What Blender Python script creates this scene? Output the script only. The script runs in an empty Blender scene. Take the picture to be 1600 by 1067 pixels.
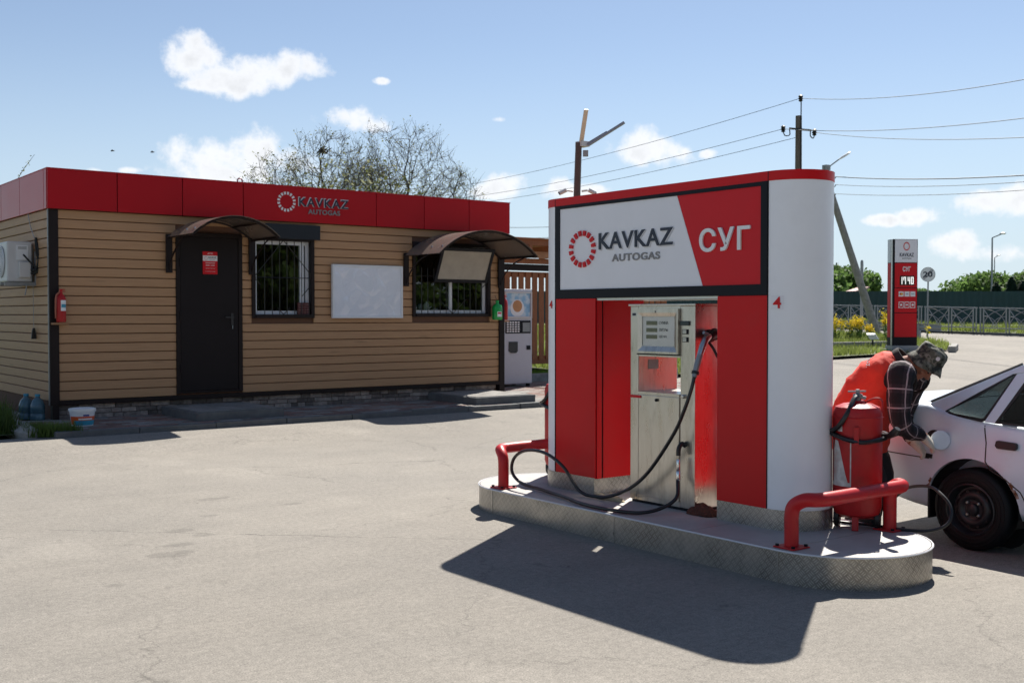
import bpy, bmesh, math, random
from mathutils import Vector, Matrix
import mathutils
import mathutils.bvhtree
R = math.radians
scene = bpy.context.scene
COL = scene.collection

# ------------------------------------------------------------------ camera
EYE = 1.55
HEAD = R(52.7)                      # heading, measured from +X (along the kiosk front)
PITCH = math.atan((533.5 - 492.0) / 1730.0)
cam_d = bpy.data.cameras.new("camera")
cam = bpy.data.objects.new("camera", cam_d)
COL.objects.link(cam)
cam.location = (0, 0, EYE)
FWD = Vector((math.cos(HEAD) * math.cos(PITCH), math.sin(HEAD) * math.cos(PITCH), -math.sin(PITCH)))
cam.rotation_euler = FWD.to_track_quat('-Z', 'Y').to_euler()
cam_d.sensor_width = 36.0
cam_d.lens = 36.0 * 1730.0 / 1600.0
cam_d.clip_start = 0.1
cam_d.clip_end = 3000
cam_d.dof.use_dof = True
cam_d.dof.focus_distance = 7.0
cam_d.dof.aperture_fstop = 8.0
scene.camera = cam

# ------------------------------------------------------------------ sun, sky, exposure
SUN = Vector((0.74, 0.48, 1.0)).normalized()
SUN_EL = math.asin(SUN.z)
SUN_ROT = math.atan2(SUN.x, SUN.y)
sun_d = bpy.data.lights.new("sun", 'SUN')
sun_d.energy = 5.0
sun_d.angle = R(0.55)
sun_d.color = (1.0, 0.945, 0.86)
sun = bpy.data.objects.new("sun", sun_d)
COL.objects.link(sun)
sun.rotation_euler = (-SUN).to_track_quat('-Z', 'Y').to_euler()
sun.location = (20, 13, 30)
scene.view_settings.view_transform = 'Standard'
scene.view_settings.look = 'None'
scene.view_settings.gamma = 1.0
scene.view_settings.use_curve_mapping = False
EXPO = 0.80
scene.view_settings.exposure = EXPO

# clouds as (azimuth from the camera heading, elevation, half width, half height) in degrees
CLOUDS = [(-15.9, 12.5, 1.5, 1.1), (-14.7, 11.6, 1.7, .9), (-13.0, 11.9, 1.9, .95), (-11.3, 12.35, 1.9, .8), (-14.9, 11.2, 2.0, .35),
          (-15.6, 7.7, 1.9, 1.2), (-13.4, 7.95, 1.9, 1.45), (-14.0, 7.0, 3.6, .6), (-11.4, 7.6, 1.6, .9),
          (-8.3, 9.9, 2.2, .65), (-9.0, 9.9, 1.1, .55), (-7.0, 9.6, 1.0, .5), (7.0, 8.3, 2.1, .95), (6.3, 8.6, 1.1, .75), (8.2, 8.2, 1.0, .5),
          (-6.7, 11.75, .42, .20), (-.75, 9.95, .5, .18), (-.4, 6.55, 1.3, .85), (-1.4, 6.3, .9, .5), (3.3, 6.3, 1.8, .45), (2.5, 6.5, .7, .5),
          (20.3, 4.75, 1.1, .45), (23.0, 5.3, 1.3, .7), (24.6, 5.4, 1.3, .8), (22.0, 3.4, 1.5, .7), (23.4, 2.9, 2.0, .55), (18.4, 4.6, .8, .3), (-20.6, 6.9, .55, .28), (10.0, 8.1, .5, .25), (-19, 7.0, .6, .2)]
world = bpy.data.worlds.new("World")
scene.world = world
world.use_nodes = True
wt = world.node_tree
wt.nodes.clear()
def wn(t, **k):
    n = wt.nodes.new(t)
    for a, b in k.items():
        setattr(n, a, b)
    return n
def wmath(op, a, b=None, c=None, clamp=False):
    n = wn('ShaderNodeMath', operation=op, use_clamp=clamp)
    for i, v in enumerate((a, b, c)):
        if v is None:
            continue
        if isinstance(v, (int, float)):
            n.inputs[i].default_value = v
        else:
            wt.links.new(v, n.inputs[i])
    return n.outputs[0]
sky_n = wn('ShaderNodeTexSky', sky_type='NISHITA')
sky_n.sun_disc = False
sky_n.sun_elevation = SUN_EL
sky_n.sun_rotation = SUN_ROT
sky_n.altitude = 400
sky_n.air_density = 1.0
sky_n.dust_density = 0.2
sky_n.ozone_density = 3.6
SKY_STR = 0.063
co = wn('ShaderNodeTexCoord')
sep = wn('ShaderNodeSeparateXYZ')
wt.links.new(co.outputs['Generated'], sep.inputs[0])
az = wmath('ARCTAN2', sep.outputs['Y'], sep.outputs['X'])
azd = wmath('MULTIPLY', wmath('SUBTRACT', HEAD, az), 180 / math.pi)      # positive to the right
azw = wmath('WRAP', azd, 30.0, -30.0)                                     # the same cloud field goes on all round
el = wmath('MULTIPLY', wmath('ARCSINE', sep.outputs['Z']), 180 / math.pi)
noi = wn('ShaderNodeTexNoise', noise_dimensions='3D')
noi.inputs['Scale'].default_value = 26
noi.inputs['Detail'].default_value = 9
noi.inputs['Roughness'].default_value = 0.62
wt.links.new(co.outputs['Generated'], noi.inputs['Vector'])
noi2 = wn('ShaderNodeTexNoise', noise_dimensions='3D')
noi2.inputs['Scale'].default_value = 60
noi2.inputs['Detail'].default_value = 9
wt.links.new(co.outputs['Generated'], noi2.inputs['Vector'])
nz = wmath('SUBTRACT', noi.outputs['Fac'], 0.5)
nz2 = wmath('SUBTRACT', noi2.outputs['Fac'], 0.5)
fld = None
under = None
for (ca, ce, ra, re) in CLOUDS:
    dx = wmath('DIVIDE', wmath('SUBTRACT', azw, ca), ra)
    dy = wmath('DIVIDE', wmath('SUBTRACT', el, ce), re)
    v = wmath('SUBTRACT', 1.0, wmath('ADD', wmath('MULTIPLY', dx, dx), wmath('MULTIPLY', dy, dy)))
    fld = v if fld is None else wmath('SMOOTH_MAX', fld, v, 0.3)
fl = wmath('ADD', fld, wmath('MULTIPLY', nz, 5.0))
fl = wmath('ADD', fl, wmath('MULTIPLY', nz2, 1.0))
dens = wn('ShaderNodeMapRange', interpolation_type='SMOOTHSTEP')
dens.inputs['From Min'].default_value = -0.3
dens.inputs['From Max'].default_value = 1.0
wt.links.new(fl, dens.inputs['Value'])
core = wn('ShaderNodeMapRange', interpolation_type='SMOOTHSTEP')
core.inputs['From Min'].default_value = 0.5
core.inputs['From Max'].default_value = 2.4
core.inputs['To Min'].default_value = 1.0
core.inputs['To Max'].default_value = 0.80
wt.links.new(wmath('ADD', fl, wmath('MULTIPLY', nz2, 1.0)), core.inputs['Value'])
CLOUD_L = 9.4
ccol = wn('ShaderNodeVectorMath', operation='SCALE')
ccol.inputs[0].default_value = (CLOUD_L * 0.985, CLOUD_L, CLOUD_L * 1.03)
wt.links.new(core.outputs[0], ccol.inputs['Scale'])
hsv = wn('ShaderNodeHueSaturation')
hsv.inputs['Saturation'].default_value = 0.84
hsv.inputs['Value'].default_value = 1.0
wt.links.new(sky_n.outputs[0], hsv.inputs['Color'])
hzf = wn('ShaderNodeMapRange', interpolation_type='SMOOTHSTEP')     # thin haze low over the whole horizon
hzf.inputs['From Min'].default_value = -2.0
hzf.inputs['From Max'].default_value = 15.0
hzf.inputs['To Min'].default_value = 0.9
hzf.inputs['To Max'].default_value = 0.0
wt.links.new(el, hzf.inputs['Value'])
hzm = wn('ShaderNodeMix', data_type='RGBA')
wt.links.new(hzf.outputs[0], hzm.inputs['Factor'])
wt.links.new(hsv.outputs[0], hzm.inputs[6])
hzm.inputs[7].default_value = (5.75, 6.95, 8.0, 1)
mixc = wn('ShaderNodeMix', data_type='RGBA')
wt.links.new(wmath('MULTIPLY', dens.outputs[0], 0.94), mixc.inputs['Factor'])
wt.links.new(hzm.outputs[2], mixc.inputs[6])
wt.links.new(ccol.outputs[0], mixc.inputs[7])
bg = wn('ShaderNodeBackground')
bg.inputs['Strength'].default_value = SKY_STR
wt.links.new(mixc.outputs[2], bg.inputs['Color'])
wo = wn('ShaderNodeOutputWorld')
wt.links.new(bg.outputs[0], wo.inputs['Surface'])

# ------------------------------------------------------------------ materials
MATS = {}
def mat(name, col, rough=0.6, metal=0.0, var=0.12, vs=6.0, bump=0.0, bs=60.0, coat=0.0, spec=0.5, stretch=(1, 1, 1), rvar=0.1, dirt=None, dirt_amt=0.0, dirt_s=3.0, rand=False, rand_amt=0.0, emit=None, estr=1.0, aniso=0.0):
    if name in MATS:
        return MATS[name]
    m = bpy.data.materials.new(name)
    m.use_nodes = True
    nt = m.node_tree
    N = nt.nodes
    L = nt.links
    b = N['Principled BSDF']
    b.inputs['Roughness'].default_value = rough
    b.inputs['Metallic'].default_value = metal
    b.inputs['Specular IOR Level'].default_value = spec
    if coat:
        b.inputs['Coat Weight'].default_value = coat
        b.inputs['Coat Roughness'].default_value = 0.08
    if aniso:
        b.inputs['Anisotropic'].default_value = aniso
    tc = N.new('ShaderNodeTexCoord')
    mp = N.new('ShaderNodeMapping')
    mp.inputs['Scale'].default_value = stretch
    L.new(tc.outputs['Object'], mp.inputs['Vector'])
    vec = mp.outputs[0]
    oi = None
    if rand:
        oi = N.new('ShaderNodeObjectInfo')
        ad = N.new('ShaderNodeVectorMath'); ad.operation = 'MULTIPLY_ADD'
        ad.inputs[0].default_value = (37.0, 91.0, 53.0)
        L.new(oi.outputs['Random'], ad.inputs[1])
        L.new(vec, ad.inputs[2])
        vec = ad.outputs[0]
    no = N.new('ShaderNodeTexNoise')
    no.inputs['Scale'].default_value = vs
    no.inputs['Detail'].default_value = 7
    no.inputs['Roughness'].default_value = 0.6
    L.new(vec, no.inputs['Vector'])
    mr = N.new('ShaderNodeMapRange')
    mr.inputs['From Min'].default_value = 0.25
    mr.inputs['From Max'].default_value = 0.75
    mr.inputs['To Min'].default_value = 1.0 - var
    mr.inputs['To Max'].default_value = 1.0 + var
    L.new(no.outputs['Fac'], mr.inputs['Value'])
    sc = N.new('ShaderNodeVectorMath'); sc.operation = 'SCALE'
    sc.inputs[0].default_value = col
    L.new(mr.outputs[0], sc.inputs['Scale'])
    out = sc.outputs[0]
    if rand and rand_amt:
        m2 = N.new('ShaderNodeMapRange')
        m2.inputs['To Min'].default_value = 1 - rand_amt
        m2.inputs['To Max'].default_value = 1 + rand_amt
        L.new(oi.outputs['Random'], m2.inputs['Value'])
        s2 = N.new('ShaderNodeVectorMath'); s2.operation = 'SCALE'
        L.new(out, s2.inputs[0]); L.new(m2.outputs[0], s2.inputs['Scale'])
        out = s2.outputs[0]
    if dirt is not None:
        dn = N.new('ShaderNodeTexNoise')
        dn.inputs['Scale'].default_value = dirt_s
        dn.inputs['Detail'].default_value = 9
        dn.inputs['Roughness'].default_value = 0.7
        L.new(vec, dn.inputs['Vector'])
        dr = N.new('ShaderNodeMapRange')
        dr.inputs['From Min'].default_value = 0.52
        dr.inputs['From Max'].default_value = 0.75
        dr.inputs['To Max'].default_value = dirt_amt
        L.new(dn.outputs['Fac'], dr.inputs['Value'])
        mx = N.new('ShaderNodeMix'); mx.data_type = 'RGBA'
        L.new(dr.outputs[0], mx.inputs['Factor'])
        L.new(out, mx.inputs[6])
        mx.inputs[7].default_value = (*dirt, 1)
        out = mx.outputs[2]
    L.new(out, b.inputs['Base Color'])
    if rvar:
        rr = N.new('ShaderNodeMapRange')
        rr.inputs['To Min'].default_value = max(0.02, rough - rvar)
        rr.inputs['To Max'].default_value = min(1, rough + rvar)
        L.new(no.outputs['Fac'], rr.inputs['Value'])
        L.new(rr.outputs[0], b.inputs['Roughness'])
    if bump:
        bn = N.new('ShaderNodeTexNoise')
        bn.inputs['Scale'].default_value = bs
        bn.inputs['Detail'].default_value = 5
        L.new(vec, bn.inputs['Vector'])
        bp = N.new('ShaderNodeBump')
        bp.inputs['Strength'].default_value = bump
        bp.inputs['Distance'].default_value = 0.02
        L.new(bn.outputs['Fac'], bp.inputs['Height'])
        L.new(bp.outputs[0], b.inputs['Normal'])
    if emit is not None:
        b.inputs['Emission Color'].default_value = (*emit, 1)
        b.inputs['Emission Strength'].default_value = estr
    MATS[name] = m
    return m

def glass_mat(name, tint, ior=1.5, dirt=0.0):
    m = bpy.data.materials.new(name)
    m.use_nodes = True
    N = m.node_tree.nodes; L = m.node_tree.links
    N.clear()
    o = N.new('ShaderNodeOutputMaterial')
    t = N.new('ShaderNodeBsdfTransparent'); t.inputs[0].default_value = (*tint, 1)
    g = N.new('ShaderNodeBsdfGlossy'); g.inputs['Roughness'].default_value = 0.015
    f = N.new('ShaderNodeFresnel'); ge = N.new('ShaderNodeNewGeometry'); im = N.new('ShaderNodeMix'); im.inputs[2].default_value = ior; im.inputs[3].default_value = 1 / ior; L.new(ge.outputs['Backfacing'], im.inputs[0]); L.new(im.outputs[0], f.inputs['IOR'])
    x = N.new('ShaderNodeMixShader')
    L.new(f.outputs[0], x.inputs[0]); L.new(t.outputs[0], x.inputs[1]); L.new(g.outputs[0], x.inputs[2])
    last = x
    if dirt:
        d = N.new('ShaderNodeBsdfDiffuse'); d.inputs[0].default_value = (.5, .48, .44, 1)
        x2 = N.new('ShaderNodeMixShader'); x2.inputs[0].default_value = dirt
        L.new(x.outputs[0], x2.inputs[1]); L.new(d.outputs[0], x2.inputs[2]); last = x2
    L.new(last.outputs[0], o.inputs['Surface'])
    MATS[name] = m
    return m

M = {}
M['red'] = mat('red_panel', (0.60, 0.006, 0.010), 0.36, var=0.05, vs=2, spec=0.22, rvar=0.05, dirt=(0.3, 0.06, 0.05), dirt_amt=0.15)
M['fascia'] = mat('fascia_red', (0.45, 0.005, 0.012), 0.30, var=0.06, vs=1.2, rvar=0.06, spec=0.24, rand=True, rand_amt=0.06)
M['white'] = mat('white_panel', (0.86, 0.87, 0.90), 0.36, var=0.03, vs=2.0, rvar=0.05, dirt=(0.45, 0.44, 0.42), dirt_amt=0.12, dirt_s=4)
M['black'] = mat('black_frame', (0.010, 0.011, 0.016), 0.4, var=0.1, spec=0.15)
M['signwhite'] = mat('sign_white', (0.80, 0.80, 0.84), 0.4, var=0.03, dirt=(0.5, 0.49, 0.47), dirt_amt=0.15, dirt_s=3)
M['signred'] = mat('sign_red', (0.62, 0.010, 0.018), 0.4, var=0.03, spec=0.25)
M['letter_dark'] = mat('letter_dark', (0.012, 0.018, 0.04), 0.4, var=0.05)
M['letter_grey'] = mat('letter_grey', (0.23, 0.225, 0.23), 0.45, var=0.05)
M['letter_white'] = mat('letter_white', (0.78, 0.79, 0.8), 0.4, var=0.03)
M['letter_side'] = mat('letter_side', (0.62, 0.63, 0.66), 0.4, var=0.03)
M['steel'] = mat('brushed_steel', (0.53, 0.50, 0.455), 0.30, metal=1.0, var=0.16, vs=2.2, stretch=(5, 5, 1.2), rvar=0.14, dirt=(0.20, 0.17, 0.135), dirt_amt=0.6, dirt_s=2.4, bump=0.07, bs=5)
M['steel_plain'] = mat('steel_plain', (0.5, 0.49, 0.47), 0.3, metal=1.0, var=0.1, vs=12)
M['chrome'] = mat('chrome', (0.62, 0.62, 0.62), 0.18, metal=1.0, var=0.05)
M['rubber'] = mat('black_rubber', (0.014, 0.014, 0.015), 0.42, var=0.2, vs=20)
M['hose'] = mat('hose_rubber', (0.010, 0.010, 0.012), 0.33, var=0.2, vs=20)
M['redpipe'] = mat('red_pipe', (0.50, 0.014, 0.018), 0.42, var=0.1, vs=8, spec=0.35, dirt=(0.05, 0.02, 0.015), dirt_amt=0.55, dirt_s=7, bump=0.05, bs=90)
M['extred'] = mat('extinguisher_red', (0.44, 0.012, 0.014), 0.42, spec=0.35, var=0.16, vs=5, dirt=(0.16, 0.03, 0.02), dirt_amt=0.6, dirt_s=6, bump=0.05, bs=50)
M['dark_trim'] = mat('dark_brown_trim', (0.016, 0.010, 0.010), 0.45, var=0.12, vs=4, spec=0.2)
M['door'] = mat('dark_door', (0.016, 0.012, 0.013), 0.5, var=0.12, vs=3, bump=0.03, bs=200, spec=0.15)
M['pvc'] = mat('white_pvc', (0.72, 0.73, 0.76), 0.3, var=0.02)
M['grille'] = mat('grille_black', (0.012, 0.010, 0.010), 0.5, var=0.1)
M['poly'] = mat('bronze_polycarbonate', (0.165, 0.130, 0.112), 0.24, var=0.06, vs=3)
M['concrete'] = mat('concrete', (0.30, 0.29, 0.27), 0.9, var=0.25, vs=7, bump=0.4, bs=60, dirt=(0.13, 0.12, 0.1), dirt_amt=0.6)
M['concrete_dark'] = mat('step_concrete', (0.115, 0.118, 0.120), 0.9, var=0.25, vs=7, bump=0.4, bs=50)
M['fencewood'] = mat('stained_wood', (0.30, 0.105, 0.035), 0.6, var=0.3, vs=5, stretch=(8, 8, 1), bump=0.15, bs=40, rand=True, rand_amt=0.15)
M['fencewood_l'] = mat('stained_wood_light', (0.36, 0.18, 0.085), 0.6, var=0.3, vs=5, stretch=(1, 8, 8), bump=0.15, bs=40, rand=True, rand_amt=0.2)
M['polewood'] = mat('grey_pole_wood', (0.16, 0.13, 0.105), 0.85, var=0.35, vs=3, stretch=(6, 6, .5), bump=0.4, bs=30)
M['polebrown'] = mat('brown_pole', (0.10, 0.055, 0.045), 0.5, var=0.15)
M['greymetal'] = mat('grey_galvanised', (0.27, 0.28, 0.29), 0.45, metal=0.6, var=0.15, vs=6)
M['greypaint'] = mat('grey_paint', (0.30, 0.31, 0.32), 0.5, var=0.12)
M['greenfence'] = mat('green_sheet', (0.012, 0.050, 0.052), 0.5, var=0.15, vs=2, rand=True, rand_amt=0.12)
M['wire'] = mat('wire', (0.10, 0.11, 0.125), 0.6, var=0.1)
M['plug'] = mat('black_plastic', (0.012, 0.012, 0.012), 0.5, var=0.1)
M['acwhite'] = mat('ac_white', (0.60, 0.60, 0.60), 0.4, var=0.05, vs=3, dirt=(0.35, 0.33, 0.3), dirt_amt=0.3)
M['vend'] = mat('vending_grey', (0.50, 0.52, 0.58), 0.35, var=0.03)
M['bluewater'] = mat('blue_plastic', (0.075, 0.145, 0.18), 0.18, var=0.35, vs=9)
M['orange'] = mat('orange_print', (0.70, 0.10, 0.02), 0.4, var=0.05)
M['teal'] = mat('teal_print', (0.03, 0.27, 0.40), 0.4, var=0.1)
M['green'] = mat('green_plastic', (0.01, 0.33, 0.06), 0.25, var=0.1)
M['glass'] = glass_mat('window_glass', (0.75, 0.78, 0.76), 1.65)
M['carglass'] = glass_mat('car_glass', (0.33, 0.36, 0.36), 1.5, dirt=0.005)
M['clear'] = glass_mat('clear_glass', (0.95, 0.95, 0.95), 1.45)
M['cardark'] = mat('car_interior', (0.035, 0.036, 0.04), 0.8, var=0.2)
M['carseat'] = mat('car_seat', (0.20, 0.20, 0.19), 0.9, var=0.2)
M['lcd'] = mat('lcd_olive', (0.14, 0.15, 0.11), 0.2, var=0.1)
M['skin'] = mat('skin', (0.36, 0.155, 0.10), 0.5, var=0.12, vs=25, spec=0.4)
M['vest'] = mat('red_vest_cloth', (0.68, 0.048, 0.024), 0.8, var=0.14, vs=9, bump=0.7, bs=11)
M['vest_dark'] = mat('dark_collar', (0.02, 0.018, 0.018), 0.8, var=0.1)
M['trousers'] = mat('black_trousers', (0.015, 0.015, 0.018), 0.85, var=0.2, bump=0.3, bs=20)
M['glove'] = mat('work_glove', (0.66, 0.62, 0.53), 0.9, var=0.2, vs=30, bump=0.3, bs=200)
M['shoe'] = mat('black_shoe', (0.012, 0.011, 0.010), 0.5)
M['leaf_far'] = mat('far_leaves', (0.055, 0.095, 0.030), 0.8, var=0.4, vs=0.6, rand=True, rand_amt=0.25)
M['leaf_dark'] = mat('conifer_leaves', (0.018, 0.038, 0.022), 0.8, var=0.4, vs=0.8, rand=True, rand_amt=0.2)
M['bark'] = mat('bark', (0.055, 0.045, 0.037), 0.9, var=0.3, vs=4, bump=0.4, bs=20)
M['twig'] = mat('twigs', (0.075, 0.062, 0.050), 0.9, var=0.25, vs=3)
M['bud'] = mat('spring_buds', (0.17, 0.18, 0.055), 0.7, var=0.3, vs=3)
M['grassm'] = mat('grass_blades', (0.105, 0.150, 0.028), 0.7, var=0.5, vs=1.3, spec=0.3)
M['earth'] = mat('earth_lawn', (0.088, 0.105, 0.036), 0.95, var=0.45, vs=2, bump=0.5, bs=30)
M['yellow'] = mat('yellow_petals', (0.75, 0.50, 0.01), 0.6, var=0.15)
M['stem'] = mat('flower_stems', (0.06, 0.12, 0.03), 0.7, var=0.2)
M['tyre'] = mat('tyre_rubber', (0.0055, 0.0062, 0.0075), 0.6, spec=.3, var=0.25, vs=15, bump=0.15, bs=80)
M['rim'] = mat('black_steel_rim', (0.019, 0.020, 0.023), 0.40, metal=0.0, spec=.5, var=0.2, vs=10)
M['brownrag'] = mat('brown_rag', (0.10, 0.030, 0.016), 0.95, var=0.4, vs=14, bump=0.9, bs=70)
M['tanrag'] = mat('work_glove_tan', (0.50, 0.40, 0.26), 0.9, var=0.3, vs=20, bump=0.5, bs=60)

def leaf_mat(key, name, col, var, vs, amt=0.45, rand=True):
    m = mat(name, col, 0.65, var=var, vs=vs, rand=rand, rand_amt=0.2, spec=0.25); nt = m.node_tree; b = nt.nodes['Principled BSDF']
    t = nt.nodes.new('ShaderNodeBsdfTranslucent'); x = nt.nodes.new('ShaderNodeMixShader'); x.inputs[0].default_value = amt
    src = b.inputs['Base Color'].links[0].from_socket; nt.links.new(src, t.inputs[0])
    o = [n for n in nt.nodes if n.type == 'OUTPUT_MATERIAL'][0]
    nt.links.new(b.outputs[0], x.inputs[1]); nt.links.new(t.outputs[0], x.inputs[2]); nt.links.new(x.outputs[0], o.inputs['Surface'])
    M[key] = m; return m
leaf_mat('leaf_far', 'far_leaf_green', (0.120, 0.200, 0.055), 0.35, 0.6)
leaf_mat('leaf_dark', 'conifer_green', (0.030, 0.060, 0.032), 0.35, 0.8, 0.3)
leaf_mat('grassm', 'grass_green', (0.185, 0.230, 0.055), 0.55, 1.1, 0.5, rand=False)
leaf_mat('weed', 'weed_green_shaded', (0.085, 0.135, 0.030), 0.5, 1.3, 0.4, rand=False)  # grass green darkened: the kiosk's shade is put into the weeds' colour
leaf_mat('bud', 'bud_green', (0.28, 0.29, 0.09), 0.3, 3, 0.5, rand=False)
leaf_mat('yellow', 'petal_yellow', (0.85, 0.68, 0.03), 0.15, 4, 0.4, rand=False)
leaf_mat('stem', 'stem_green', (0.10, 0.19, 0.04), 0.2, 3, 0.4, rand=False)

def wood_siding():
    m = bpy.data.materials.new('wood_print_siding'); m.use_nodes = True
    N = m.node_tree.nodes; L = m.node_tree.links; b = N['Principled BSDF']
    b.inputs['Roughness'].default_value = 0.55
    tc = N.new('ShaderNodeTexCoord'); oi = N.new('ShaderNodeObjectInfo')
    ge = N.new('ShaderNodeNewGeometry')
    ad = N.new('ShaderNodeVectorMath'); ad.operation = 'MULTIPLY_ADD'
    ad.inputs[0].default_value = (71., 13., 37.)
    L.new(oi.outputs['Random'], ad.inputs[1]); L.new(tc.outputs['Object'], ad.inputs[2])
    mp = N.new('ShaderNodeMapping'); mp.inputs['Scale'].default_value = (1.2, 1.2, 28)
    L.new(ad.outputs[0], mp.inputs[0])
    n1 = N.new('ShaderNodeTexNoise'); n1.inputs['Scale'].default_value = 2.2; n1.inputs['Detail'].default_value = 6; n1.inputs['Distortion'].default_value = 0.6
    L.new(mp.outputs[0], n1.inputs['Vector'])
    cr = N.new('ShaderNodeValToRGB')
    cr.color_ramp.elements[0].position = 0.25; cr.color_ramp.elements[0].color = (0.390, 0.212, 0.105, 1)
    cr.color_ramp.elements[1].position = 0.75; cr.color_ramp.elements[1].color = (0.470, 0.270, 0.138, 1)
    L.new(n1.outputs['Fac'], cr.inputs[0])
    mv = N.new('ShaderNodeMapping'); mv.inputs['Scale'].default_value = (0.9, 0.9, 7)
    L.new(ad.outputs[0], mv.inputs[0])
    vo = N.new('ShaderNodeTexVoronoi'); vo.inputs['Scale'].default_value = 1.15
    L.new(mv.outputs[0], vo.inputs['Vector'])
    kr = N.new('ShaderNodeMapRange'); kr.inputs['From Min'].default_value = 0.02; kr.inputs['From Max'].default_value = 0.16; kr.inputs['To Min'].default_value = 0.74; kr.inputs['To Max'].default_value = 1.0
    L.new(vo.outputs['Distance'], kr.inputs[0])
    s = N.new('ShaderNodeVectorMath'); s.operation = 'SCALE'
    L.new(cr.outputs[0], s.inputs[0]); L.new(kr.outputs[0], s.inputs['Scale'])
    L.new(s.outputs[0], b.inputs['Base Color'])
    bp = N.new('ShaderNodeBump'); bp.inputs['Strength'].default_value = 0.08; bp.inputs['Distance'].default_value = 0.01
    L.new(n1.outputs['Fac'], bp.inputs['Height']); L.new(bp.outputs[0], b.inputs['Normal'])
    return m
M['siding'] = wood_siding()

CRK = (0.688, 0.725, -7.54)
DRIPS = [(2.56, 7.02, .17, .11), (2.90, 7.75, .13, .08), (2.96, 7.50, .11, .07), (2.0, 6.4, .08, .05), (3.64, 8.93, .14, .07), (2.72, 7.28, .10, .07), (4.05, 8.3, .12, .05), (3.3, 8.2, .08, .05)]
def asphalt():
    m = bpy.data.materials.new('old_asphalt'); m.use_nodes = True
    N = m.node_tree.nodes; L = m.node_tree.links; b = N['Principled BSDF']
    b.inputs['Roughness'].default_value = 0.88
    b.inputs['Specular IOR Level'].default_value = 0.3
    tc = N.new('ShaderNodeTexCoord')
    def noise(s, d=6, r=0.6, st=(1, 1, 1), dist=0):
        mp = N.new('ShaderNodeMapping'); mp.inputs['Scale'].default_value = st
        L.new(tc.outputs['Object'], mp.inputs[0])
        n = N.new('ShaderNodeTexNoise'); n.inputs['Scale'].default_value = s; n.inputs['Detail'].default_value = d; n.inputs['Roughness'].default_value = r; n.inputs['Distortion'].default_value = dist
        L.new(mp.outputs[0], n.inputs['Vector']); return n.outputs['Fac']
    def rng(v, a, b_, c, d):
        r = N.new('ShaderNodeMapRange'); r.inputs['From Min'].default_value = a; r.inputs['From Max'].default_value = b_; r.inputs['To Min'].default_value = c; r.inputs['To Max'].default_value = d
        L.new(v, r.inputs[0]); return r.outputs[0]
    def mul(a, b_):
        x = N.new('ShaderNodeMath'); x.operation = 'MULTIPLY'
        L.new(a, x.inputs[0]); L.new(b_, x.inputs[1]); return x.outputs[0]
    big = rng(noise(0.30, 5), 0.3, 0.7, 0.88, 1.08)
    mid = rng(noise(1.7, 10, 0.78), 0.3, 0.7, 0.90, 1.09)
    fine = rng(noise(26, 8, 0.8), 0.3, 0.7, 0.70, 1.26)
    grit = rng(noise(120, 4, 0.7), 0.32, 0.68, 0.60, 1.36)
    patch = rng(noise(0.8, 4, 0.5, st=(1, .5, 1), dist=.3), 0.60, 0.66, 1.0, 1.09)
    stain = rng(noise(1.3, 8, 0.7, dist=0.6), 0.635, 0.69, 1.0, 0.74)
    streak = rng(noise(3.0, 8, 0.75, st=(0.35, 1.6, 1)), 0.3, 0.7, 0.94, 1.05)
    def math_(op, a, b_=None):
        x = N.new('ShaderNodeMath'); x.operation = op
        for i, v in enumerate((a, b_)):
            if v is None: continue
            if isinstance(v, (int, float)): x.inputs[i].default_value = v
            else: L.new(v, x.inputs[i])
        return x.outputs[0]
    sx = N.new('ShaderNodeSeparateXYZ'); L.new(tc.outputs['Object'], sx.inputs[0])
    # one long hairline crack, fading out, crossing the left of the yard
    dl = math_('ADD', math_('MULTIPLY', sx.outputs[0], CRK[0]), math_('ADD', math_('MULTIPLY', sx.outputs[1], CRK[1]), CRK[2]))
    dl = math_('ADD', dl, math_('MULTIPLY', math_('SUBTRACT', noise(2.4, 8, .7), .5), .22))
    crack = math_('MAXIMUM', rng(math_('ABSOLUTE', dl), 0.002, 0.012, 0.50, 1.0), rng(noise(1.2, 3), .40, .60, .5, 1.0))
    mp = N.new('ShaderNodeMapping'); mp.inputs['Rotation'].default_value = (0, 0, R(40)); L.new(tc.outputs['Object'], mp.inputs[0])
    wp = N.new('ShaderNodeTexNoise'); wp.inputs['Scale'].default_value = 2.6; wp.inputs['Detail'].default_value = 8; wp.inputs['Roughness'].default_value = .65; L.new(mp.outputs[0], wp.inputs['Vector'])
    va = N.new('ShaderNodeVectorMath'); va.operation = 'MULTIPLY_ADD'; va.inputs[1].default_value = (0.6, 0.6, 0); L.new(wp.outputs['Color'], va.inputs[0]); L.new(mp.outputs[0], va.inputs[2])
    vo = N.new('ShaderNodeTexVoronoi'); vo.feature = 'DISTANCE_TO_EDGE'; vo.inputs['Scale'].default_value = 0.33; L.new(va.outputs[0], vo.inputs['Vector'])
    hair = math_('MAXIMUM', rng(vo.outputs['Distance'], 0.0, 0.0030, 0.66, 1.0), rng(noise(.55, 3), .38, .56, .0, 1.0))
    # damp drips
    drip = None
    for (px_, py_, rx_, ry_) in DRIPS:
        a = math_('DIVIDE', math_('SUBTRACT', sx.outputs[0], px_), rx_); b2 = math_('DIVIDE', math_('SUBTRACT', sx.outputs[1], py_), ry_)
        v_ = math_('SUBTRACT', 1, math_('ADD', math_('MULTIPLY', a, a), math_('MULTIPLY', b2, b2))); drip = v_ if drip is None else math_('MAXIMUM', drip, v_)
    drip = rng(math_('ADD', drip, math_('MULTIPLY', math_('SUBTRACT', noise(9, 4), .5), 3.2)), .1, .5, 1.0, .80)
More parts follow.
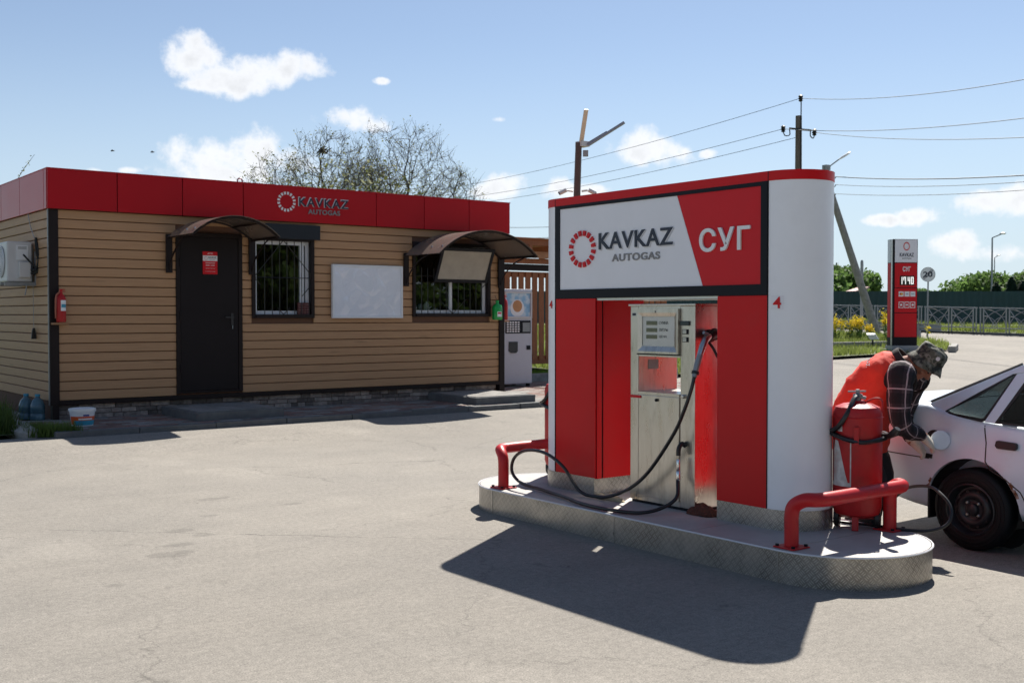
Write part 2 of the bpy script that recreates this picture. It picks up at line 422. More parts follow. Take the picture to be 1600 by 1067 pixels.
    vo2 = N.new('ShaderNodeTexVoronoi'); vo2.inputs['Scale'].default_value = 1.9; L.new(tc.outputs['Object'], vo2.inputs['Vector'])
    spot = rng(vo2.outputs['Distance'], 0.014, 0.028, 0.30, 1.0)
    v = mul(mul(mul(big, mid), mul(fine, grit)), mul(mul(stain, streak), mul(mul(crack, hair), mul(spot, mul(patch, drip)))))
    s = N.new('ShaderNodeVectorMath'); s.operation = 'SCALE'
    hue = N.new('ShaderNodeMix'); hue.data_type = 'RGBA'
    hue.inputs[6].default_value = (0.238, 0.222, 0.199, 1); hue.inputs[7].default_value = (0.252, 0.230, 0.198, 1)
    L.new(noise(0.6, 4), hue.inputs['Factor'])
    L.new(hue.outputs[2], s.inputs[0]); L.new(v, s.inputs['Scale'])
    L.new(s.outputs[0], b.inputs['Base Color'])
    bp = N.new('ShaderNodeBump'); bp.inputs['Strength'].default_value = 0.35; bp.inputs['Distance'].default_value = 0.004
    L.new(mul(fine, grit), bp.inputs['Height']); L.new(bp.outputs[0], b.inputs['Normal'])
    return m
M['asphalt'] = asphalt()

def checker_plate():
    m = bpy.data.materials.new('checker_plate'); m.use_nodes = True
    N = m.node_tree.nodes; L = m.node_tree.links; b = N['Principled BSDF']
    b.inputs['Metallic'].default_value = 0.95
    uv = N.new('ShaderNodeUVMap'); sp = N.new('ShaderNodeSeparateXYZ'); L.new(uv.outputs[0], sp.inputs[0])
    def mt(op, a, b_=None):
        x = N.new('ShaderNodeMath'); x.operation = op
        for i, v in enumerate((a, b_)):
            if v is None: continue
            if isinstance(v, (int, float)): x.inputs[i].default_value = v
            else: L.new(v, x.inputs[i])
        return x.outputs[0]
    S = 1 / 0.052
    p = mt('MULTIPLY', mt('ADD', sp.outputs[0], sp.outputs[1]), S); q = mt('MULTIPLY', mt('SUBTRACT', sp.outputs[0], sp.outputs[1]), S)
    fp = mt('SUBTRACT', mt('FRACT', p), .5); fq = mt('SUBTRACT', mt('FRACT', q), .5)
    par = mt('FLOORED_MODULO', mt('ADD', mt('FLOOR', p), mt('FLOOR', q)), 2)
    def ribs(a, b_):
        r3 = mt('ABSOLUTE', mt('SUBTRACT', mt('FRACT', mt('MULTIPLY', mt('ADD', b_, .5), 3)), .5))
        A = mt('DIVIDE', a, .46)
        return mt('SUBTRACT', mt('SUBTRACT', 1, mt('MULTIPLY', A, A)), mt('MULTIPLY', mt('MULTIPLY', r3, r3), 9))
    e = N.new('ShaderNodeMix'); L.new(par, e.inputs[0]); L.new(ribs(fp, fq), e.inputs[2]); L.new(ribs(fq, fp), e.inputs[3])
    h = N.new('ShaderNodeMapRange'); h.inputs['From Max'].default_value = .6; h.clamp = True; L.new(e.outputs[0], h.inputs[0])
    tc = N.new('ShaderNodeTexCoord')
    n = N.new('ShaderNodeTexNoise'); n.inputs['Scale'].default_value = 5; n.inputs['Detail'].default_value = 8; n.inputs['Roughness'].default_value = .7; L.new(tc.outputs['Object'], n.inputs[0])
    cr = N.new('ShaderNodeValToRGB'); cr.color_ramp.elements[0].position = .35; cr.color_ramp.elements[0].color = (.26, .245, .22, 1); cr.color_ramp.elements[1].position = .7; cr.color_ramp.elements[1].color = (.53, .505, .46, 1)
    L.new(n.outputs[0], cr.inputs[0])
    mx = N.new('ShaderNodeMix'); mx.data_type = 'RGBA'; L.new(mt('MULTIPLY', h.outputs[0], .5), mx.inputs[0]); L.new(cr.outputs[0], mx.inputs[6]); mx.inputs[7].default_value = (.80, .77, .71, 1)
    L.new(mx.outputs[2], b.inputs['Base Color'])
    rr = N.new('ShaderNodeMapRange'); rr.inputs['To Min'].default_value = .42; rr.inputs['To Max'].default_value = .22; L.new(n.outputs[0], rr.inputs[0]); L.new(rr.outputs[0], b.inputs['Roughness'])
    bp = N.new('ShaderNodeBump'); bp.inputs['Strength'].default_value = .9; bp.inputs['Distance'].default_value = .006
    L.new(h.outputs[0], bp.inputs['Height']); L.new(bp.outputs[0], b.inputs['Normal'])
    return m
M['checker'] = checker_plate()

def plaid():
    m = bpy.data.materials.new('plaid_cloth'); m.use_nodes = True
    N = m.node_tree.nodes; L = m.node_tree.links; b = N['Principled BSDF']; b.inputs['Roughness'].default_value = .85
    uv = N.new('ShaderNodeUVMap'); sp = N.new('ShaderNodeSeparateXYZ'); L.new(uv.outputs[0], sp.inputs[0])
    def mt(op, a, b_=None):
        x = N.new('ShaderNodeMath'); x.operation = op
        for i, v in enumerate((a, b_)):
            if v is None: continue
            if isinstance(v, (int, float)): x.inputs[i].default_value = v
            else: L.new(v, x.inputs[i])
        return x.outputs[0]
    def band(c, per, w): return mt('LESS_THAN', mt('ABSOLUTE', mt('SUBTRACT', mt('FRACT', mt('DIVIDE', c, per)), .5)), w)
    U, V = sp.outputs[0], sp.outputs[1]
    wide = mt('ADD', band(U, .115, .22), band(V, .115, .22))
    thin = mt('MAXIMUM', band(U, .115, .035), band(V, .115, .035))
    cr = N.new('ShaderNodeValToRGB'); cr.color_ramp.interpolation = 'CONSTANT'
    els = cr.color_ramp.elements; els[0].color = (.005, .005, .008, 1); els[1].position = .4; els[1].color = (.018, .013, .018, 1); x = els.new(.9); x.color = (.05, .036, .042, 1)
    L.new(mt('MULTIPLY', wide, .5), cr.inputs[0])
    mx = N.new('ShaderNodeMix'); mx.data_type = 'RGBA'; L.new(mt('MULTIPLY', thin, .85), mx.inputs[0]); L.new(cr.outputs[0], mx.inputs[6]); mx.inputs[7].default_value = (.42, .34, .36, 1)
    L.new(mx.outputs[2], b.inputs['Base Color'])
    tc = N.new('ShaderNodeTexCoord'); n = N.new('ShaderNodeTexNoise'); n.inputs['Scale'].default_value = 22; L.new(tc.outputs['Object'], n.inputs[0])
    bp = N.new('ShaderNodeBump'); bp.inputs['Strength'].default_value = .5; bp.inputs['Distance'].default_value = .02; L.new(n.outputs[0], bp.inputs['Height']); L.new(bp.outputs[0], b.inputs['Normal'])
    return m
M['plaid'] = plaid()

def ramp_noise(name, stops, scale, rough=.8, detail=3, constant=True, bump=.3):
    m = bpy.data.materials.new(name); m.use_nodes = True
    N = m.node_tree.nodes; L = m.node_tree.links; b = N['Principled BSDF']; b.inputs['Roughness'].default_value = rough
    tc = N.new('ShaderNodeTexCoord'); n = N.new('ShaderNodeTexNoise'); n.inputs['Scale'].default_value = scale; n.inputs['Detail'].default_value = detail
    L.new(tc.outputs['Object'], n.inputs[0])
    cr = N.new('ShaderNodeValToRGB')
    if constant: cr.color_ramp.interpolation = 'CONSTANT'
    e = cr.color_ramp.elements
    e[0].position, e[0].color = stops[0][0], (*stops[0][1], 1)
    e[1].position, e[1].color = stops[1][0], (*stops[1][1], 1)
    for p, c in stops[2:]:
        k = e.new(p); k.color = (*c, 1)
    L.new(n.outputs[0], cr.inputs[0]); L.new(cr.outputs[0], b.inputs['Base Color'])
    if bump:
        bp = N.new('ShaderNodeBump'); bp.inputs['Strength'].default_value = bump; bp.inputs['Distance'].default_value = .01; L.new(n.outputs[0], bp.inputs['Height']); L.new(bp.outputs[0], b.inputs['Normal'])
    return m
M['camo'] = ramp_noise('camouflage_cloth', [(0, (.018, .02, .018)), (.44, (.075, .08, .06)), (.53, (.16, .16, .135)), (.62, (.05, .06, .045))], 22)
M['extlabel'] = ramp_noise('peeling_label', [(0, (.45, .05, .05)), (.40, (.55, .53, .50)), (.5, (.66, .65, .62)), (.66, (.45, .42, .4))], 11, detail=8, constant=False, bump=.1)
M['poster'] = ramp_noise('vending_poster', [(0, (.10, .30, .55)), (.46, (.30, .52, .72)), (.58, (.62, .74, .82)), (.72, (.25, .45, .62))], 6, rough=.25, detail=4, constant=False, bump=0)
M['film'] = mat('whiteboard_film', (0.78, 0.80, 0.88), 0.10, var=0.06, vs=1.6, coat=0.8, rvar=0.02)
M['stonecl'] = mat('cladding_stone', (0.25, 0.205, 0.18), 0.9, var=0.5, vs=14, bump=0.6, bs=40, rand=True, rand_amt=0.55)
M['paver_r'] = mat('paver_red', (0.20, 0.125, 0.105), 0.9, var=0.25, vs=12, bump=0.3, bs=60, rand=True, rand_amt=0.25)
M['paver_g'] = mat('paver_grey', (0.225, 0.215, 0.20), 0.9, var=0.25, vs=12, bump=0.3, bs=60, rand=True, rand_amt=0.2)
M['tile'] = mat('island_tile', (0.37, 0.352, 0.335), 0.6, var=0.12, vs=5, dirt=(0.25, 0.23, 0.21), dirt_amt=0.5, dirt_s=4, bump=0.05, bs=60)
M['carwhite'] = mat('white_car_paint', (0.72, 0.80, 0.90), 0.30, var=0.03, vs=2, coat=0.4, dirt=(0.42, 0.37, 0.32), dirt_amt=0.25, dirt_s=2.5)
M['rust'] = ramp_noise('rusty_edge', [(0, (.25, .08, .02)), (.5, (.13, .045, .018)), (.6, (.4, .3, .25))], 30, detail=6, constant=False)
M['pipe_black'] = mat('black_insulation', (0.012, 0.012, 0.012), 0.7, var=0.2)
M['bulkled'] = mat('led_board', (0.012, 0.02, 0.012), 0.4)
M['digit'] = mat('lit_digit', (0.8, 0.8, 0.8), 0.5, emit=(1, 1, .96), estr=0.55)
M['redroof'] = mat('red_roof', (0.42, 0.13, 0.10), 0.6, var=0.15)
M['signgrey'] = mat('sign_grey', (0.80, 0.82, 0.84), 0.5, var=0.06)
M['led'] = mat('lamp_led', (0.62, 0.55, 0.42), 0.3)
M['lampgrey'] = mat('lamp_housing', (0.22, 0.26, 0.33), 0.4, var=0.08)
M['shutter'] = mat('shutter_dark', (0.018, 0.022, 0.028), 0.5, var=0.1, spec=0.25)

# ------------------------------------------------------------------ geometry helpers
V3 = Vector
class MB:
    def __init__(s): s.v = []; s.f = []; s.uv = {}
    def add(s, vs, fs):
        o = len(s.v); s.v += [Vector(p) for p in vs]; s.f += [tuple(i + o for i in q) for q in fs]; return o
    def box(s, x0, x1, y0, y1, z0, z1):
        s.add([(x0, y0, z0), (x1, y0, z0), (x1, y1, z0), (x0, y1, z0), (x0, y0, z1), (x1, y0, z1), (x1, y1, z1), (x0, y1, z1)],
              [(0, 3, 2, 1), (4, 5, 6, 7), (0, 1, 5, 4), (1, 2, 6, 5), (2, 3, 7, 6), (3, 0, 4, 7)]); return s
    def obox(s, c, ax, ay, az):     # centre and three half-axis vectors
        c, ax, ay, az = map(Vector, (c, ax, ay, az))
        s.add([c - ax - ay - az, c + ax - ay - az, c + ax + ay - az, c - ax + ay - az, c - ax - ay + az, c + ax - ay + az, c + ax + ay + az, c - ax + ay + az],
              [(0, 3, 2, 1), (4, 5, 6, 7), (0, 1, 5, 4), (1, 2, 6, 5), (2, 3, 7, 6), (3, 0, 4, 7)]); return s
    def bar(s, a, b, w, h, up=(0, 0, 1)):
        a, b = Vector(a), Vector(b); d = (b - a); l = d.length; d.normalize(); u = Vector(up)
        sd = d.cross(u)
        if sd.length < 1e-4: sd = d.cross(Vector((1, 0, 0)))
        sd.normalize(); u = sd.cross(d)
        return s.obox((a + b) / 2, d * l / 2, sd * w / 2, u * h / 2)
    def loft(s, rings, cap=True, closed=True):
        n = len(rings[0]); o = len(s.v)
        for r in rings: s.v += [Vector(p) for p in r]
        for i in range(len(rings) - 1):
            for j in range(n if closed else n - 1):
                k = (j + 1) % n
                s.f.append((o + i * n + j, o + i * n + k, o + (i + 1) * n + k, o + (i + 1) * n + j))
        if cap and closed:
            s.f.append(tuple(o + j for j in reversed(range(n)))); e = o + (len(rings) - 1) * n; s.f.append(tuple(e + j for j in range(n)))
        return s
    def tube(s, path, r, n=8, cap=True):
        P = [Vector(p) for p in path]; rs = r if isinstance(r, (list, tuple)) else [r] * len(P)
        t = (P[1] - P[0]).normalized(); nrm = t.orthogonal().normalized(); rings = []
        for i, p in enumerate(P):
            if i == 0: t2 = P[1] - P[0]
            elif i == len(P) - 1: t2 = P[-1] - P[-2]
            else: t2 = (P[i + 1] - P[i]).normalized() + (P[i] - P[i - 1]).normalized()
            if t2.length < 1e-9: t2 = t
            t2.normalize(); nrm = (nrm - t2 * nrm.dot(t2)).normalized(); bn = t2.cross(nrm); t = t2
            rings.append([p + (nrm * math.cos(2 * math.pi * j / n) + bn * math.sin(2 * math.pi * j / n)) * rs[i] for j in range(n)])
        return s.loft(rings, cap)
    def lathe(s, prof, c, n=24, axis=(0, 0, 1), ref=None, cap=True):
        a = Vector(axis).normalized(); u = Vector(ref) if ref else a.orthogonal(); u = (u - a * u.dot(a)).normalized(); w = a.cross(u); c = Vector(c)
        return s.loft([[c + a * h + (u * math.cos(2 * math.pi * j / n) + w * math.sin(2 * math.pi * j / n)) * rr for j in range(n)] for rr, h in prof], cap)
    def prism(s, poly, o, ux, uy, t):    # polygon in (ux,uy) plane at o, thickened along ux x uy by t
        ux, uy, o = Vector(ux), Vector(uy), Vector(o); nn = ux.cross(uy).normalized() * t; n = len(poly)
        a = [o + ux * p[0] + uy * p[1] for p in poly]; b = [p + nn for p in a]
        s.add(a + b, [tuple(reversed(range(n))), tuple(range(n, 2 * n))] + [(i, (i + 1) % n, n + (i + 1) % n, n + i) for i in range(n)]); return s
    def ball(s, c, rx, ry=None, rz=None, n=12, m=8, ax=None):
        ry = ry or rx; rz = rz or rx; c = Vector(c); A = ax or (Vector((1, 0, 0)), Vector((0, 1, 0)), Vector((0, 0, 1)))
        rings = []
        for i in range(m + 1):
            th = math.pi * i / m; zz = -math.cos(th); rr = max(math.sin(th), 1e-3)
            rings.append([c + A[0] * rx * rr * math.cos(2 * math.pi * j / n) + A[1] * ry * rr * math.sin(2 * math.pi * j / n) + A[2] * rz * zz for j in range(n)])
        return s.loft(rings)
    def build(s, name, m, parent=None, smooth=False, bevel=0.0, org=None, local=False, fix=True, angle=40):
        me = bpy.data.meshes.new(name)
        o = Vector(org) if org is not None else (Vector(parent['_o']) if (parent is not None and '_o' in parent and not local) else Vector((0, 0, 0)))
        me.from_pydata([p - o for p in s.v], [], s.f)
        me.validate()
        bm = bmesh.new(); bm.from_mesh(me)
        if fix: bmesh.ops.recalc_face_normals(bm, faces=bm.faces)
        if bevel:
            ed = [e for e in bm.edges if len(e.link_faces) == 2 and e.calc_face_angle(0) > 0.6]
            bmesh.ops.bevel(bm, geom=ed, offset=bevel, segments=2, profile=.6, affect='EDGES', clamp_overlap=True)
        if smooth:
            for f in bm.faces: f.smooth = True
            for e in bm.edges:
                if len(e.link_faces) == 2 and e.calc_face_angle(0) > R(angle): e.smooth = False
        bm.to_mesh(me); bm.free()
        me.materials.append(m)
        ob = bpy.data.objects.new(name, me); COL.objects.link(ob)
        if parent is not None: ob.parent = parent
        elif org is not None: ob.location = o
        return ob

def thing(name, label, cat, loc=(0, 0, 0), group=None, rz=0):
    o = bpy.data.objects.new(name, None); COL.objects.link(o)
    o.location = loc; o.rotation_euler = (0, 0, rz); o.empty_display_size = .2
    o['label'] = label; o['category'] = cat; o['_o'] = tuple(loc)
    if group: o['group'] = group
    return o
def tag(o, label, cat, group=None, kind=None):
    o['label'] = label; o['category'] = cat
    if group: o['group'] = group
    if kind: o['kind'] = kind
    return o
def kind(o, k): o['kind'] = k; return o
def copy_thing(root, loc, label, rz=None, scale=None):
    r = root.copy(); COL.objects.link(r); r.location = loc; r['label'] = label
    if rz is not None: r.rotation_euler = (0, 0, rz)
    if scale is not None: r.scale = scale if hasattr(scale, '__len__') else (scale,) * 3
    for ch in list(root.children):
        c = ch.copy(); COL.objects.link(c); c.parent = r
        for g in list(ch.children):
            d = g.copy(); COL.objects.link(d); d.parent = c
    return r
def spline(pts, k=8):
    P = [Vector(p) for p in pts]; P = [P[0] * 2 - P[1]] + P + [P[-1] * 2 - P[-2]]; out = []
    for i in range(1, len(P) - 2):
        a, b, c, d = P[i - 1:i + 3]
        for j in range(k):
            t = j / k
            out.append(.5 * ((2 * b) + (c - a) * t + (2 * a - 5 * b + 4 * c - d) * t * t + (3 * b - a - 3 * c + d) * t ** 3))
    out.append(P[-2]); return out
def text_mesh(txt, bold=0.0, extrude=0.0, spacing=1.0):
    cu = bpy.data.curves.new('text', 'FONT'); cu.body = txt; cu.offset = bold; cu.extrude = extrude; cu.space_character = spacing; cu.resolution_u = 6
    ob = bpy.data.objects.new('text', cu); COL.objects.link(ob)
    dg = bpy.context.evaluated_depsgraph_get(); me = bpy.data.meshes.new_from_object(ob.evaluated_get(dg))
    bpy.data.objects.remove(ob); bpy.data.curves.remove(cu); return me
def text(name, txt, m, parent, o, ux, uz, w, h, depth=.004, bold=.0, spacing=1.0):
    """lettering fitted into a w x h box whose lower left corner is o, raised by depth from the sign face"""
    me = text_mesh(txt, bold, 0.5, spacing); ux, uz, o = Vector(ux), Vector(uz), Vector(o); nn = ux.cross(uz).normalized()
    xs = [v.co.x for v in me.vertices]; ys = [v.co.y for v in me.vertices]
    x0, x1, y0, y1 = min(xs), max(xs), min(ys), max(ys)
    base = Vector(parent['_o']) if parent is not None and '_o' in parent else Vector((0, 0, 0))
    for v in me.vertices:
        c = v.co.copy(); v.co = o + ux * ((c.x - x0) / (x1 - x0) * w) + uz * ((c.y - y0) / (y1 - y0) * h) + nn * ((c.z + .5) * depth) - base
    me.materials.clear(); me.materials.append(m); me.name = name
    ob = bpy.data.objects.new(name, me); COL.objects.link(ob); ob.parent = parent
    return ob
def rect_stadium(x0, x1, y0, y1, n=14):
    """outline of a stadium: flats along y from y0 to y1, round ends"""
    r = (x1 - x0) / 2; cx = (x0 + x1) / 2
    p = [(cx - r * math.cos(math.pi * i / n), y0 - r * math.sin(math.pi * i / n)) for i in range(n + 1)]
    p += [(cx + r * math.cos(math.pi * i / n), y1 + r * math.sin(math.pi * i / n)) for i in range(n + 1)]
    return p
def smooth01(t): t = max(0., min(1., t)); return t * t * (3 - 2 * t)
def ground_z(x, y):
    d = x * math.cos(HEAD) + y * math.sin(HEAD)
    t = 0.0 if d < 26 else (.026 * (d - 26) ** 2 / 8 if d < 30 else .026 * (min(d, 62) - 28))
    dip = -.1085 * smooth01((x - 6.15) / .9) * smooth01((12 - x) / 2.5) * smooth01((y + 3) / 3) * smooth01((8.0 - y) / 2)
    return t + dip + .08 * smooth01((y - 12.3) / 1.4) * smooth01((19 - x) / 6) * smooth01((x + 14) / 6)
random.seed(7)
# ------------------------------------------------------------------ ground
def sheet(name, x0, x1, y0, y1, step, dz, m, mask=None):
    nx, ny = int((x1 - x0) / step), int((y1 - y0) / step); b = MB(); idx = {}
    def vid(i, j):
        if (i, j) not in idx:
            x, y = x0 + (x1 - x0) * i / nx, y0 + (y1 - y0) * j / ny
            idx[(i, j)] = len(b.v); b.v.append(Vector((x, y, ground_z(x, y) + dz)))
        return idx[(i, j)]
    for i in range(nx):
        for j in range(ny):
            cx, cy = x0 + (x1 - x0) * (i + .5) / nx, y0 + (y1 - y0) * (j + .5) / ny
            if mask is None or mask(cx, cy): b.f.append((vid(i, j), vid(i + 1, j), vid(i + 1, j + 1), vid(i, j + 1)))
    return kind(b.build(name, m, smooth=True, fix=False), 'structure')
b = MB()
rad = [0, 8, 16, 24, 28, 32, 40, 50, 62, 80, 120, 250, 600, 1500]; NA = 48
for r_ in rad:
    for k in range(NA):
        t = 2 * math.pi * k / NA; x, y = r_ * math.cos(t), r_ * math.sin(t); b.v.append(Vector((x, y, ground_z(x, y) - .16)))
for i in range(len(rad) - 1):
    for k in range(NA): b.f.append((i * NA + k, (i + 1) * NA + k, (i + 1) * NA + (k + 1) % NA, i * NA + (k + 1) % NA))
kind(b.build('ground', M['earth'], smooth=True, fix=False), 'structure')
sheet('forecourt', -30, 80, -30, 70, .5, 0.0, M['asphalt'], lambda x, y: y < 13.9 or (x > 11 and y < 13.9 + (x - 11) * 1.2) or x < 0 and y < 14.6)

# ------------------------------------------------------------------ pavement by the kiosk
PZ = .15
pv = thing('pavement', 'x', 'x', (4, 13.75, 0)); del pv['label']; del pv['category']; pv['kind'] = 'structure'
b = MB(); b.box(3.65, 17.0, 13.87, 18.3, -.1, PZ - .012); b.build('bedding', M['concrete'], pv)
cell, rown = .30, .15
vr = []
for m_ in (M['paver_r'], M['paver_g'], M['paver_g']):
    q = MB(); q.box(-.145, .145, -.070, .070, -.05, 0); me_o = q.build('paver', m_, bevel=.006); vr.append(me_o.data); bpy.data.objects.remove(me_o)
rest = {0: MB(), 1: MB()}
cands = []
j = 0; y = 13.96
while y < 18.2:
    x = 3.85 + (.15 if j % 2 else 0)
    while x < 16.9:
        under_k = (4.1 < x < 11.4 and y > 15.5)
        if not under_k: cands.append((x, y))
        x += cell
    y += rown; j += 1
cands.sort(key=lambda p: p[0] ** 2 + p[1] ** 2)
near = 0
for (x, y) in cands:
    k = random.choice((0, 0, 1, 2)); dz = random.uniform(-.003, .003)
    if near < 290:
        ob = bpy.data.objects.new('paver', vr[k]); COL.objects.link(ob); ob.parent = pv; ob.location = (x - 4, y - 13.75, PZ + dz); ob.rotation_euler = (random.gauss(0, .006), random.gauss(0, .006), 0); near += 1
    else:
        rest[0 if k == 0 else 1].box(x - .145, x + .145, y - .07, y + .07, PZ - .05 + dz, PZ + dz)
kind(rest[0].build('far_pavers', M['paver_r'], pv), 'stuff'); kind(rest[1].build('far_pavers', M['paver_g'], pv), 'stuff')
x = 3.65; i = 0
while x < 16.9:
    q = MB(); dz = random.uniform(-.008, .008); q.box(x + .004, x + .996, 13.755 + random.uniform(-.01, .01), 13.87, -.05, PZ + .004 + dz)
    q.build('kerb_stone', M['concrete_dark'], pv, bevel=.012); x += 1.0
for k in range(5):
    q = MB(); y = 14.7 + k * 1.0; q.box(3.50, 3.63, y + .005, y + .995, -.05, PZ + .03); q.build('kerb_stone', M['concrete'], pv, bevel=.015)
# broken kerb end
q = MB()
n = 9; rings = []
for t, s_ in ((0, .75), (.1, 1), (.55, 1.02), (.68, .85), (.74, .45)):
    rings.append([(3.44 + (.13 + random.uniform(-.02, .02)) * s_ * math.cos(2 * math.pi * a / n), 14.70 - t, .10 + (.13 + random.uniform(-.02, .02)) * s_ * math.sin(2 * math.pi * a / n)) for a in range(n)])
q.loft(rings); tag(q.build('kerb_rubble', M['concrete'], None, org=(3.44, 14.3, 0)), 'broken concrete kerb stone at the corner of the weedy strip', 'stone')

# ------------------------------------------------------------------ kiosk
KY = 15.41
def kx(x): return .92 * x
def kz(z): return .124 + .92 * z
kio = thing('kiosk', 'long wood clad gas station kiosk with a red fascia', 'kiosk', (kx(4.385), KY, PZ))
X0, X1, Y1 = kx(4.385), kx(12.50), 19.6
ZB, ZT = .405, 2.96
W1 = (kx(7.48), kx(8.59), kz(1.497), kz(2.82)); W2 = (kx(10.527), kx(12.234), kz(1.515), kz(2.85)); DR = (kx(6.235), kx(7.32), kz(.33), kz(2.83))
M['core'] = mat('wall_core', (.13, .062, .036), .8); M['inside'] = mat('dim_interior', (.10, .095, .09), .9)
q = MB()
yb = KY + .035
q.box(X0 + .02, X1 - .02, 16.9, Y1, PZ, 3.3)
q.box(X0 + .02, W1[0], yb, 16.9, ZB - .06, 3.3); q.box(W1[1], W2[0], yb, 16.9, ZB - .06, 3.3); q.box(W2[1], X1 - .02, yb, 16.9, ZB - .06, 3.3)
for w in (W1, W2): q.box(w[0], w[1], yb, 16.9, ZB - .06, w[2]); q.box(w[0], w[1], yb, 16.9, w[3], 3.3)
q.build('wall', M['core'], kio)
# planks
rows = 20; rh = (ZT - ZB) / rows
ends = {}
def plank(x0, x1, z, side=False):
    p = MB()
    prof = [(0, 0.0), (-.028, .010), (-.024, rh - .006), (-.006, rh), (0, rh)]     # (outwards, up)
    prof = [(.010, .0), (-.018, .001), (-.024, .006), (-.024, rh - .014), (-.018, rh - .009), (.010, rh - .0085)]
    if not side: p.loft([[(xx, yb + a - .012, z + c) for a, c in prof] for xx in (x0, x1)])
    else: p.loft([[(X0 + .02 + a - .012, yy, z + c) for a, c in prof] for yy in (x0, x1)])
    return p.build('siding_plank', M['siding'], kio)
for r_ in range(rows):
    z = ZB + r_ * rh; seg = [(kx(4.50), kx(12.44))]
    for o in (DR, W1, W2):
        if z + rh > o[2] + .02 and z < o[3] - .02:
            ns = []
            for a, c in seg:
                if o[0] > a and o[1] < c: ns += [(a, o[0]), (o[1], c)]
                else: ns.append((a, c))
            seg = ns
    for a, c in seg: plank(a, c, z)
    plank(KY + .02, Y1, z, True)
q = MB(); q.box(kx(4.385) - .012, kx(4.50), KY - .022, yb + .02, ZB - .06, ZT); q.build('corner_trim', M['dark_trim'], kio, bevel=.004)
q = MB(); q.box(X0 - .024, X0 - .001, KY + .0, KY + .03, ZB - .06, ZT); q.build('corner_edge', M['greymetal'], kio)
q = MB(); q.box(kx(12.44), kx(12.56), KY - .03, KY + .10, PZ, ZT); q.build('corner_post', M['dark_trim'], kio, bevel=.004)
q = MB(); q.box(kx(4.50), kx(12.44), KY - .03, yb, ZB - .062, ZB - .002); q.build('base_trim', M['dark_trim'], kio, bevel=.004)
# plinth stones
ys = KY + .05
q = MB(); q.box(X0 + .03, X1, ys + .03, 17, PZ - .1, ZB - .06); q.build('plinth', M['core'], kio)
zr = [PZ - .01, PZ + .06, PZ + .125, ZB - .062]
for i in range(3):
    x = X0 + .10
    while x < X1 - .12:
        w = min(random.uniform(.10, .30), X1 - .08 - x); q = MB(); dp = random.uniform(0, .022); q.box(x + .003, x + w - .003, ys - dp, ys + .04, zr[i] + .003, zr[i + 1] - .003)
        q.build('stone', M['stonecl'], kio, bevel=.006); x += w
q = MB(); q.box(X0 + .02, X0 + .10, KY - .01, ys + .06, PZ - .02, ZB - .06); q.build('corner_foot', M['dark_trim'], kio)
q = MB()
for k in range(16): q.box(X0 + .05, X0 + .08, KY + .2 + k * .11, KY + .29 + k * .11, PZ - .02, ZB + .01)
q.build('skirt_board', M['concrete'], kio)
# fascia panels
FY = 15.33; fs = FY / 16.75; fz0, fz1 = 2.955, 3.478
fx = [x * fs for x in (4.356, 5.356, 6.354, 7.351, 9.801, 10.788, 11.767, 12.714)]
for a, c in zip(fx[:-1], fx[1:]):
    q = MB(); q.box(a + .006, c - .006, FY, FY + .03, fz0, fz1); q.build('fascia_panel', M['fascia'], kio, bevel=.003)
fxl = fx[0]
sy = [FY, FY + .16, 16.75, 17.85, 18.95, 20.0]
for a, c in zip(sy[:-1], sy[1:]):
    q = MB(); q.box(fxl - .002, fxl + .028, a + .006 + (.026 if a == FY else 0), c - .006, fz0, fz1); q.build('fascia_panel', M['fascia'], kio, bevel=.003)
for a, c in ((FY, 17), (17, 20)):
    q = MB(); q.box(fx[-1] - .03, fx[-1], a + .036, c - .006, fz0, fz1); q.build('fascia_panel', M['fascia'], kio)
q = MB(); q.box(fxl + .03, fx[-1] - .03, FY + .032, 20.0, fz0 + .02, fz1 - .02); q.build('roof', M['dark_trim'], kio)
q = MB(); q.box(fxl - .004, fx[-1] + .004, FY - .006, 20.02, fz1 + .001, fz1 + .014); q.build('roof_edge', M['redpipe'], kio)
q = MB(); q.tube(spline([(6.83, 15.6, 3.47), (6.83, 15.6, 3.55), (6.80, 15.6, 3.58), (6.76, 15.6, 3.56), (6.755, 15.6, 3.51)]), .012, 6); q.build('vent_pipe', M['greymetal'], kio)
# fascia logo: ring of blocks and raised letters
def fp(x, z): return Vector((x * fs, FY - .001, 1.55 + (z - 1.55) * fs))
ring_c = fp(8.10, 3.405)
def ring(parent, c, ux, uz, rx, rz, m, n=16, d=.012, fat=.42):
    c, ux, uz = Vector(c), Vector(ux), Vector(uz)
    for k in range(n):
        t = 2 * math.pi * (k + .5) / n; w = math.pi / n * fat * 1.25
        p = MB(); p.prism([(rx * r_ * math.cos(t + s_ * (w if r_ > .9 else w * 1.05)), rz * r_ * math.sin(t + s_ * (w if r_ > .9 else w * 1.05))) for r_, s_ in ((1, -1), (1, 1), (.72, 1), (.72, -1))], c, ux, uz, d)
        p.build('logo_block', m, parent)
ring(kio, ring_c, (1, 0, 0), (0, 0, 1), .150, .150, M['letter_white'])
p0 = fp(8.325, 3.345); text('lettering', 'KAVKAZ', M['letter_side'], kio, p0 + Vector((-.012, 0, -.002)), (1, 0, 0), (0, 0, 1), .862, .146, .008, .030, 1.12)
text('lettering', 'KAVKAZ', M['letter_dark'], kio, p0, (1, 0, 0), (0, 0, 1), .845, .132, .014, .008, 1.12)
p0 = fp(8.49, 3.225); text('lettering', 'AUTOGAS', M['letter_grey'], kio, p0, (1, 0, 0), (0, 0, 1), .545, .075, .015, .02, 1.1)

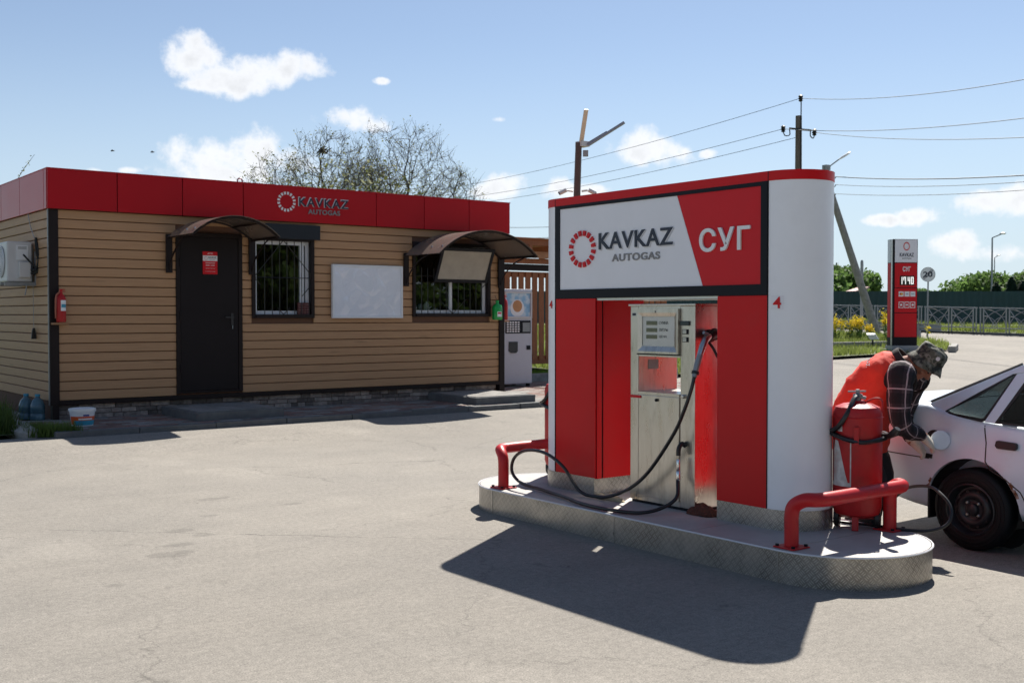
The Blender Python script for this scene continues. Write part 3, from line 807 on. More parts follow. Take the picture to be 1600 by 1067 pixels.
# door
dx0, dx1, dz0, dz1 = DR
dr = MB(); fw_ = .06
dr.box(dx0, dx0 + fw_, KY - .02, yb, dz0, dz1); dr.box(dx1 - fw_, dx1, KY - .02, yb, dz0, dz1); dr.box(dx0 + fw_, dx1 - fw_, KY - .02, yb, dz1 - fw_, dz1); dr.box(dx0 + fw_, dx1 - fw_, KY - .02, yb, dz0, dz0 + .03)
dr.build('door_frame', M['dark_trim'], kio, bevel=.004)
d = MB(); d.box(dx0 + fw_ + .005, dx1 - fw_ - .005, KY - .012, yb - .001, dz0 + .035, dz1 - fw_ - .004); door = d.build('door', M['door'], kio, bevel=.004)
def sub(b, name, m, parent, gp=None, **k):   # sub-part: vertices relative to the kiosk's base
    return b.build(name, m, parent, org=Vector(gp['_o']) if gp else Vector(kio['_o']), **k)
q = MB(); hx = dx1 - fw_ - .10; hz = kz(1.48); q.box(hx - .018, hx + .018, KY - .020, KY - .011, hz - .09, hz + .09); q.bar((hx, KY - .02, hz + .03), (hx, KY - .06, hz + .03), .016, .016); q.bar((hx + .008, KY - .06, hz + .03), (hx - .12, KY - .06, hz + .03), .018, .02)
sub(q, 'handle', mat('dark_metal', (.05, .05, .055), .35, metal=.7), door)
q = MB(); q.tube([(hx - .002, KY - .03, hz - .09), (hx - .002, KY - .035, hz - .14)], .006, 5); sub(q, 'keys', M['steel_plain'], door)
for k in range(3):
    q = MB(); zz = dz0 + .3 + k * .75; q.tube([(dx0 + fw_ - .004, KY - .026, zz), (dx0 + fw_ - .004, KY - .026, zz + .12)], .011, 6); sub(q, 'hinge', M['door'], door)
# sign on the door
sx0, sx1, sz0, sz1 = kx(6.664), kx(6.902), kz(2.187), kz(2.542)
sg = thing('door_sign', 'small red and white opening hours sign on the dark door', 'sign', ((sx0 + sx1) / 2, KY - .016, sz0))
q = MB(); q.box(sx0, sx1, KY - .020, KY - .0135, sz0, sz1); q.build('plate', M['signred'], sg)
q = MB(); q.box(sx0 + .001, sx1 - .001, KY - .022, KY - .0205, sz1 - .135, sz1 - .058); q.build('white_band', M['signwhite'], sg)
sw = sx1 - sx0; n_ = (1, 0, 0); u_ = (0, 0, 1)
text('lettering', 'АГЗС', M['letter_white'], sg, (sx0 + .07, KY - .0205, sz1 - .04), n_, u_, .08, .022, .001, .02)
text('lettering', 'KAVKAZ', M['letter_dark'], sg, (sx0 + .085, KY - .0225, sz1 - .098), n_, u_, .118, .026, .001, .02)
text('lettering', 'AUTOGAS', M['letter_grey'], sg, (sx0 + .10, KY - .0225, sz1 - .120), n_, u_, .08, .012, .001, .02)
ring(sg, (sx0 + .047, KY - .0225, sz1 - .097), (1, 0, 0), (0, 0, 1), .026, .026, M['signred'], 12, .001)
text('lettering', 'РЕЖИМ РАБОТЫ', M['letter_white'], sg, (sx0 + .04, KY - .0205, sz0 + .155), n_, u_, .14, .016, .001, .02)
text('lettering', '00:00 - 24:00', M['letter_white'], sg, (sx0 + .045, KY - .0205, sz0 + .120), n_, u_, .13, .016, .001, .02)
text('lettering', 'перерыв на обед', M['letter_white'], sg, (sx0 + .04, KY - .0205, sz0 + .080), n_, u_, .14, .011, .001, .01)
text('lettering', 'телефон горячей линии', M['letter_white'], sg, (sx0 + .035, KY - .0205, sz0 + .035), n_, u_, .15, .011, .001, .01)

# window beside the door
def bars(b, pts, r=.0065):
    for a, c in pts: b.tube([a, c], r, 5)
def window(o, mull, label):
    x0, x1, z0, z1 = o; w = MB(); f = .055
    w.box(x0, x0 + f, KY - .035, yb + .06, z0, z1); w.box(x1 - f, x1, KY - .035, yb + .06, z0, z1); w.box(x0 + f, x1 - f, KY - .035, yb + .06, z1 - f, z1); w.box(x0 + f, x1 - f, KY - .05, yb + .06, z0, z0 + f)
    win = w.build('window', M['dark_trim'], kio, bevel=.004); win['label'] = label
    a0, a1, c0, c1 = x0 + f, x1 - f, z0 + f, z1 - f; g = .055; yp = yb + .02; p = MB()
    p.box(a0, a0 + g, yp, yp + .05, c0, c1); p.box(a1 - g, a1, yp, yp + .05, c0, c1); p.box(a0 + g, a1 - g, yp, yp + .05, c1 - g, c1); p.box(a0 + g, a1 - g, yp, yp + .05, c0, c0 + g)
    for m_ in mull: p.box(m_ - g * .6, m_ + g * .6, yp - .004, yp + .05, c0 + g, c1 - g)
    sub(p, 'frame', M['pvc'], win, bevel=.004)
    e = [a0 + g] + [m_ for m_ in mull] + [a1 - g]
    for i in range(len(e) - 1):
        p = MB(); l = e[i] + (g * .6 if i else 0); r_ = e[i + 1] - (g * .6 if i < len(e) - 2 else 0); p.box(l, r_, yp + .022, yp + .028, c0 + g, c1 - g); sub(p, 'pane', M['glass'], win)
    return win, a0, a1, c0, c1
w1, a0, a1, c0, c1 = window(W1, [W1[1] - .055 - .115], 'window with white frame, black grille and dark reflections')
gy = KY - .01; q = MB(); n = 7
xs = [a0 + .03 + (a1 - a0 - .06) * i / n for i in range(n + 1)]
for x in xs[1:]: q.tube([(x, gy, c0 - .01), (x, gy, c1 + .01)], .0065, 5)
q.tube([(a0, gy, c0 + (c1 - c0) * .50), (a1, gy, c0 + (c1 - c0) * .50)], .0065, 5)
cx_ = (a0 + a1) / 2; hh = c1 - c0
bars(q, [((cx_, gy - .008, c1 + .01), (a0, gy - .008, c0 + hh * .52)), ((cx_, gy - .008, c1 + .01), (a1, gy - .008, c0 + hh * .55)), ((a0, gy - .008, c0 + hh * .48), (a0 + .08, gy - .008, c0 + hh * .40)), ((a1, gy - .008, c0 + hh * .40), (a1 - .16, gy - .008, c0 + hh * .24)), ((cx_ - .1, gy - .008, c0 + .10), (cx_, gy - .008, c0)), ((cx_ + .1, gy - .008, c0 + .10), (cx_, gy - .008, c0))])
sub(q, 'grille', M['grille'], w1)
# roller shutter box over it
q = MB(); q.box(kx(7.70), kx(8.665), KY - .10, KY - .024, kz(2.79), kz(3.03)); sb = q.build('shutter_box', M['shutter'], kio, bevel=.008)
# crate of red bricks print leaning inside the corner
q = MB()
for r_ in range(5):
    for c_ in range(4): q.box(a1 - .215 + c_ * .05, a1 - .17 + c_ * .05, yb - .045, yb - .005, c0 + .004 + r_ * .036, c0 + .036 + r_ * .036)
tag(q.build('basket', mat('dark_red_plastic', (.09, .02, .02), .5), None, org=(a1 - .1, yb, c0)), 'dark red basket standing in the corner of the window beside the door', 'basket')

w2, a0, a1, c0, c1 = window(W2, [kx(11.40)], 'serving window with dark frame under the wide canopy')
q = MB(); n = 12
for i in range(1, n): x = a0 + (a1 - a0) * i / n; q.tube([(x, gy, c0 - .01), (x, gy, c0 + .75)], .0065, 5)
q.tube([(a0, gy, c0 + .62), (a1, gy, c0 + .62)], .0065, 5)
cx_ = (a0 + a1) / 2
bars(q, [((cx_ - .28, gy - .008, c0 + .24), (cx_, gy - .008, c0)), ((cx_ + .28, gy - .008, c0 + .24), (cx_, gy - .008, c0)), ((a1 - .12, gy - .008, c0 + .66), (a1, gy - .008, c0 + .56)), ((a1 - .12, gy - .008, c0 + .44), (a1, gy - .008, c0 + .54))])
sub(q, 'grille', M['grille'], w2)
# hinged flap hanging outwards from the top of the serving window
tl, tr_, bl_, br_ = Vector((10.11, 15.10, 2.63)), Vector((11.08, 15.10, 2.63)), Vector((10.10, 15.31, 2.12)), Vector((11.07, 15.31, 2.12))
ux = (tr_ - tl).normalized(); uz = (tl - bl_).normalized(); wd, ht = (tr_ - tl).length, (tl - bl_).length; cn = (tl + br_) / 2
fl_ = MB(); nn = ux.cross(uz)
for s_, (hw, hh2) in ((0, (wd / 2 + .05, .025)), (1, (wd / 2 + .05, .025))):
    fl_.obox(cn + uz * ((ht / 2) * (1 if s_ else -1)), ux * hw, uz * hh2, nn * .018)
for s_ in (-1, 1): fl_.obox(cn + ux * (wd / 2 + .025) * s_, ux * .025, uz * (ht / 2 - .025), nn * .018)
flap = fl_.build('window_flap', M['black'], kio); flap['label'] = 'grey panelled flap of the serving window leaning outwards at its top'
q = MB(); q.obox(cn, ux * (wd / 2), uz * (ht / 2 - .025), nn * .006); sub(q, 'flap_panel', mat('grey_panel', (.36, .32, .27), .5, spec=.3), flap)
# cups and jars on the sill inside the serving window
for i, (dx, h_, r_, mm, nm, lb) in enumerate(((.10, .10, .035, 'pvc', 'cup', 'white cup leftmost on the serving window sill'), (.20, .13, .04, 'lampgrey', 'jar', 'grey glass jar behind the serving window glass'), (.33, .14, .05, 'letter_white', 'teapot', 'pale round teapot on the serving window sill'), (.50, .06, .05, 'acwhite', 'bowl', 'low pale bowl on the serving window sill'))):
    q = MB(); q.lathe([(r_ * .7, 0), (r_, h_ * .3), (r_, h_ * .8), (r_ * .75, h_), (r_ * .65, h_)], (a0 + dx, yb + .13, c0 + .03), 12)
    if nm == 'teapot': q.ball((a0 + dx, yb + .13, c0 + .03 + h_ * 1.05), .018); q.tube([(a0 + dx + r_, yb + .13, c0 + .08), (a0 + dx + r_ + .05, yb + .13, c0 + .12)], [.014, .008], 6)
    tag(q.build(nm, M[mm], None, org=(a0 + dx, yb + .13, c0 + .03), smooth=True), lb, nm)
q = MB(); q.box(a0, a1, yb + .08, yb + .3, c0 - .02, c0 + .028); q.build('window_sill', M['pvc'], kio)

# arched canopies
def canopy(name, label, xa, xb, yf, z0, z1, grp):
    o = thing(name, label, 'canopy', ((xa + xb) / 2, KY, z0), grp)
    w = (xb - xa) / 2; rise = z1 - z0; Rr = (w * w + rise * rise) / (2 * rise); cx, cz = (xa + xb) / 2, z1 - Rr; am = math.asin(w / Rr)
    def arc(y, r_, n=18, ext=0): return [Vector((cx + (Rr + r_) * math.sin(-am - ext + 2 * (am + ext) * i / n), y, cz + (Rr + r_) * math.cos(-am - ext + 2 * (am + ext) * i / n))) for i in range(n + 1)]
    s_ = MB(); rings = []
    A, B2, C2, D2 = arc(yf, .006, ext=.03), arc(KY - .03, .006, ext=.03), arc(KY - .03, .0, ext=.03), arc(yf, .0, ext=.03)
    s_.loft([[A[i], B2[i], C2[i], D2[i]] for i in range(len(A))]); s_.build('roof_sheet', M['poly'], o, smooth=True, angle=30)
    for nm, y in (('front_hoop', yf + .03), ('rear_hoop', KY - .05)):
        q = MB(); q.tube(arc(y, -.022), .014, 6); q.build(nm, M['dark_trim'], o, smooth=True)
    for sx in (xa, xb):
        q = MB(); q.bar((sx, yf + .02, z0 - .02), (sx, KY - .02, z0 - .02), .028, .028); q.build('side_rail', M['dark_trim'], o)
    for f_ in (.25, .75):
        t = -am + 2 * am * f_; q = MB(); x, z = cx + (Rr - .022) * math.sin(t), cz + (Rr - .022) * math.cos(t); q.bar((x, yf + .03, z), (x, KY - .03, z), .022, .022); q.build('purlin', M['dark_trim'], o)
    for sx, s in ((xa, -1), (xb, 1)):
        q = MB(); q.box(sx - .045, sx + .045, KY - .055, KY - .024, z0 - .52, z0 + .02); q.build('wall_plate', M['dark_trim'], o, bevel=.003)
        q = MB(); q.tube(spline([(sx, KY - .05, z0 - .48), (sx, KY - .16, z0 - .30), (sx, KY - .42, z0 - .12), (sx, yf + .35, z0 - .03)], 5), .012, 6); q.build('brace', M['dark_trim'], o)
    for y in (yf + .12, yf + .42):
        for ss in (-1, 1):
            t = ss * (am - .10); q = MB(); c = Vector((cx + Rr * math.sin(t), y, cz + Rr * math.cos(t))); d_ = Vector((math.sin(t), 0, math.cos(t))); q.lathe([(.018, .004), (.018, .012), (.010, .02)], c, 8, d_); q.build('bolt', M['chrome'], o)
    return o
canopy('door_canopy', 'small arched brown canopy above the dark door', kx(6.12), kx(7.47), kx(15.7), kz(2.76), kz(3.03), 'arched brown canopies on the kiosk')
canopy('window_canopy', 'wide arched brown canopy above the serving window', kx(10.38), kx(12.45), kx(15.6), kz(2.62), kz(3.02), 'arched brown canopies on the kiosk')

# noticeboard
bx0, bx1, bz0, bz1 = kx(8.902), kx(10.288), kz(1.494), kz(2.403)
nb = thing('notice_board', 'empty white notice board wrapped in glossy film', 'board', ((bx0 + bx1) / 2, KY, bz0))
q = MB(); q.box(bx0, bx1, KY - .055, KY - .025, bz0, bz1); q.build('back_panel', M['pvc'], nb)
q = MB(); t = .035
q.box(bx0, bx0 + t, KY - .075, KY - .056, bz0, bz1); q.box(bx1 - t, bx1, KY - .075, KY - .056, bz0, bz1); q.box(bx0 + t, bx1 - t, KY - .075, KY - .056, bz1 - t, bz1); q.box(bx0 + t, bx1 - t, KY - .075, KY - .056, bz0, bz0 + t)
q.build('frame', M['pvc'], nb, bevel=.004)
# film surface with wrinkles
nx, nz_ = 110, 70; q = MB()
for j in range(nz_ + 1):
    for i in range(nx + 1):
        u, v = i / nx, j / nz_; x = bx0 + t + (bx1 - bx0 - 2 * t) * u; z = bz0 + t + (bz1 - bz0 - 2 * t) * v
        wv = mathutils.noise.noise(Vector((u * 5 + .8 * v, v * 1.6, 3))) * .012 + mathutils.noise.noise(Vector((u * 9 - 4 * v, v * 3.2, 9))) * .003 + .004 * max(0, 1 - 7 * abs(mathutils.noise.noise(Vector((u * 3.2 + v * 1.1, v * 2.1, 7))))) + .0018 * max(0, 1 - 8 * abs(mathutils.noise.noise(Vector((u * 5 - v * 2.2, v * 2.5, 17)))))
        q.v.append(Vector((x, KY - .066 + wv, z)))
for j in range(nz_):
    for i in range(nx): a = j * (nx + 1) + i; q.f.append((a, a + 1, a + nx + 2, a + nx + 1))
q.build('film', M['film'], nb, smooth=True, angle=180)

# steps
def step(x0, x1, y0, y1, label):
    s_ = thing('step', label, 'step', ((x0 + x1) / 2, y0, PZ), 'concrete steps at the kiosk')
    q = MB(); q.box(x0, x1, y0, y1, PZ - .02, PZ + .115); q.build('block', M['concrete_dark'], s_, bevel=.012)
    nx_ = int((x1 - x0 - .1) / .2); ny_ = int((y1 - y0 - .1) / .2); w = (x1 - x0 - .1) / nx_; d_ = (y1 - y0 - .1) / ny_
    for i in range(nx_):
        for j in range(ny_):
            q = MB(); q.box(x0 + .05 + i * w + .003, x0 + .05 + (i + 1) * w - .003, y0 + .05 + j * d_ + .003, y0 + .05 + (j + 1) * d_ - .003, PZ + .116, PZ + .124); q.build('tile', M['paver_g'], s_)
step(5.50, 6.75, 14.05, 15.36, 'low grey concrete step in front of the dark door')
step(9.95, 11.12, 13.97, 15.36, 'low grey concrete step under the serving window')

# air conditioner on the left wall
ac = thing('air_conditioner', 'white outdoor air conditioner unit on the left side wall', 'air conditioner', (3.82, 16.5, 2.0))
q = MB(); q.box(3.66, 3.98, 16.1, 16.92, 2.0, 2.55); q.build('casing', M['acwhite'], ac, bevel=.02)
q = MB(); c = Vector((3.655, 16.42, 2.28))
for k in range(1, 8): q.lathe([(.03 * k + .003, 0), (.03 * k + .003, .01), (.03 * k - .003, .01), (.03 * k - .003, 0)], c, 24, (-1, 0, 0), cap=False)
for k in range(8): t = math.pi * k / 8; q.bar(c + Vector((-.006, .21 * math.cos(t), .21 * math.sin(t))), c - Vector((.006, .21 * math.cos(t), .21 * math.sin(t))), .005, .005)
q.build('fan_grille', M['pvc'], ac)
q = MB(); q.lathe([(.22, 0), (.22, .004)], c + Vector((.001, 0, 0)), 28, (-1, 0, 0)); q.build('fan_recess', M['greypaint'], ac)
q = MB(); q.box(3.78, 3.93, 16.085, 16.099, 2.30, 2.50); q.build('data_plate', M['letter_white'], ac)
q = MB()
for k in range(3): q.box(3.80, 3.91, 16.083, 16.0845, 2.445 + k * .014, 2.453 + k * .014)
q.build('plate_lines', M['greypaint'], ac)
q = MB(); q.box(3.80, 3.95, 16.03, 16.099, 2.06, 2.27); q.build('service_box', M['acwhite'], ac, bevel=.01)
q = MB()
for y in (16.2, 16.8): q.bar((3.60, y, 1.975), (4.02, y, 1.975), .03, .04); q.bar((4.01, y, 1.97), (4.01, y, 2.50), .03, .03)
q.bar((3.62, 16.08, 1.97), (4.02, 16.08, 1.97), .03, .05); q.bar((4.02, 16.06, 1.95), (4.02, 16.06, 2.42), .05, .03)
q.build('bracket', M['greymetal'], ac)
q = MB()
q.tube(spline([(3.95, 16.05, 2.16), (4.0, 15.98, 2.17), (4.02, 15.92, 2.27), (4.0, 15.93, 2.42), (4.0, 15.97, 2.58)]), .018, 7)
q.tube(spline([(3.95, 16.05, 2.12), (4.01, 15.96, 2.13), (4.04, 15.88, 2.25), (4.015, 15.9, 2.44), (4.0, 15.97, 2.6)]), .016, 7)
q.tube(spline([(3.85, 16.02, 2.37), (3.93, 15.99, 2.27), (3.99, 15.97, 2.2), (4.0, 15.95, 2.15)]), .012, 6)
q.build('pipe', M['pipe_black'], ac, smooth=True)
q = MB(); q.tube(spline([(3.9, 16.05, 1.97), (3.885, 16.04, 1.88), (3.87, 16.03, 1.82)]), .007, 6); q.build('drain_hose', M['greypaint'], ac)
q = MB(); q.tube(spline([(3.99, 16.0, 2.6), (3.99, 16.2, 2.78), (3.985, 16.3, 2.95)], 5), .006, 5); q.build('cable', M['greypaint'], ac)

cb = thing('hanging_plug', 'black plug hanging on a thin wire below the air conditioner', 'plug', (4.0, 16.06, 1.2))
q = MB(); q.tube([(3.985, 16.07, 1.95), (3.987, 16.06, 1.36)], .004, 5); q.build('wire', M['greypaint'], cb)
q = MB(); q.loft([[(3.985 + a * w, 16.06 + c_ * .014, z) for a, c_ in ((-1, -1), (1, -1), (1, 1), (-1, 1))] for w, z in ((.015, 1.37), (.022, 1.33), (.034, 1.22))]); q.build('plug_body', M['plug'], cb)

# small extinguishers and jug on the kiosk
def small_ext(x, y, z, label, rr=.062, h_=.37, lab=True):
    e = thing('fire_extinguisher', label, 'fire extinguisher', (x, y, z), 'fire extinguishers hung on the kiosk')
    q = MB(); q.lathe([(rr * .9, 0), (rr, .02), (rr, h_ * .82), (rr * .8, h_ * .93), (rr * .38, h_), (rr * .3, h_ + .02)], (x, y, z), 18); q.build('cylinder', M['extred'], e, smooth=True)
    q = MB(); q.lathe([(.018, 0), (.018, .03), (.022, .035), (.022, .05), (0.01, .052)], (x, y, z + h_ + .015), 10); q.box(x - .012, x + .05, y - .012, y + .012, z + h_ + .055, z + h_ + .066); q.box(x - .012, x + .055, y - .01, y + .01, z + h_ + .03, z + h_ + .04); q.build('valve', M['extred'], e)
    q = MB(); q.tube(spline([(x - .02, y - .01, z + h_ + .03), (x - .07, y - .03, z + h_ - .03), (x - .075, y - .02, z + h_ * .5), (x - .07, y - .01, z + .05)], 6), .011, 6); q.build('hose', mat('dull_orange_hose', (.35, .10, .06), .6), e, smooth=True)
    q = MB(); n = 8
    q.loft([[(x + (rr + .001) * math.sin(t), y - (rr + .001) * math.cos(t), z + zz) for zz in (h_ * .40, h_ * .78)] for t in [-.3 + 1.3 * i / n for i in range(n + 1)]], cap=False, closed=False); q.build('label', M['letter_white'] if lab else M['extred'], e, fix=False)
    q = MB(); n = 8
    q.loft([[(x + (rr + .002) * math.sin(t), y - (rr + .002) * math.cos(t), z + zz) for zz in (h_ * .52, h_ * .64)] for t in [-.2 + 1.1 * i / n for i in range(n + 1)]], cap=False, closed=False); q.build('label_print', M['teal'] if lab else M['extred'], e, fix=False)
    q = MB(); q.box(x - .11, x + .09, y - .03, y + .10, z - .035, z - .008); q.build('bracket', M['fencewood_l'], e)
    return e
small_ext(4.145, KY - .10, 1.455, 'small red fire extinguisher with white label on the left kiosk corner')
small_ext(11.66, KY + .12, 1.46, 'red fire extinguisher on the right kiosk corner beside the coffee machine', lab=False)
jg = thing('green_jug', 'green plastic jug with white label hanging by the serving window', 'jug', (kx(12.33), KY - .10, kz(1.46)))
q = MB(); x, y, z = kx(12.33), KY - .10, kz(1.46)
q.loft([[(x + a * .085 * s_, y + c_ * .045 * s_, z + h_) for a, c_ in ((-1, -.7), (-.7, -1), (.7, -1), (1, -.7), (1, .7), (.7, 1), (-.7, 1), (-1, .7))] for s_, h_ in ((.92, 0), (1, .02), (1, .2), (.8, .25), (.35, .275), (.3, .3))]); q.build('bottle', M['green'], jg, smooth=True)
q = MB(); q.box(x - .03, x + .06, y - .049, y - .046, z + .05, z + .14); q.build('label', M['letter_white'], jg)
q = MB(); q.box(x - .02, x + .05, y - .0505, y - .0492, z + .10, z + .125); q.build('label_print', M['signred'], jg)
q = MB(); q.lathe([(.03, 0), (.03, .03), (.0, .031)], (x, y, z + .30), 10); q.build('cap', M['green'], jg)
q = MB(); q.tube([(x, y, z + .31), (x, KY - .03, z + .42)], .005, 5); q.build('string', M['plug'], jg)

# bucket and water bottles
bk = thing('paint_bucket', 'white paint bucket with an orange and blue label on the pavement', 'bucket', (4.151, 14.43, PZ))
c = (4.151, 14.43, PZ)
q = MB(); q.lathe([(.125, 0), (.130, .004), (.152, .175), (.158, .18), (.158, .2)], c, 28); q.build('tub', M['pvc'], bk, smooth=True)
q = MB(); q.lathe([(.163, .19), (.165, .20), (.165, .218), (.15, .222), (.148, .215), (.0, .214)], c, 28); q.build('lid', M['letter_white'], bk, smooth=True)
def band(z0, z1, m, t0, t1, nm, dr=.0012):
    q = MB(); n = 20; f = lambda z: .1302 + (z - .004) * .022 / .171 + dr
    q.loft([[(c[0] + f(z) * math.sin(t), c[1] - f(z) * math.cos(t), c[2] + z) for z in (z0, z1)] for t in [t0 + (t1 - t0) * i / n for i in range(n + 1)]], cap=False, closed=False); q.build(nm, m, bk, fix=False)
band(.02, .125, M['orange'], -1.5, 1.6, 'orange_label'); band(.015, .075, M['teal'], -1.0, 1.3, 'blue_label', .002); band(.128, .15, mat('blue_oval', (.02, .05, .25), .4), -.2, .3, 'blue_logo', .002)
band(.084, .102, M['letter_white'], -.6, .65, 'white_strip', .0022)
q = MB(); q.tube([(c[0] + .165 * math.cos(t), c[1] - .165 * math.sin(t), c[2] + .2 - .10 * math.sin(t) * .3) for t in [math.pi * i / 14 for i in range(15)]], .003, 5); q.build('handle', M['pvc'], bk)
for i, (x, y, lb) in enumerate(((3.90, 15.56, 'blue water bottle standing nearest the kiosk corner'), (3.80, 15.74, 'blue water bottle standing behind the other one by the plinth'))):
    wb = thing('water_bottle', lb, 'bottle', (x, y, PZ), 'blue water bottles by the plinth')
    q = MB(); q.lathe([(.085, 0), (.095, .01), (.095, .08), (.088, .09), (.095, .10), (.095, .19), (.07, .26), (.03, .30), (.028, .32)], (x, y, PZ), 16); q.build('body', M['bluewater'], wb, smooth=True)
    q = MB(); q.lathe([(.034, 0), (.034, .03), (.0, .031)], (x, y, PZ + .315), 12); q.build('cap', M['teal'], wb)

# coffee machine
vx0, vx1, vy = 12.80, 13.50, 17.07
vm = thing('coffee_machine', 'grey coffee vending machine with a cup poster beside the kiosk', 'vending machine', ((vx0 + vx1) / 2, vy, PZ))
q = MB(); q.box(vx0, vx1, vy, vy + .62, PZ + .06, 2.05); q.build('cabinet', M['vend'], vm, bevel=.015)
q = MB(); q.box(vx0 + .05, vx1 - .05, vy - .005, vy - .001, 1.52, 1.97); q.build('poster', M['poster'], vm)
q = MB(); t = .03
for a in ((vx0 + .02, vx0 + .05, 1.49, 2.0), (vx1 - .05, vx1 - .02, 1.49, 2.0), (vx0 + .05, vx1 - .05, 1.49, 1.52), (vx0 + .05, vx1 - .05, 1.97, 2.0)): q.box(a[0], a[1], vy - .03, vy - .001, a[2], a[3])
q.build('poster_frame', M['acwhite'], vm)
cc = Vector(((vx0 + vx1) / 2 - .02, vy - .0065, 1.72))
q = MB(); q.lathe([(.17, 0), (.17, .001)], cc + Vector((0, 0, -.04)), 26, (0, -1, 0)); q.build('saucer_print', M['letter_white'], vm)
q = MB(); q.lathe([(.115, 0), (.115, .001)], cc + Vector((0, -.0015, 0)), 24, (0, -1, 0)); q.build('coffee_print', mat('coffee_print_brown', (.50, .24, .10), .4), vm)
q = MB(); q.box(vx0 + .04, vx1 - .04, vy - .006, vy - .001, 1.19, 1.44); q.build('keypad_panel', M['black'], vm)
for i in range(5):
    for j in range(5):
        q = MB(); q.box(vx0 + .07 + i * .066, vx0 + .115 + i * .066, vy - .014, vy - .007, 1.215 + j * .044, 1.243 + j * .044); q.build('key', M['letter_white'], vm)
q = MB(); q.box(vx0 + .46, vx1 - .06, vy - .012, vy - .007, 1.22, 1.40); q.build('coin_panel', M['greymetal'], vm)
q = MB(); q.box(vx0 + .12, vx0 + .34, vy - .012, vy - .001, .84, 1.03); q.prism([(0, 0), (.2, 0), (.16, -.03), (.04, -.03)], (vx0 + .13, vy - .012, .84), (1, 0, 0), (0, 0, 1), .01); q.build('dispensing_door', mat('dark_smoke', (.03, .035, .045), .2), vm, bevel=.004)
q = MB(); q.box(vx1 - .14, vx1 - .05, vy - .012, vy - .001, .87, .95); q.build('coin_return', M['black'], vm)
for x in (vx0 + .05, vx1 - .05):
    q = MB(); q.box(x - .03, x + .03, vy + .05, vy + .1, PZ, PZ + .06); q.box(x - .03, x + .03, vy + .5, vy + .55, PZ, PZ + .06); q.build('foot', M['black'], vm)

# wooden fence and pergola behind
fy = 18.86
wf = thing('wooden_fence', 'tall brown slatted wooden fence beside the coffee machine', 'fence', (11.7, fy, PZ))
x = 11.75
while x < 19.0:
    q = MB(); jz = random.uniform(-.01, .01); q.box(x, x + .132, fy, fy + .025, .58 + jz, 2.46 + jz); q.build('slat', M['fencewood'], wf); x += .187
for z0, z1 in ((.48, .66), (2.36, 2.48)):
    q = MB(); q.box(11.7, 19.05, fy + .027, fy + .08, z0, z1); q.build('rail', M['fencewood'], wf)
for x in (11.7, 14.1, 16.5, 19.05):
    q = MB(); q.box(x - .06, x + .06, fy + .082, fy + .2, PZ - .2, 2.5); q.build('post', M['fencewood'], wf)
pg = thing('pergola', 'brown timber shade roof above the slatted fence', 'pergola', (14.5, fy, PZ))
for z0, z1, y0, m_ in ((2.50, 2.64, fy - .06, 'dark_trim'), (2.645, 2.76, fy - .16, 'fencewood'), (2.765, 2.90, fy - .32, 'fencewood_l'), (3.02, 3.14, fy - .50, 'fencewood')):
    q = MB(); q.box(11.75, 17.6, y0, y0 + .06, z0, z1); q.build('beam', M[m_], pg)
x = 11.9
while x < 17.5:
    q = MB(); q.box(x, x + .07, fy - .6, fy + 2.2, 2.905, 3.018); q.build('rafter', M['fencewood'], pg); x += .62
for k in range(13):
    q = MB(); q.box(11.7, 17.65, fy - .56 + k * .21, fy - .40 + k * .21, 3.141, 3.17); q.build('roof_board', M['fencewood'], pg)
for x in (11.95, 17.4):
    for y in (fy + .25, fy + 2.1):
        q = MB(); q.box(x - .07, x + .07, y - .07, y + .07, PZ - .2, 2.90); q.build('post', M['fencewood'], pg)
# planter kerb with low plants in front of the fence
kb = MB(); kb.box(13.6, 19.0, 18.45, 18.55, .05, .30); q = kb.build('planter_kerb', M['concrete'], None, org=(16, 18.5, 0), bevel=.015); kind(q, 'structure')
# ------------------------------------------------------------------ pump island
IZ = .19
isl = thing('pump_island', 'low fuel pump island with checker plate sides and pale tiled top', 'island', (5.65, 5.55, 0))
out = rect_stadium(5.10, 6.20, 4.15, 6.95, 20)
# skirt with arc-length uv
def skirt(name, outline, z0, z1, parent, m, i0, i1, extra=0):
    q = MB(); n = len(outline); L = 0; us = []
    P = [Vector((*outline[i % n], 0)) for i in range(i0, i1 + 1)]
    ins = Vector((0, 0, 0))
    for i, p in enumerate(P):
        if i: L += (p - P[i - 1]).length
        us.append(L)
    for p in P: q.v += [Vector((p.x, p.y, z0)), Vector((p.x, p.y, z1))]
    for i in range(len(P) - 1): q.f.append((2 * i, 2 * i + 2, 2 * i + 3, 2 * i + 1))
    ob = q.build(name, m, parent, smooth=True, fix=False)
    uv = ob.data.uv_layers.new(name='UVMap')
    for lp in ob.data.loops: uv.data[lp.index].uv = (us[lp.vertex_index // 2], (z0, z1)[lp.vertex_index % 2])
    return ob
n = len(out)
o2 = out
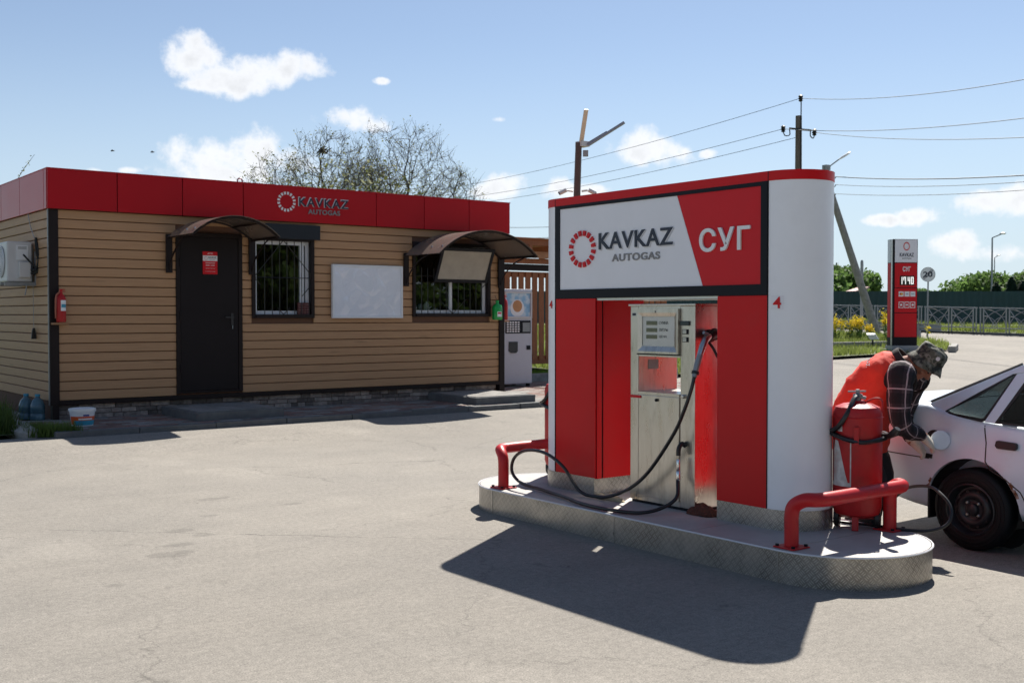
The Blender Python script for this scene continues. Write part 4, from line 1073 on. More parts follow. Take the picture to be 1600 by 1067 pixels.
# resample the round ends and flats into plates: front-right end, front flat, left end, back flat
skirt('side_plate', o2, -.12, IZ - .004, isl, M['checker'], 0, 20)
skirt('side_plate', o2, -.12, IZ - .004, isl, M['checker'], 20, 21)
skirt('side_plate', o2, -.12, IZ - .004, isl, M['checker'], 21, 41)
skirt('side_plate', o2 + [o2[0]], -.12, IZ - .004, isl, M['checker'], 41, 42)
for (x, y) in (out[0], out[-1], (5.10, 5.55)):
    q = MB(); q.box(x - .003, x + .003, y - .004, y + .004, -.1, IZ - .002); q.build('seam_strip', M['steel_plain'], isl)
ri = rect_stadium(5.097, 6.203, 4.15, 6.95, 20)
q = MB(); q.tube([(*p, IZ - .004) for p in ri] + [(*ri[0], IZ - .004)], .006, 6); q.build('edge_trim', M['letter_side'], isl, smooth=True)
q = MB(); q.prism(rect_stadium(5.104, 6.196, 4.15, 6.95, 20), (0, 0, IZ - .1), (1, 0, 0), (0, 1, 0), .088); q.build('core', M['concrete'], isl)
ys_ = [3.58, 4.15, 4.86, 5.55, 6.25, 6.95, 7.52]
for a, c in zip(ys_[:-1], ys_[1:]):
    a1_, c1_ = a + .003, c - .003
    pl = [p for p in rect_stadium(5.108, 6.192, 4.15, 6.95, 24)]
    # clip the stadium to the strip a..c
    def clip(poly, yv, keep_gt):
        o = []
        for i in range(len(poly)):
            p, q_ = poly[i], poly[(i + 1) % len(poly)]; ip = (p[1] > yv) == keep_gt; iq = (q_[1] > yv) == keep_gt
            if ip: o.append(p)
            if ip != iq: t = (yv - p[1]) / (q_[1] - p[1]); o.append((p[0] + (q_[0] - p[0]) * t, yv))
        return o
    pl = clip(clip(pl, a1_, True), c1_, False)
    q = MB(); q.prism(pl, (0, 0, IZ - .0115), (1, 0, 0), (0, 1, 0), .0115); q.build('top_tile', M['tile'], isl)

# ------------------------------------------------------------------ pump portal
PX, PB = 5.547, 6.047
YR, YL = 4.604, 6.717
Z0, ZS0, ZS1, ZT_ = .313, 1.676, 2.396, 2.457
pmp = thing('pump_portal', 'red and white gas pump portal with a big sign on the island', 'gas pump portal', (5.797, 5.66, IZ))
cx, r_ = (PX + PB) / 2, (PB - PX) / 2
def cap_outline(yc, s, rr, n=16): return [(cx - rr * math.cos(math.pi * i / n), yc + s * rr * math.sin(math.pi * i / n)) for i in range(n + 1)]
for yc, s in ((YR, -1), (YL, 1)):
    q = MB(); q.prism(cap_outline(yc, s, r_) if s < 0 else list(reversed(cap_outline(yc, s, r_))), (0, 0, Z0), (1, 0, 0), (0, 1, 0), ZS1 - Z0); q.build('end_cap', M['white'], pmp, smooth=True)
    q = MB(); q.prism(cap_outline(yc, s, r_ + .004) if s < 0 else list(reversed(cap_outline(yc, s, r_ + .004))), (0, 0, ZS1 + .001), (1, 0, 0), (0, 1, 0), ZT_ - ZS1); q.build('top_band', M['red'], pmp, smooth=True)
    o_ = cap_outline(yc, s, r_ + .006)
    q = MB(); L = 0; us = []
    P = [Vector((*p, 0)) for p in o_]
    # kick plate with the checker pattern
    inner = 5.02 if s < 0 else 6.25
    P = [Vector((PX - .006, inner, 0))] + P + [Vector((PB + .006, inner, 0))]
    for i, p in enumerate(P):
        if i: L += (p - P[i - 1]).length
        us.append(L)
    for p in P: q.v += [Vector((p.x, p.y, IZ)), Vector((p.x, p.y, Z0 + .006))]
    for i in range(len(P) - 1): q.f.append((2 * i, 2 * i + 1, 2 * i + 3, 2 * i + 2) if s > 0 else (2 * i, 2 * i + 2, 2 * i + 3, 2 * i + 1))
    q.v += [Vector((PX - .006, inner, IZ)), Vector((PX - .006, inner, Z0 + .006)), Vector((PB + .006, inner, Z0 + .006)), Vector((PB + .006, inner, IZ))]; k = len(q.v)
    q.f.append((k - 4, k - 3, k - 2, k - 1)); us += [0, 0]
    us_ = us + [0, .5]
    ob = q.build('kick_plate', M['checker'], pmp, smooth=True, fix=True)
    uv = ob.data.uv_layers.new(name='UVMap')
    for lp in ob.data.loops:
        vi = lp.vertex_index; co_ = ob.data.vertices[vi].co
        uv.data[lp.index].uv = (us[vi // 2] if vi < 2 * len(P) else (co_.x), co_.z)
q = MB(); q.box(PX - .004, PB + .004, YR + .002, YL - .002, ZS1 + .001, ZT_ + .001); q.build('top_band', M['red'], pmp)
# seams between cap and middle
for y in (YR, YL):
    q = MB(); q.box(PX - .0045, PX + .01, y - .003, y + .003, Z0, ZT_); q.build('seam', M['black'], pmp)
# columns
yin_r, yin_l = 5.03, 6.245
for a, c in ((YR + .003, yin_r), (yin_l, YL - .003)):
    q = MB(); q.box(PX + .012, PB - .012, a, c, Z0, ZS0); q.build('column_core', M['black'], pmp)
    q = MB(); q.box(PX - .001, PX + .011, a + .002, c - .002, Z0, ZS0 - .002); q.build('front_panel', M['red'], pmp, bevel=.002)
    q = MB(); q.box(PB - .011, PB + .001, a + .002, c - .002, Z0, ZS0 - .002); q.build('rear_panel', M['red'], pmp)
q = MB(); q.box(PX + .075, PB - .012, yin_l - .006, yin_l - .0005, Z0, ZS0 - .002); q.build('jamb_panel', M['red'], pmp)
q = MB(); q.box(PX + .012, PX + .060, yin_l - .006, yin_l - .0005, Z0, ZS0 - .002); q.build('jamb_panel', M['red'], pmp)
q = MB(); q.box(PX + .012, PB - .012, yin_r + .0005, yin_r + .006, Z0, ZS0 - .002); q.build('jamb_panel', M['red'], pmp)
# sign box
q = MB(); q.box(PX + .006, PB - .006, YR + .002, YL - .002, ZS0 + .004, ZS1 - .001); q.build('sign_box', M['black'], pmp)
SX = PX - .002
fr = .056
q = MB(); q.box(SX - .006, PX + .006, YR + .003, YR + fr, ZS0, ZS1); q.box(SX - .006, PX + .006, YL - fr, YL - .003, ZS0, ZS1); q.box(SX - .006, PX + .006, YR + fr, YL - fr, ZS1 - .026, ZS1); q.box(SX - .006, PX + .006, YR + fr, YL - fr, ZS0, ZS0 + .069)
q.build('sign_frame', M['black'], pmp)
q = MB(); q.box(PX + .01, PB - .01, yin_r, yin_l, ZS0 - .018, ZS0 + .003); q.build('lintel', M['steel_plain'], pmp)
y0s, y1s, z0s, z1s = YR + fr, YL - fr, ZS0 + .069, ZS1 - .026
def sgn(y, z): return (-(y - 5.66), z)        # local (right, up) seen from the front
yt, ybm = 5.402, 5.161
o_ = Vector((PX + .004, 5.66, 0)); ux_, uz_ = Vector((0, -1, 0)), Vector((0, 0, 1))
q = MB(); q.prism([sgn(y1s, z0s), sgn(ybm + .0015, z0s), sgn(yt + .0015, z1s), sgn(y1s, z1s)], o_, ux_, uz_, .004); q.build('sign_face', M['signwhite'], pmp)
q = MB(); q.prism([sgn(ybm - .0015, z0s), sgn(y0s, z0s), sgn(y0s, z1s), sgn(yt - .0015, z1s)], o_, ux_, uz_, .004); q.build('sign_face', M['signred'], pmp)
fx_ = PX - .0005
def ptext(txt, m, yl, zb, w, h, dep, bold, sp=1.0):
    return text('lettering', txt, m, pmp, (fx_, yl, zb), ux_, uz_, w, h, dep, bold, sp)
ptext('KAVKAZ', M['letter_side'], 6.197, 2.027, .772, .126, .004, .014, 1.06)
ptext('KAVKAZ', M['letter_dark'], 6.202, 2.036, .765, .123, .010, .013, 1.07)
ptext('AUTOGAS', M['letter_grey'], 6.061, 1.942, .497, .054, .006, .022, 1.1)
ptext('СУГ', M['letter_white'], 5.185, 1.970, .44, .158, .012, .018, 1.12)
ring(pmp, (fx_, 6.392, 2.050), ux_, uz_, .152, .140, M['signred'], 16, .012, .44)
# number stickers on the white ends
def cap_sticker(yc, s, t0, t1, z0, z1, txt):
    n = 6; f = lambda t, e: Vector((cx - (r_ + e) * math.cos(t), yc + s * (r_ + e) * math.sin(t), 0))
    ts = [t0 + (t1 - t0) * i / n for i in range(n + 1)]
    if s < 0:
        q = MB(); q.loft([[f(t, .0015) + Vector((0, 0, z)) for z in (z0, z1)] for t in ts], cap=False, closed=False); q.build('number_sticker', M['signwhite'], pmp, fix=False)
    tm = (t0 + t1) / 2; c = f(tm, .003); nn = Vector((-math.cos(tm), s * math.sin(tm), 0)); u = Vector((0, 0, 1)).cross(nn)
    w = .055
    text('number', txt, M['signred'], pmp, c - u * w / 2 + Vector((0, 0, z0 + .008)), u, (0, 0, 1), w, z1 - z0 - .016, .0012, .02)
cap_sticker(YR, -1, .10, .44, 1.583, 1.672, '4')
cap_sticker(YL, 1, .12, .40, 1.592, 1.670, '4')

# ------------------------------------------------------------------ dispenser
DX0, DX1, DY0, DY1, DT = 5.59, 5.99, 5.268, 5.908, 1.612
dsp = thing('fuel_dispenser', 'brushed steel gas dispenser standing inside the red portal', 'fuel dispenser', (5.79, 5.59, IZ))
zw0, zw1, yw0, yw1 = .995, 1.252, 5.408, 5.824
q = MB(); q.box(DX0, DX1, DY0, yw0 - .002, IZ + .02, DT); q.build('side_post', M['steel'], dsp, bevel=.004)
q = MB(); q.box(DX0, DX1, yw1 + .002, DY1, IZ + .02, DT); q.build('side_post', M['steel'], dsp, bevel=.004)
q = MB(); q.box(DX0 + .002, DX1, yw0, yw1, IZ + .02, zw0); q.build('lower_cabinet', M['steel'], dsp)
q = MB(); q.box(DX0 + .002, DX1, yw0, yw1, zw1, DT); q.build('upper_cabinet', M['steel'], dsp)
q = MB(); q.box(DX0 - .012, DX1 + .012, DY0 - .012, DY1 + .012, DT + .001, DT + .016); q.build('top_cover', M['steel'], dsp, bevel=.003)
q = MB(); q.box(DX0 + .01, DX1 - .01, DY0 + .01, DY1 - .01, IZ, IZ + .02); q.build('base', M['black'], dsp)
q = MB(); q.box(DX0 - .006, DX0 + .0015, yw0 + .006, yw1 - .006, IZ + .055, zw0 - .02); q.build('service_door', M['steel'], dsp, bevel=.003)
q = MB(); q.box(DX0 - .010, DX1 - .02, yw0 + .002, yw1 - .002, zw0 - .016, zw0 + .003); q.build('shelf', M['steel'], dsp)
q = MB(); q.lathe([(.011, 0), (.011, .012), (.006, .014)], (DX0 - .006, 5.63, zw0 - .05), 12, (-1, 0, 0)); q.build('lock', M['black'], dsp)
q = MB(); q.box(DX0 - .012, DX0 - .001, 5.79, 5.90, zw0 - .045, zw0 - .026); q.build('hinge_tag', M['signred'], dsp)
q = MB(); q.box(DX0 - .008, DX0 - .001, 5.80, 5.885, zw0 - .003 + .545, zw0 + .575); q.build('maker_badge', M['steel_plain'], dsp)
q = MB(); q.box(DX0 - .0095, DX0 - .0085, 5.845, 5.88, zw0 + .55, zw0 + .568); q.build('badge_print', M['letter_dark'], dsp)
# display door with bevelled steel bezel and window
dz0_, dz1_ = 1.275, 1.594; b0, b1, g0, g1 = yw0 + .004, yw1 - .004, 1.325, 1.540; gy0, gy1 = 5.455, 5.778
q = MB(); xo, xi = DX0 - .022, DX0 - .010
def rring(x, ya, yb_, za, zb_): return [Vector((x, ya, za)), Vector((x, yb_, za)), Vector((x, yb_, zb_)), Vector((x, ya, zb_))]
q.loft([rring(DX0, b0, b1, dz0_, dz1_), rring(xo, b0, b1, dz0_, dz1_), rring(xo, gy0 - .03, gy1 + .035, g0 - .035, g1 + .025), rring(xi, gy0, gy1, g0, g1)], cap=False); disp = q.build('display_door', M['steel'], dsp)
O = Vector(dsp['_o'])
q = MB(); q.box(DX0 - .004, DX0 - .001, gy0 - .004, gy1 + .004, g0 - .004, g1 + .004); q.build('display_plate', mat('display_plate', (.80, .80, .77), .5, var=.05), disp, org=O)
for i, zc in enumerate((1.492, 1.442, 1.394)):
    q = MB(); q.box(DX0 - .0075, DX0 - .0045, 5.630, 5.738, zc - .014, zc + .014); q.build('lcd', M['lcd'], disp, org=O)
    tt = ('СУММА', 'ЛИТРЫ', 'ЦЕНА')[i]
    me_ = text('lettering', tt, M['letter_dark'], dsp, (DX0 - .0042, 5.612, zc - .009), ux_, uz_, (.092, .088, .078)[i], .022, .0008, .012)
q = MB(); q.box(DX0 - .0095, DX0 - .0080, gy0 - .002, gy1 + .002, g0 - .002, g1 + .002); q.build('window_pane', M['clear'], disp, org=O)
q = MB(); q.box(DX0 - .0225, DX0 - .001, b0 - .0, b1, dz0_ - .010, dz0_ - .002); q.build('door_gap', M['black'], dsp)
text('lettering', '3', M['letter_dark'], dsp, (xo - .0005, 5.640, dz1_ - .030), ux_, uz_, .014, .016, .001, .02)
# switch panel
q = MB(); q.box(DX0 - .012, DX0 - .001, 5.318, 5.402, 1.476, 1.508); q.build('call_button', mat('dark_teal_button', (.015, .03, .035), .3), dsp, bevel=.004)
for zc in (1.433, 1.379):
    q = MB(); q.box(DX0 - .007, DX0 - .001, 5.333, 5.385, zc - .017, zc + .017); q.build('switch', M['black'], dsp)
    for k in range(3):
        q = MB(); q.box(DX0 - .010, DX0 - .0075, 5.343, 5.378, zc - .012 + k * .009, zc - .005 + k * .009); q.build('switch_line', M['steel_plain'], dsp)
q = MB(); q.lathe([(.014, 0), (.014, .02), (.009, .022)], (DX0, 5.372, .985), 12, (-1, 0, 0)); q.build('knob', M['steel_plain'], dsp)
# inner warning plate
q = MB(); q.box(DX0 + .10, DX0 + .20, yw1 - .002, yw1 + .0015, 1.155, 1.225); q.build('inner_plate', M['greymetal'], dsp)
# nozzle holster on the right side
q = MB(); q.lathe([(.045, 0), (.045, .02), (.036, .025), (.030, .06), (0.0, .062)], (5.73, DY0, 1.405), 14, (0, -1, 0)); q.build('nozzle_socket', M['rubber'], dsp)
# hose coupling at the bottom
q = MB(); q.tube(spline([(5.60, 5.365, .64), (5.565, 5.365, .66), (5.535, 5.365, .63), (5.53, 5.365, .58)], 5), .016, 8); q.build('hose_elbow', M['rubber'], dsp, smooth=True)
q = MB(); q.lathe([(.013, 0), (.017, .01), (.017, .07), (.013, .075), (.015, .08), (.015, .15), (.012, .155)], (5.53, 5.365, .40), 12); q.build('coupling', M['chrome'], dsp, smooth=True)

# nozzle and hose
nz = thing('fuel_nozzle', 'steel gas nozzle hung on the right side of the dispenser', 'fuel nozzle', (5.70, 5.20, 1.3))
q = MB(); q.tube([(5.735, 5.225, 1.432), (5.705, 5.205, 1.418), (5.665, 5.20, 1.400)], [.030, .036, .024], 12); q.build('nozzle_head', M['rubber'], nz, smooth=True)
q = MB(); q.tube([(5.66, 5.20, 1.405), (5.615, 5.195, 1.385), (5.585, 5.195, 1.335), (5.555, 5.195, 1.27)], [.020, .026, .024, .020], 10); q.build('body', M['steel_plain'], nz, smooth=True)
q = MB(); q.tube([(5.56, 5.195, 1.28), (5.53, 5.195, 1.205), (5.505, 5.195, 1.13)], [.021, .022, .018], 10); q.build('grip', M['greymetal'], nz, smooth=True)
q = MB(); q.lathe([(.026, 0), (.026, .02)], (5.512, 5.195, 1.150), 12, Vector((.35, 0, 1))); q.build('collar', M['rubber'], nz)
q = MB(); q.tube(spline([(5.64, 5.195, 1.37), (5.665, 5.17, 1.32), (5.68, 5.15, 1.27), (5.705, 5.14, 1.245)], 4), [.010] * 12 + [.006], 7); q.build('trigger', M['rubber'], nz, smooth=True)
q = MB(); q.tube([(5.60, 5.20, 1.43), (5.69, 5.20, 1.40)], .012, 7); q.build('latch', M['greymetal'], nz)
hp = [(5.506, 5.195, 1.135), (5.488, 5.205, 1.05), (5.47, 5.255, .90), (5.47, 5.355, .73), (5.47, 5.585, .458), (5.46, 5.768, .314), (5.44, 5.95, .235), (5.425, 6.09, .212), (5.405, 6.26, .235), (5.385, 6.43, .40), (5.38, 6.65, .484), (5.375, 6.88, .478), (5.37, 7.02, .405), (5.36, 7.035, .295), (5.355, 6.91, .222), (5.315, 6.61, .212), (5.24, 6.25, .210), (5.13, 5.95, .209), (5.08, 5.66, .209), (5.19, 5.43, .209), (5.36, 5.36, .235), (5.47, 5.325, .30), (5.525, 5.365, .41)]
hp = [Vector(p) for p in hp]; hp[17].x = 5.155; hp[18].x = 5.14; hp[19].x = 5.22
q = MB(); q.tube(spline(hp, 9), .0130, 10); tag(q.build('fuel_hose', M['hose'], None, org=(5.4, 6, IZ), smooth=True), 'black gas hose looping over the island from the nozzle', 'hose')
# rags
def rag(name, c, rx, ry, h_, m, label, cat, seed):
    random.seed(seed); q = MB(); nx, ny = 26, 18; cz = IZ
    for j in range(ny + 1):
        for i in range(nx + 1):
            u, v = 2 * i / nx - 1, 2 * j / ny - 1; rr = math.sqrt(u * u + v * v)
            ed = 1 + .25 * mathutils.noise.noise(Vector((math.atan2(v, u) * 1.3, seed, 0)))
            hgt = max(0, 1 - (rr / ed) ** 2.6) * h_ * (.75 + .5 * mathutils.noise.noise(Vector((u * 1.8 + seed, v * 1.8, 1))) + .16 * mathutils.noise.noise(Vector((u * 4, v * 4, seed))))
            s_ = min(1, ed / max(rr, 1e-3)); q.v.append(Vector((c[0] + u * rx * s_, c[1] + v * ry * s_, cz + .003 + hgt)))
    for j in range(ny):
        for i in range(nx): a = j * (nx + 1) + i; q.f.append((a, a + 1, a + nx + 2, a + nx + 1))
    tag(q.build(name, m, None, org=(c[0], c[1], IZ), smooth=True, angle=180), label, cat)
rag('rag', (5.60, 5.19), .085, .15, .085, M['brownrag'], 'crumpled dark brown rag at the foot of the dispenser', 'rag', 3)
rag('glove', (5.50, 6.03), .05, .15, .05, M['tanrag'], 'dirty tan work glove lying left of the dispenser', 'glove', 11)
rag('leaf_heap', (5.56, 6.20), .03, .05, .02, M['tanrag'], 'small crumpled wad of tan paper by the left column', 'paper', 5)

# ------------------------------------------------------------------ guard rails
def guard(name, label, pts, feet):
    g = thing('guard_rail', label, 'guard rail', (*feet[0], IZ), 'red tube guards round the island ends')
    q = MB(); q.tube(spline(pts, 9), .042, 14); q.build('rail', M['redpipe'], g, smooth=True)
    for (x, y) in feet:
        q = MB(); q.box(x - .075, x + .075, y - .075, y + .075, IZ + .001, IZ + .010); f_ = q.build('foot_plate', M['redpipe'], g, bevel=.002)
        for a in (-1, 1):
            for c_ in (-1, 1):
                q = MB(); q.lathe([(.012, 0), (.012, .012)], (x + a * .058, y + c_ * .058, IZ + .010), 6); q.build('bolt', M['black'], f_, org=Vector(g['_o']))
    return g
z = IZ
guard('r', 'red tube guard at the near end of the pump island', [(5.21, 4.14, z), (5.21, 4.14, z + .10), (5.21, 4.14, z + .19), (5.215, 4.125, z + .245), (5.235, 4.07, z + .283), (5.28, 4.015, z + .288), (5.36, 3.99, z + .290), (5.65, 3.985, z + .293), (5.95, 3.982, z + .296), (6.06, 3.985, z + .296), (6.125, 4.015, z + .295), (6.135, 4.06, z + .290), (6.135, 4.10, z + .24), (6.135, 4.105, z + .15), (6.135, 4.105, z)], [(5.21, 4.14), (6.135, 4.105)])
guard('l', 'red tube guard at the far end of the pump island', [(5.21, 6.95, z), (5.21, 6.95, z + .10), (5.21, 6.95, z + .19), (5.215, 6.965, z + .245), (5.235, 7.02, z + .283), (5.28, 7.075, z + .288), (5.36, 7.10, z + .290), (5.65, 7.105, z + .293), (5.95, 7.108, z + .296), (6.06, 7.105, z + .296), (6.125, 7.075, z + .295), (6.135, 7.03, z + .290), (6.135, 6.99, z + .24), (6.135, 6.985, z + .15), (6.135, 6.985, z)], [(5.21, 6.95), (6.135, 6.985)])

# ------------------------------------------------------------------ wheeled extinguishers
def big_ext(ax, ay, label, fwd, lab=True):
    e = thing('wheeled_extinguisher', label, 'fire extinguisher', (ax, ay, IZ), 'big fire extinguishers on the pump island')
    fwd = Vector((*fwd, 0)).normalized(); sd = -Vector((0, 0, 1)).cross(fwd); c = Vector((ax, ay, IZ)); rr = .152
    q = MB(); q.lathe([(.03, .07), (.10, .075), (.14, .10), (rr, .14), (rr, .715), (rr * .985, .745), (rr * .90, .775), (rr * .6, .795), (.05, .80), (.04, .815), (.0, .815)], c, 36); q.build('cylinder', M['extred'], e, smooth=True)
    q = MB(); q.lathe([(rr + .002, .708), (rr + .0045, .713), (rr + .002, .718)], c, 36, cap=False); q.build('weld_bead', M['extred'], e, smooth=True)
    q = MB(); q.lathe([(.022, .81), (.022, .835), (.030, .837), (.030, .855), (.012, .862), (.012, .885), (.0, .886)], c, 12); q.bar(c + sd * .06 + Vector((0, 0, .870)), c - sd * .05 + Vector((0, 0, .875)), .010, .010); q.bar(c + Vector((0, 0, .845)), c - sd * .05 + Vector((0, 0, .83)), .020, .020); q.build('valve', M['greymetal'], e)
    q = MB(); q.tube(spline([c - sd * .04 + Vector((0, 0, .80)), c - sd * .10 + Vector((0, 0, .83)), c - sd * .145 + Vector((0, 0, .82)), c - sd * .15 + Vector((0, 0, .74))], 5), .007, 6); q.build('handle', M['extred'], e, smooth=True)
    hs = [c + Vector((0, 0, .845)) - fwd * -.02, c + fwd * .07 + sd * .02 + Vector((0, 0, .82)), c + fwd * .14 + sd * .05 + Vector((0, 0, .74)), c + fwd * .13 + sd * .11 + Vector((0, 0, .65)), c + fwd * .05 + sd * .175 + Vector((0, 0, .615)), c - fwd * .05 + sd * .18 + Vector((0, 0, .61)), c - fwd * .17 + sd * .06 + Vector((0, 0, .60)), c - fwd * .18 - sd * .05 + Vector((0, 0, .60)), c - fwd * .07 - sd * .17 + Vector((0, 0, .60)), c + fwd * .06 - sd * .165 + Vector((0, 0, .585)), c + fwd * .155 - sd * .06 + Vector((0, 0, .565)), c + fwd * .165 + sd * .05 + Vector((0, 0, .58)), c + fwd * .08 + sd * .16 + Vector((0, 0, .61))]
    q = MB(); q.tube(spline(hs, 8), .0155, 8); q.build('hose', M['hose'], e, smooth=True)
    q = MB(); q.tube([c - sd * .16 + fwd * .03 + Vector((0, 0, .60)), c - sd * .20 + fwd * .07 + Vector((0, 0, .605)), c - sd * .235 + fwd * .10 + Vector((0, 0, .63)), c - sd * .25 + fwd * .11 + Vector((0, 0, .655))], [.017, .019, .028, .020], 9); q.build('horn', M['rubber'], e, smooth=True)
    q = MB(); q.bar(c + fwd * .158 - sd * .01 + Vector((0, 0, .55)), c + fwd * .158 - sd * .01 + Vector((0, 0, .66)), .028, .05, fwd); q.build('hose_hook', M['extred'], e)
    q = MB(); q.bar(c + fwd * .10 + Vector((0, 0, .12)), c + fwd * .115, .04, .03, fwd); q.build('front_leg', M['extred'], e, bevel=.005)
    for s in (-1, 1):
        w = c + sd * s * .125 - fwd * .03
        q = MB(); q.lathe([(.028, -.016), (.062, -.018), (.068, -.012), (.068, .012), (.062, .018), (.028, .016)], w + Vector((0, 0, .068)), 20, sd); wh = q.build('wheel', M['rubber'], e, smooth=True)
        q = MB(); q.lathe([(.03, -.012), (.03, .012)], w + Vector((0, 0, .068)), 12, sd); q.build('hub', M['greypaint'], wh, org=Vector(e['_o']))
    q = MB(); q.bar(c + sd * .12 - fwd * .03 + Vector((0, 0, .068)), c - sd * .12 - fwd * .03 + Vector((0, 0, .068)), .02, .02); q.build('axle', M['extred'], e)
    if lab:
        def pt(t, zz, d=.0012): return c + fwd * (rr + d) * math.cos(t) + sd * (rr + d) * math.sin(t) + Vector((0, 0, zz))
        def strip(t0, t1, za, zb, nm, m, za2=None, zb2=None, d=.0012):
            q = MB(); n = 8; za2 = za if za2 is None else za2; zb2 = zb if zb2 is None else zb2; rg = []
            for i in range(n + 1):
                u = i / n; t = t0 + (t1 - t0) * u; rg.append([pt(t, za + (za2 - za) * u, d), pt(t, zb + (zb2 - zb) * u, d)])
            q.loft(rg, cap=False, closed=False); q.build(nm, m, e, fix=False)
        strip(.15, .20, .28, .575, 'peeling_label', M['extlabel']); strip(.20, 1.22, .28, .305, 'peeling_label', M['extlabel']); strip(1.17, 1.22, .305, .575, 'peeling_label', M['extlabel'])
        q = MB(); q.loft([[pt(t, za) for za in (.305, zb_)] for t, zb_ in ((.30, .31), (.40, .36), (.52, .43), (.64, .50), (.78, .565), (.98, .57), (1.08, .50))], cap=False, closed=False); q.build('peeling_label', M['extlabel'], e, fix=False)
        strip(.55, .80, .625, .66, 'pale_sticker', M['extlabel'])
    return e
big_ext(6.03, 4.275, 'dented red wheeled extinguisher with peeling label at the near end', (-.86, -.5))
big_ext(6.0, 7.17, 'red wheeled extinguisher mostly hidden behind the left column', (-.86, -.5), False)
# thin filling line on the ground at the near end
q = MB(); q.tube(spline([(6.02, 4.50, .205), (6.12, 4.22, .203), (6.16, 4.0, .203), (6.22, 3.86, .215), (6.27, 3.78, .27), (6.32, 3.80, .36), (6.36, 3.90, .43), (6.42, 4.02, .45), (6.55, 4.25, .40), (6.66, 4.42, .30)], 8), .010, 8)
tag(q.build('filling_line', M['rubber'], None, org=(6.2, 4, .2), smooth=True), 'thin black filling hose looping off the near end of the island', 'hose')
# ------------------------------------------------------------------ white car
CXS, CXC, HW = 6.775, 7.585, .81
car = thing('parked_car', 'white saloon car with its fuel flap open beside the pump island', 'car', (CXC, 3.0, 0))
CO = Vector(car['_o'])
def lerp_tab(tab, y):
    tab = sorted(tab)
    if y <= tab[0][0]: return tab[0][1]
    for (a, va), (b_, vb) in zip(tab[:-1], tab[1:]):
        if y <= b_: t = (y - a) / (b_ - a); t = t * t * (3 - 2 * t) * .5 + t * .5; return va + (vb - va) * t
    return tab[-1][1]
TOP = [(.62, .55), (.70, .66), (1.0, .735), (1.6, .79), (1.95, .83), (2.4, .80), (3.2, .815), (3.6, .832), (3.87, .856), (4.10, .893), (4.22, .928), (4.30, .945), (4.7, .955), (4.90, .945), (4.97, .91)]
BOT = [(.62, .32), (.8, .24), (1.1, .22), (4.3, .22), (4.6, .27), (4.97, .34)]
WID = [(.62, .60), (.72, .70), (1.0, .775), (1.6, .80), (3.8, .81), (4.4, .80), (4.8, .77), (4.93, .72), (4.97, .66)]
def section(y, grow=0.0):
    zt, zb, w = lerp_tab(TOP, y), lerp_tab(BOT, y), lerp_tab(WID, y) + grow
    h_ = zt - zb
    half = [(0, zb), (.70 * w, zb), (.90 * w, zb + .015), (.955 * w, zb + .07), (.985 * w, zb + .18 * h_ / .6), (.998 * w, zb + .35 * h_), (1.0 * w, zb + .50 * h_), (.996 * w, zb + .62 * h_), (.985 * w, zb + .78 * h_), (.972 * w, zt - .07), (.962 * w, zt - .035), (.945 * w, zt - .012), (.915 * w, zt - .001), (.6 * w, zt + .010), (0, zt + .014)]
    return [Vector((CXC - x, y, z)) for x, z in half] + [Vector((CXC + x, y, z)) for x, z in reversed(half[1:-1])]
def side_x(y, z, grow=0.0):     # near-side surface at (y, z)
    s = section(y, grow)[:15]
    for p, q_ in zip(s[2:], s[3:]):
        if p.z <= z <= q_.z: t = (z - p.z) / max(q_.z - p.z, 1e-6); return p.x + (q_.x - p.x) * t
    return s[2].x if z < s[2].z else s[12].x
ysx = [.62, .66, .72, .8, .95, 1.2, 1.5, 1.8, 2.0, 2.2, 2.6, 3.0, 3.3, 3.5, 3.7, 3.85, 4.0, 4.12, 4.2, 4.28, 4.4, 4.55, 4.7, 4.82, 4.90, 4.945, 4.965, 4.975]
q = MB(); q.loft([section(y) for y in ysx]); body = q.build('body', M['carwhite'], car, smooth=True, angle=60)
WY, WZ, WR = (3.94, 1.50), .272, .272
for wy in WY:
    q = MB(); q.lathe([(.325, -.95), (.325, .95)], (CXC, wy + .0, .285), 40, (1, 0, 0)); cutter = q.build('cutter', M['black'], car)
    # keep the middle of the car floor closed: subtract only the outer 0.28 m on both sides
    bpy.data.objects.remove(cutter)
    for s in (-1, 1):
        q = MB(); q.lathe([(.322, -.20), (.322, .20)], (CXC + s * (HW - .08), wy, .285), 40, (1, 0, 0)); cutter = q.build('cutter', M['black'], car)
        md = body.modifiers.new('arch', 'BOOLEAN'); md.operation = 'DIFFERENCE'; md.object = cutter; md.solver = 'EXACT'
        bpy.context.view_layer.update(); dg = bpy.context.evaluated_depsgraph_get(); me = bpy.data.meshes.new_from_object(body.evaluated_get(dg)); body.modifiers.clear(); body.data = me; bpy.data.objects.remove(cutter)
body.data.materials.clear(); body.data.materials.append(M['carwhite'])
for p in body.data.polygons: p.material_index = 0
bm = bmesh.new(); bm.from_mesh(body.data)
for e in bm.edges: e.smooth = not (len(e.link_faces) == 2 and e.calc_face_angle(0) > R(55))
for f in bm.faces: f.smooth = True
bm.to_mesh(body.data); bm.free()
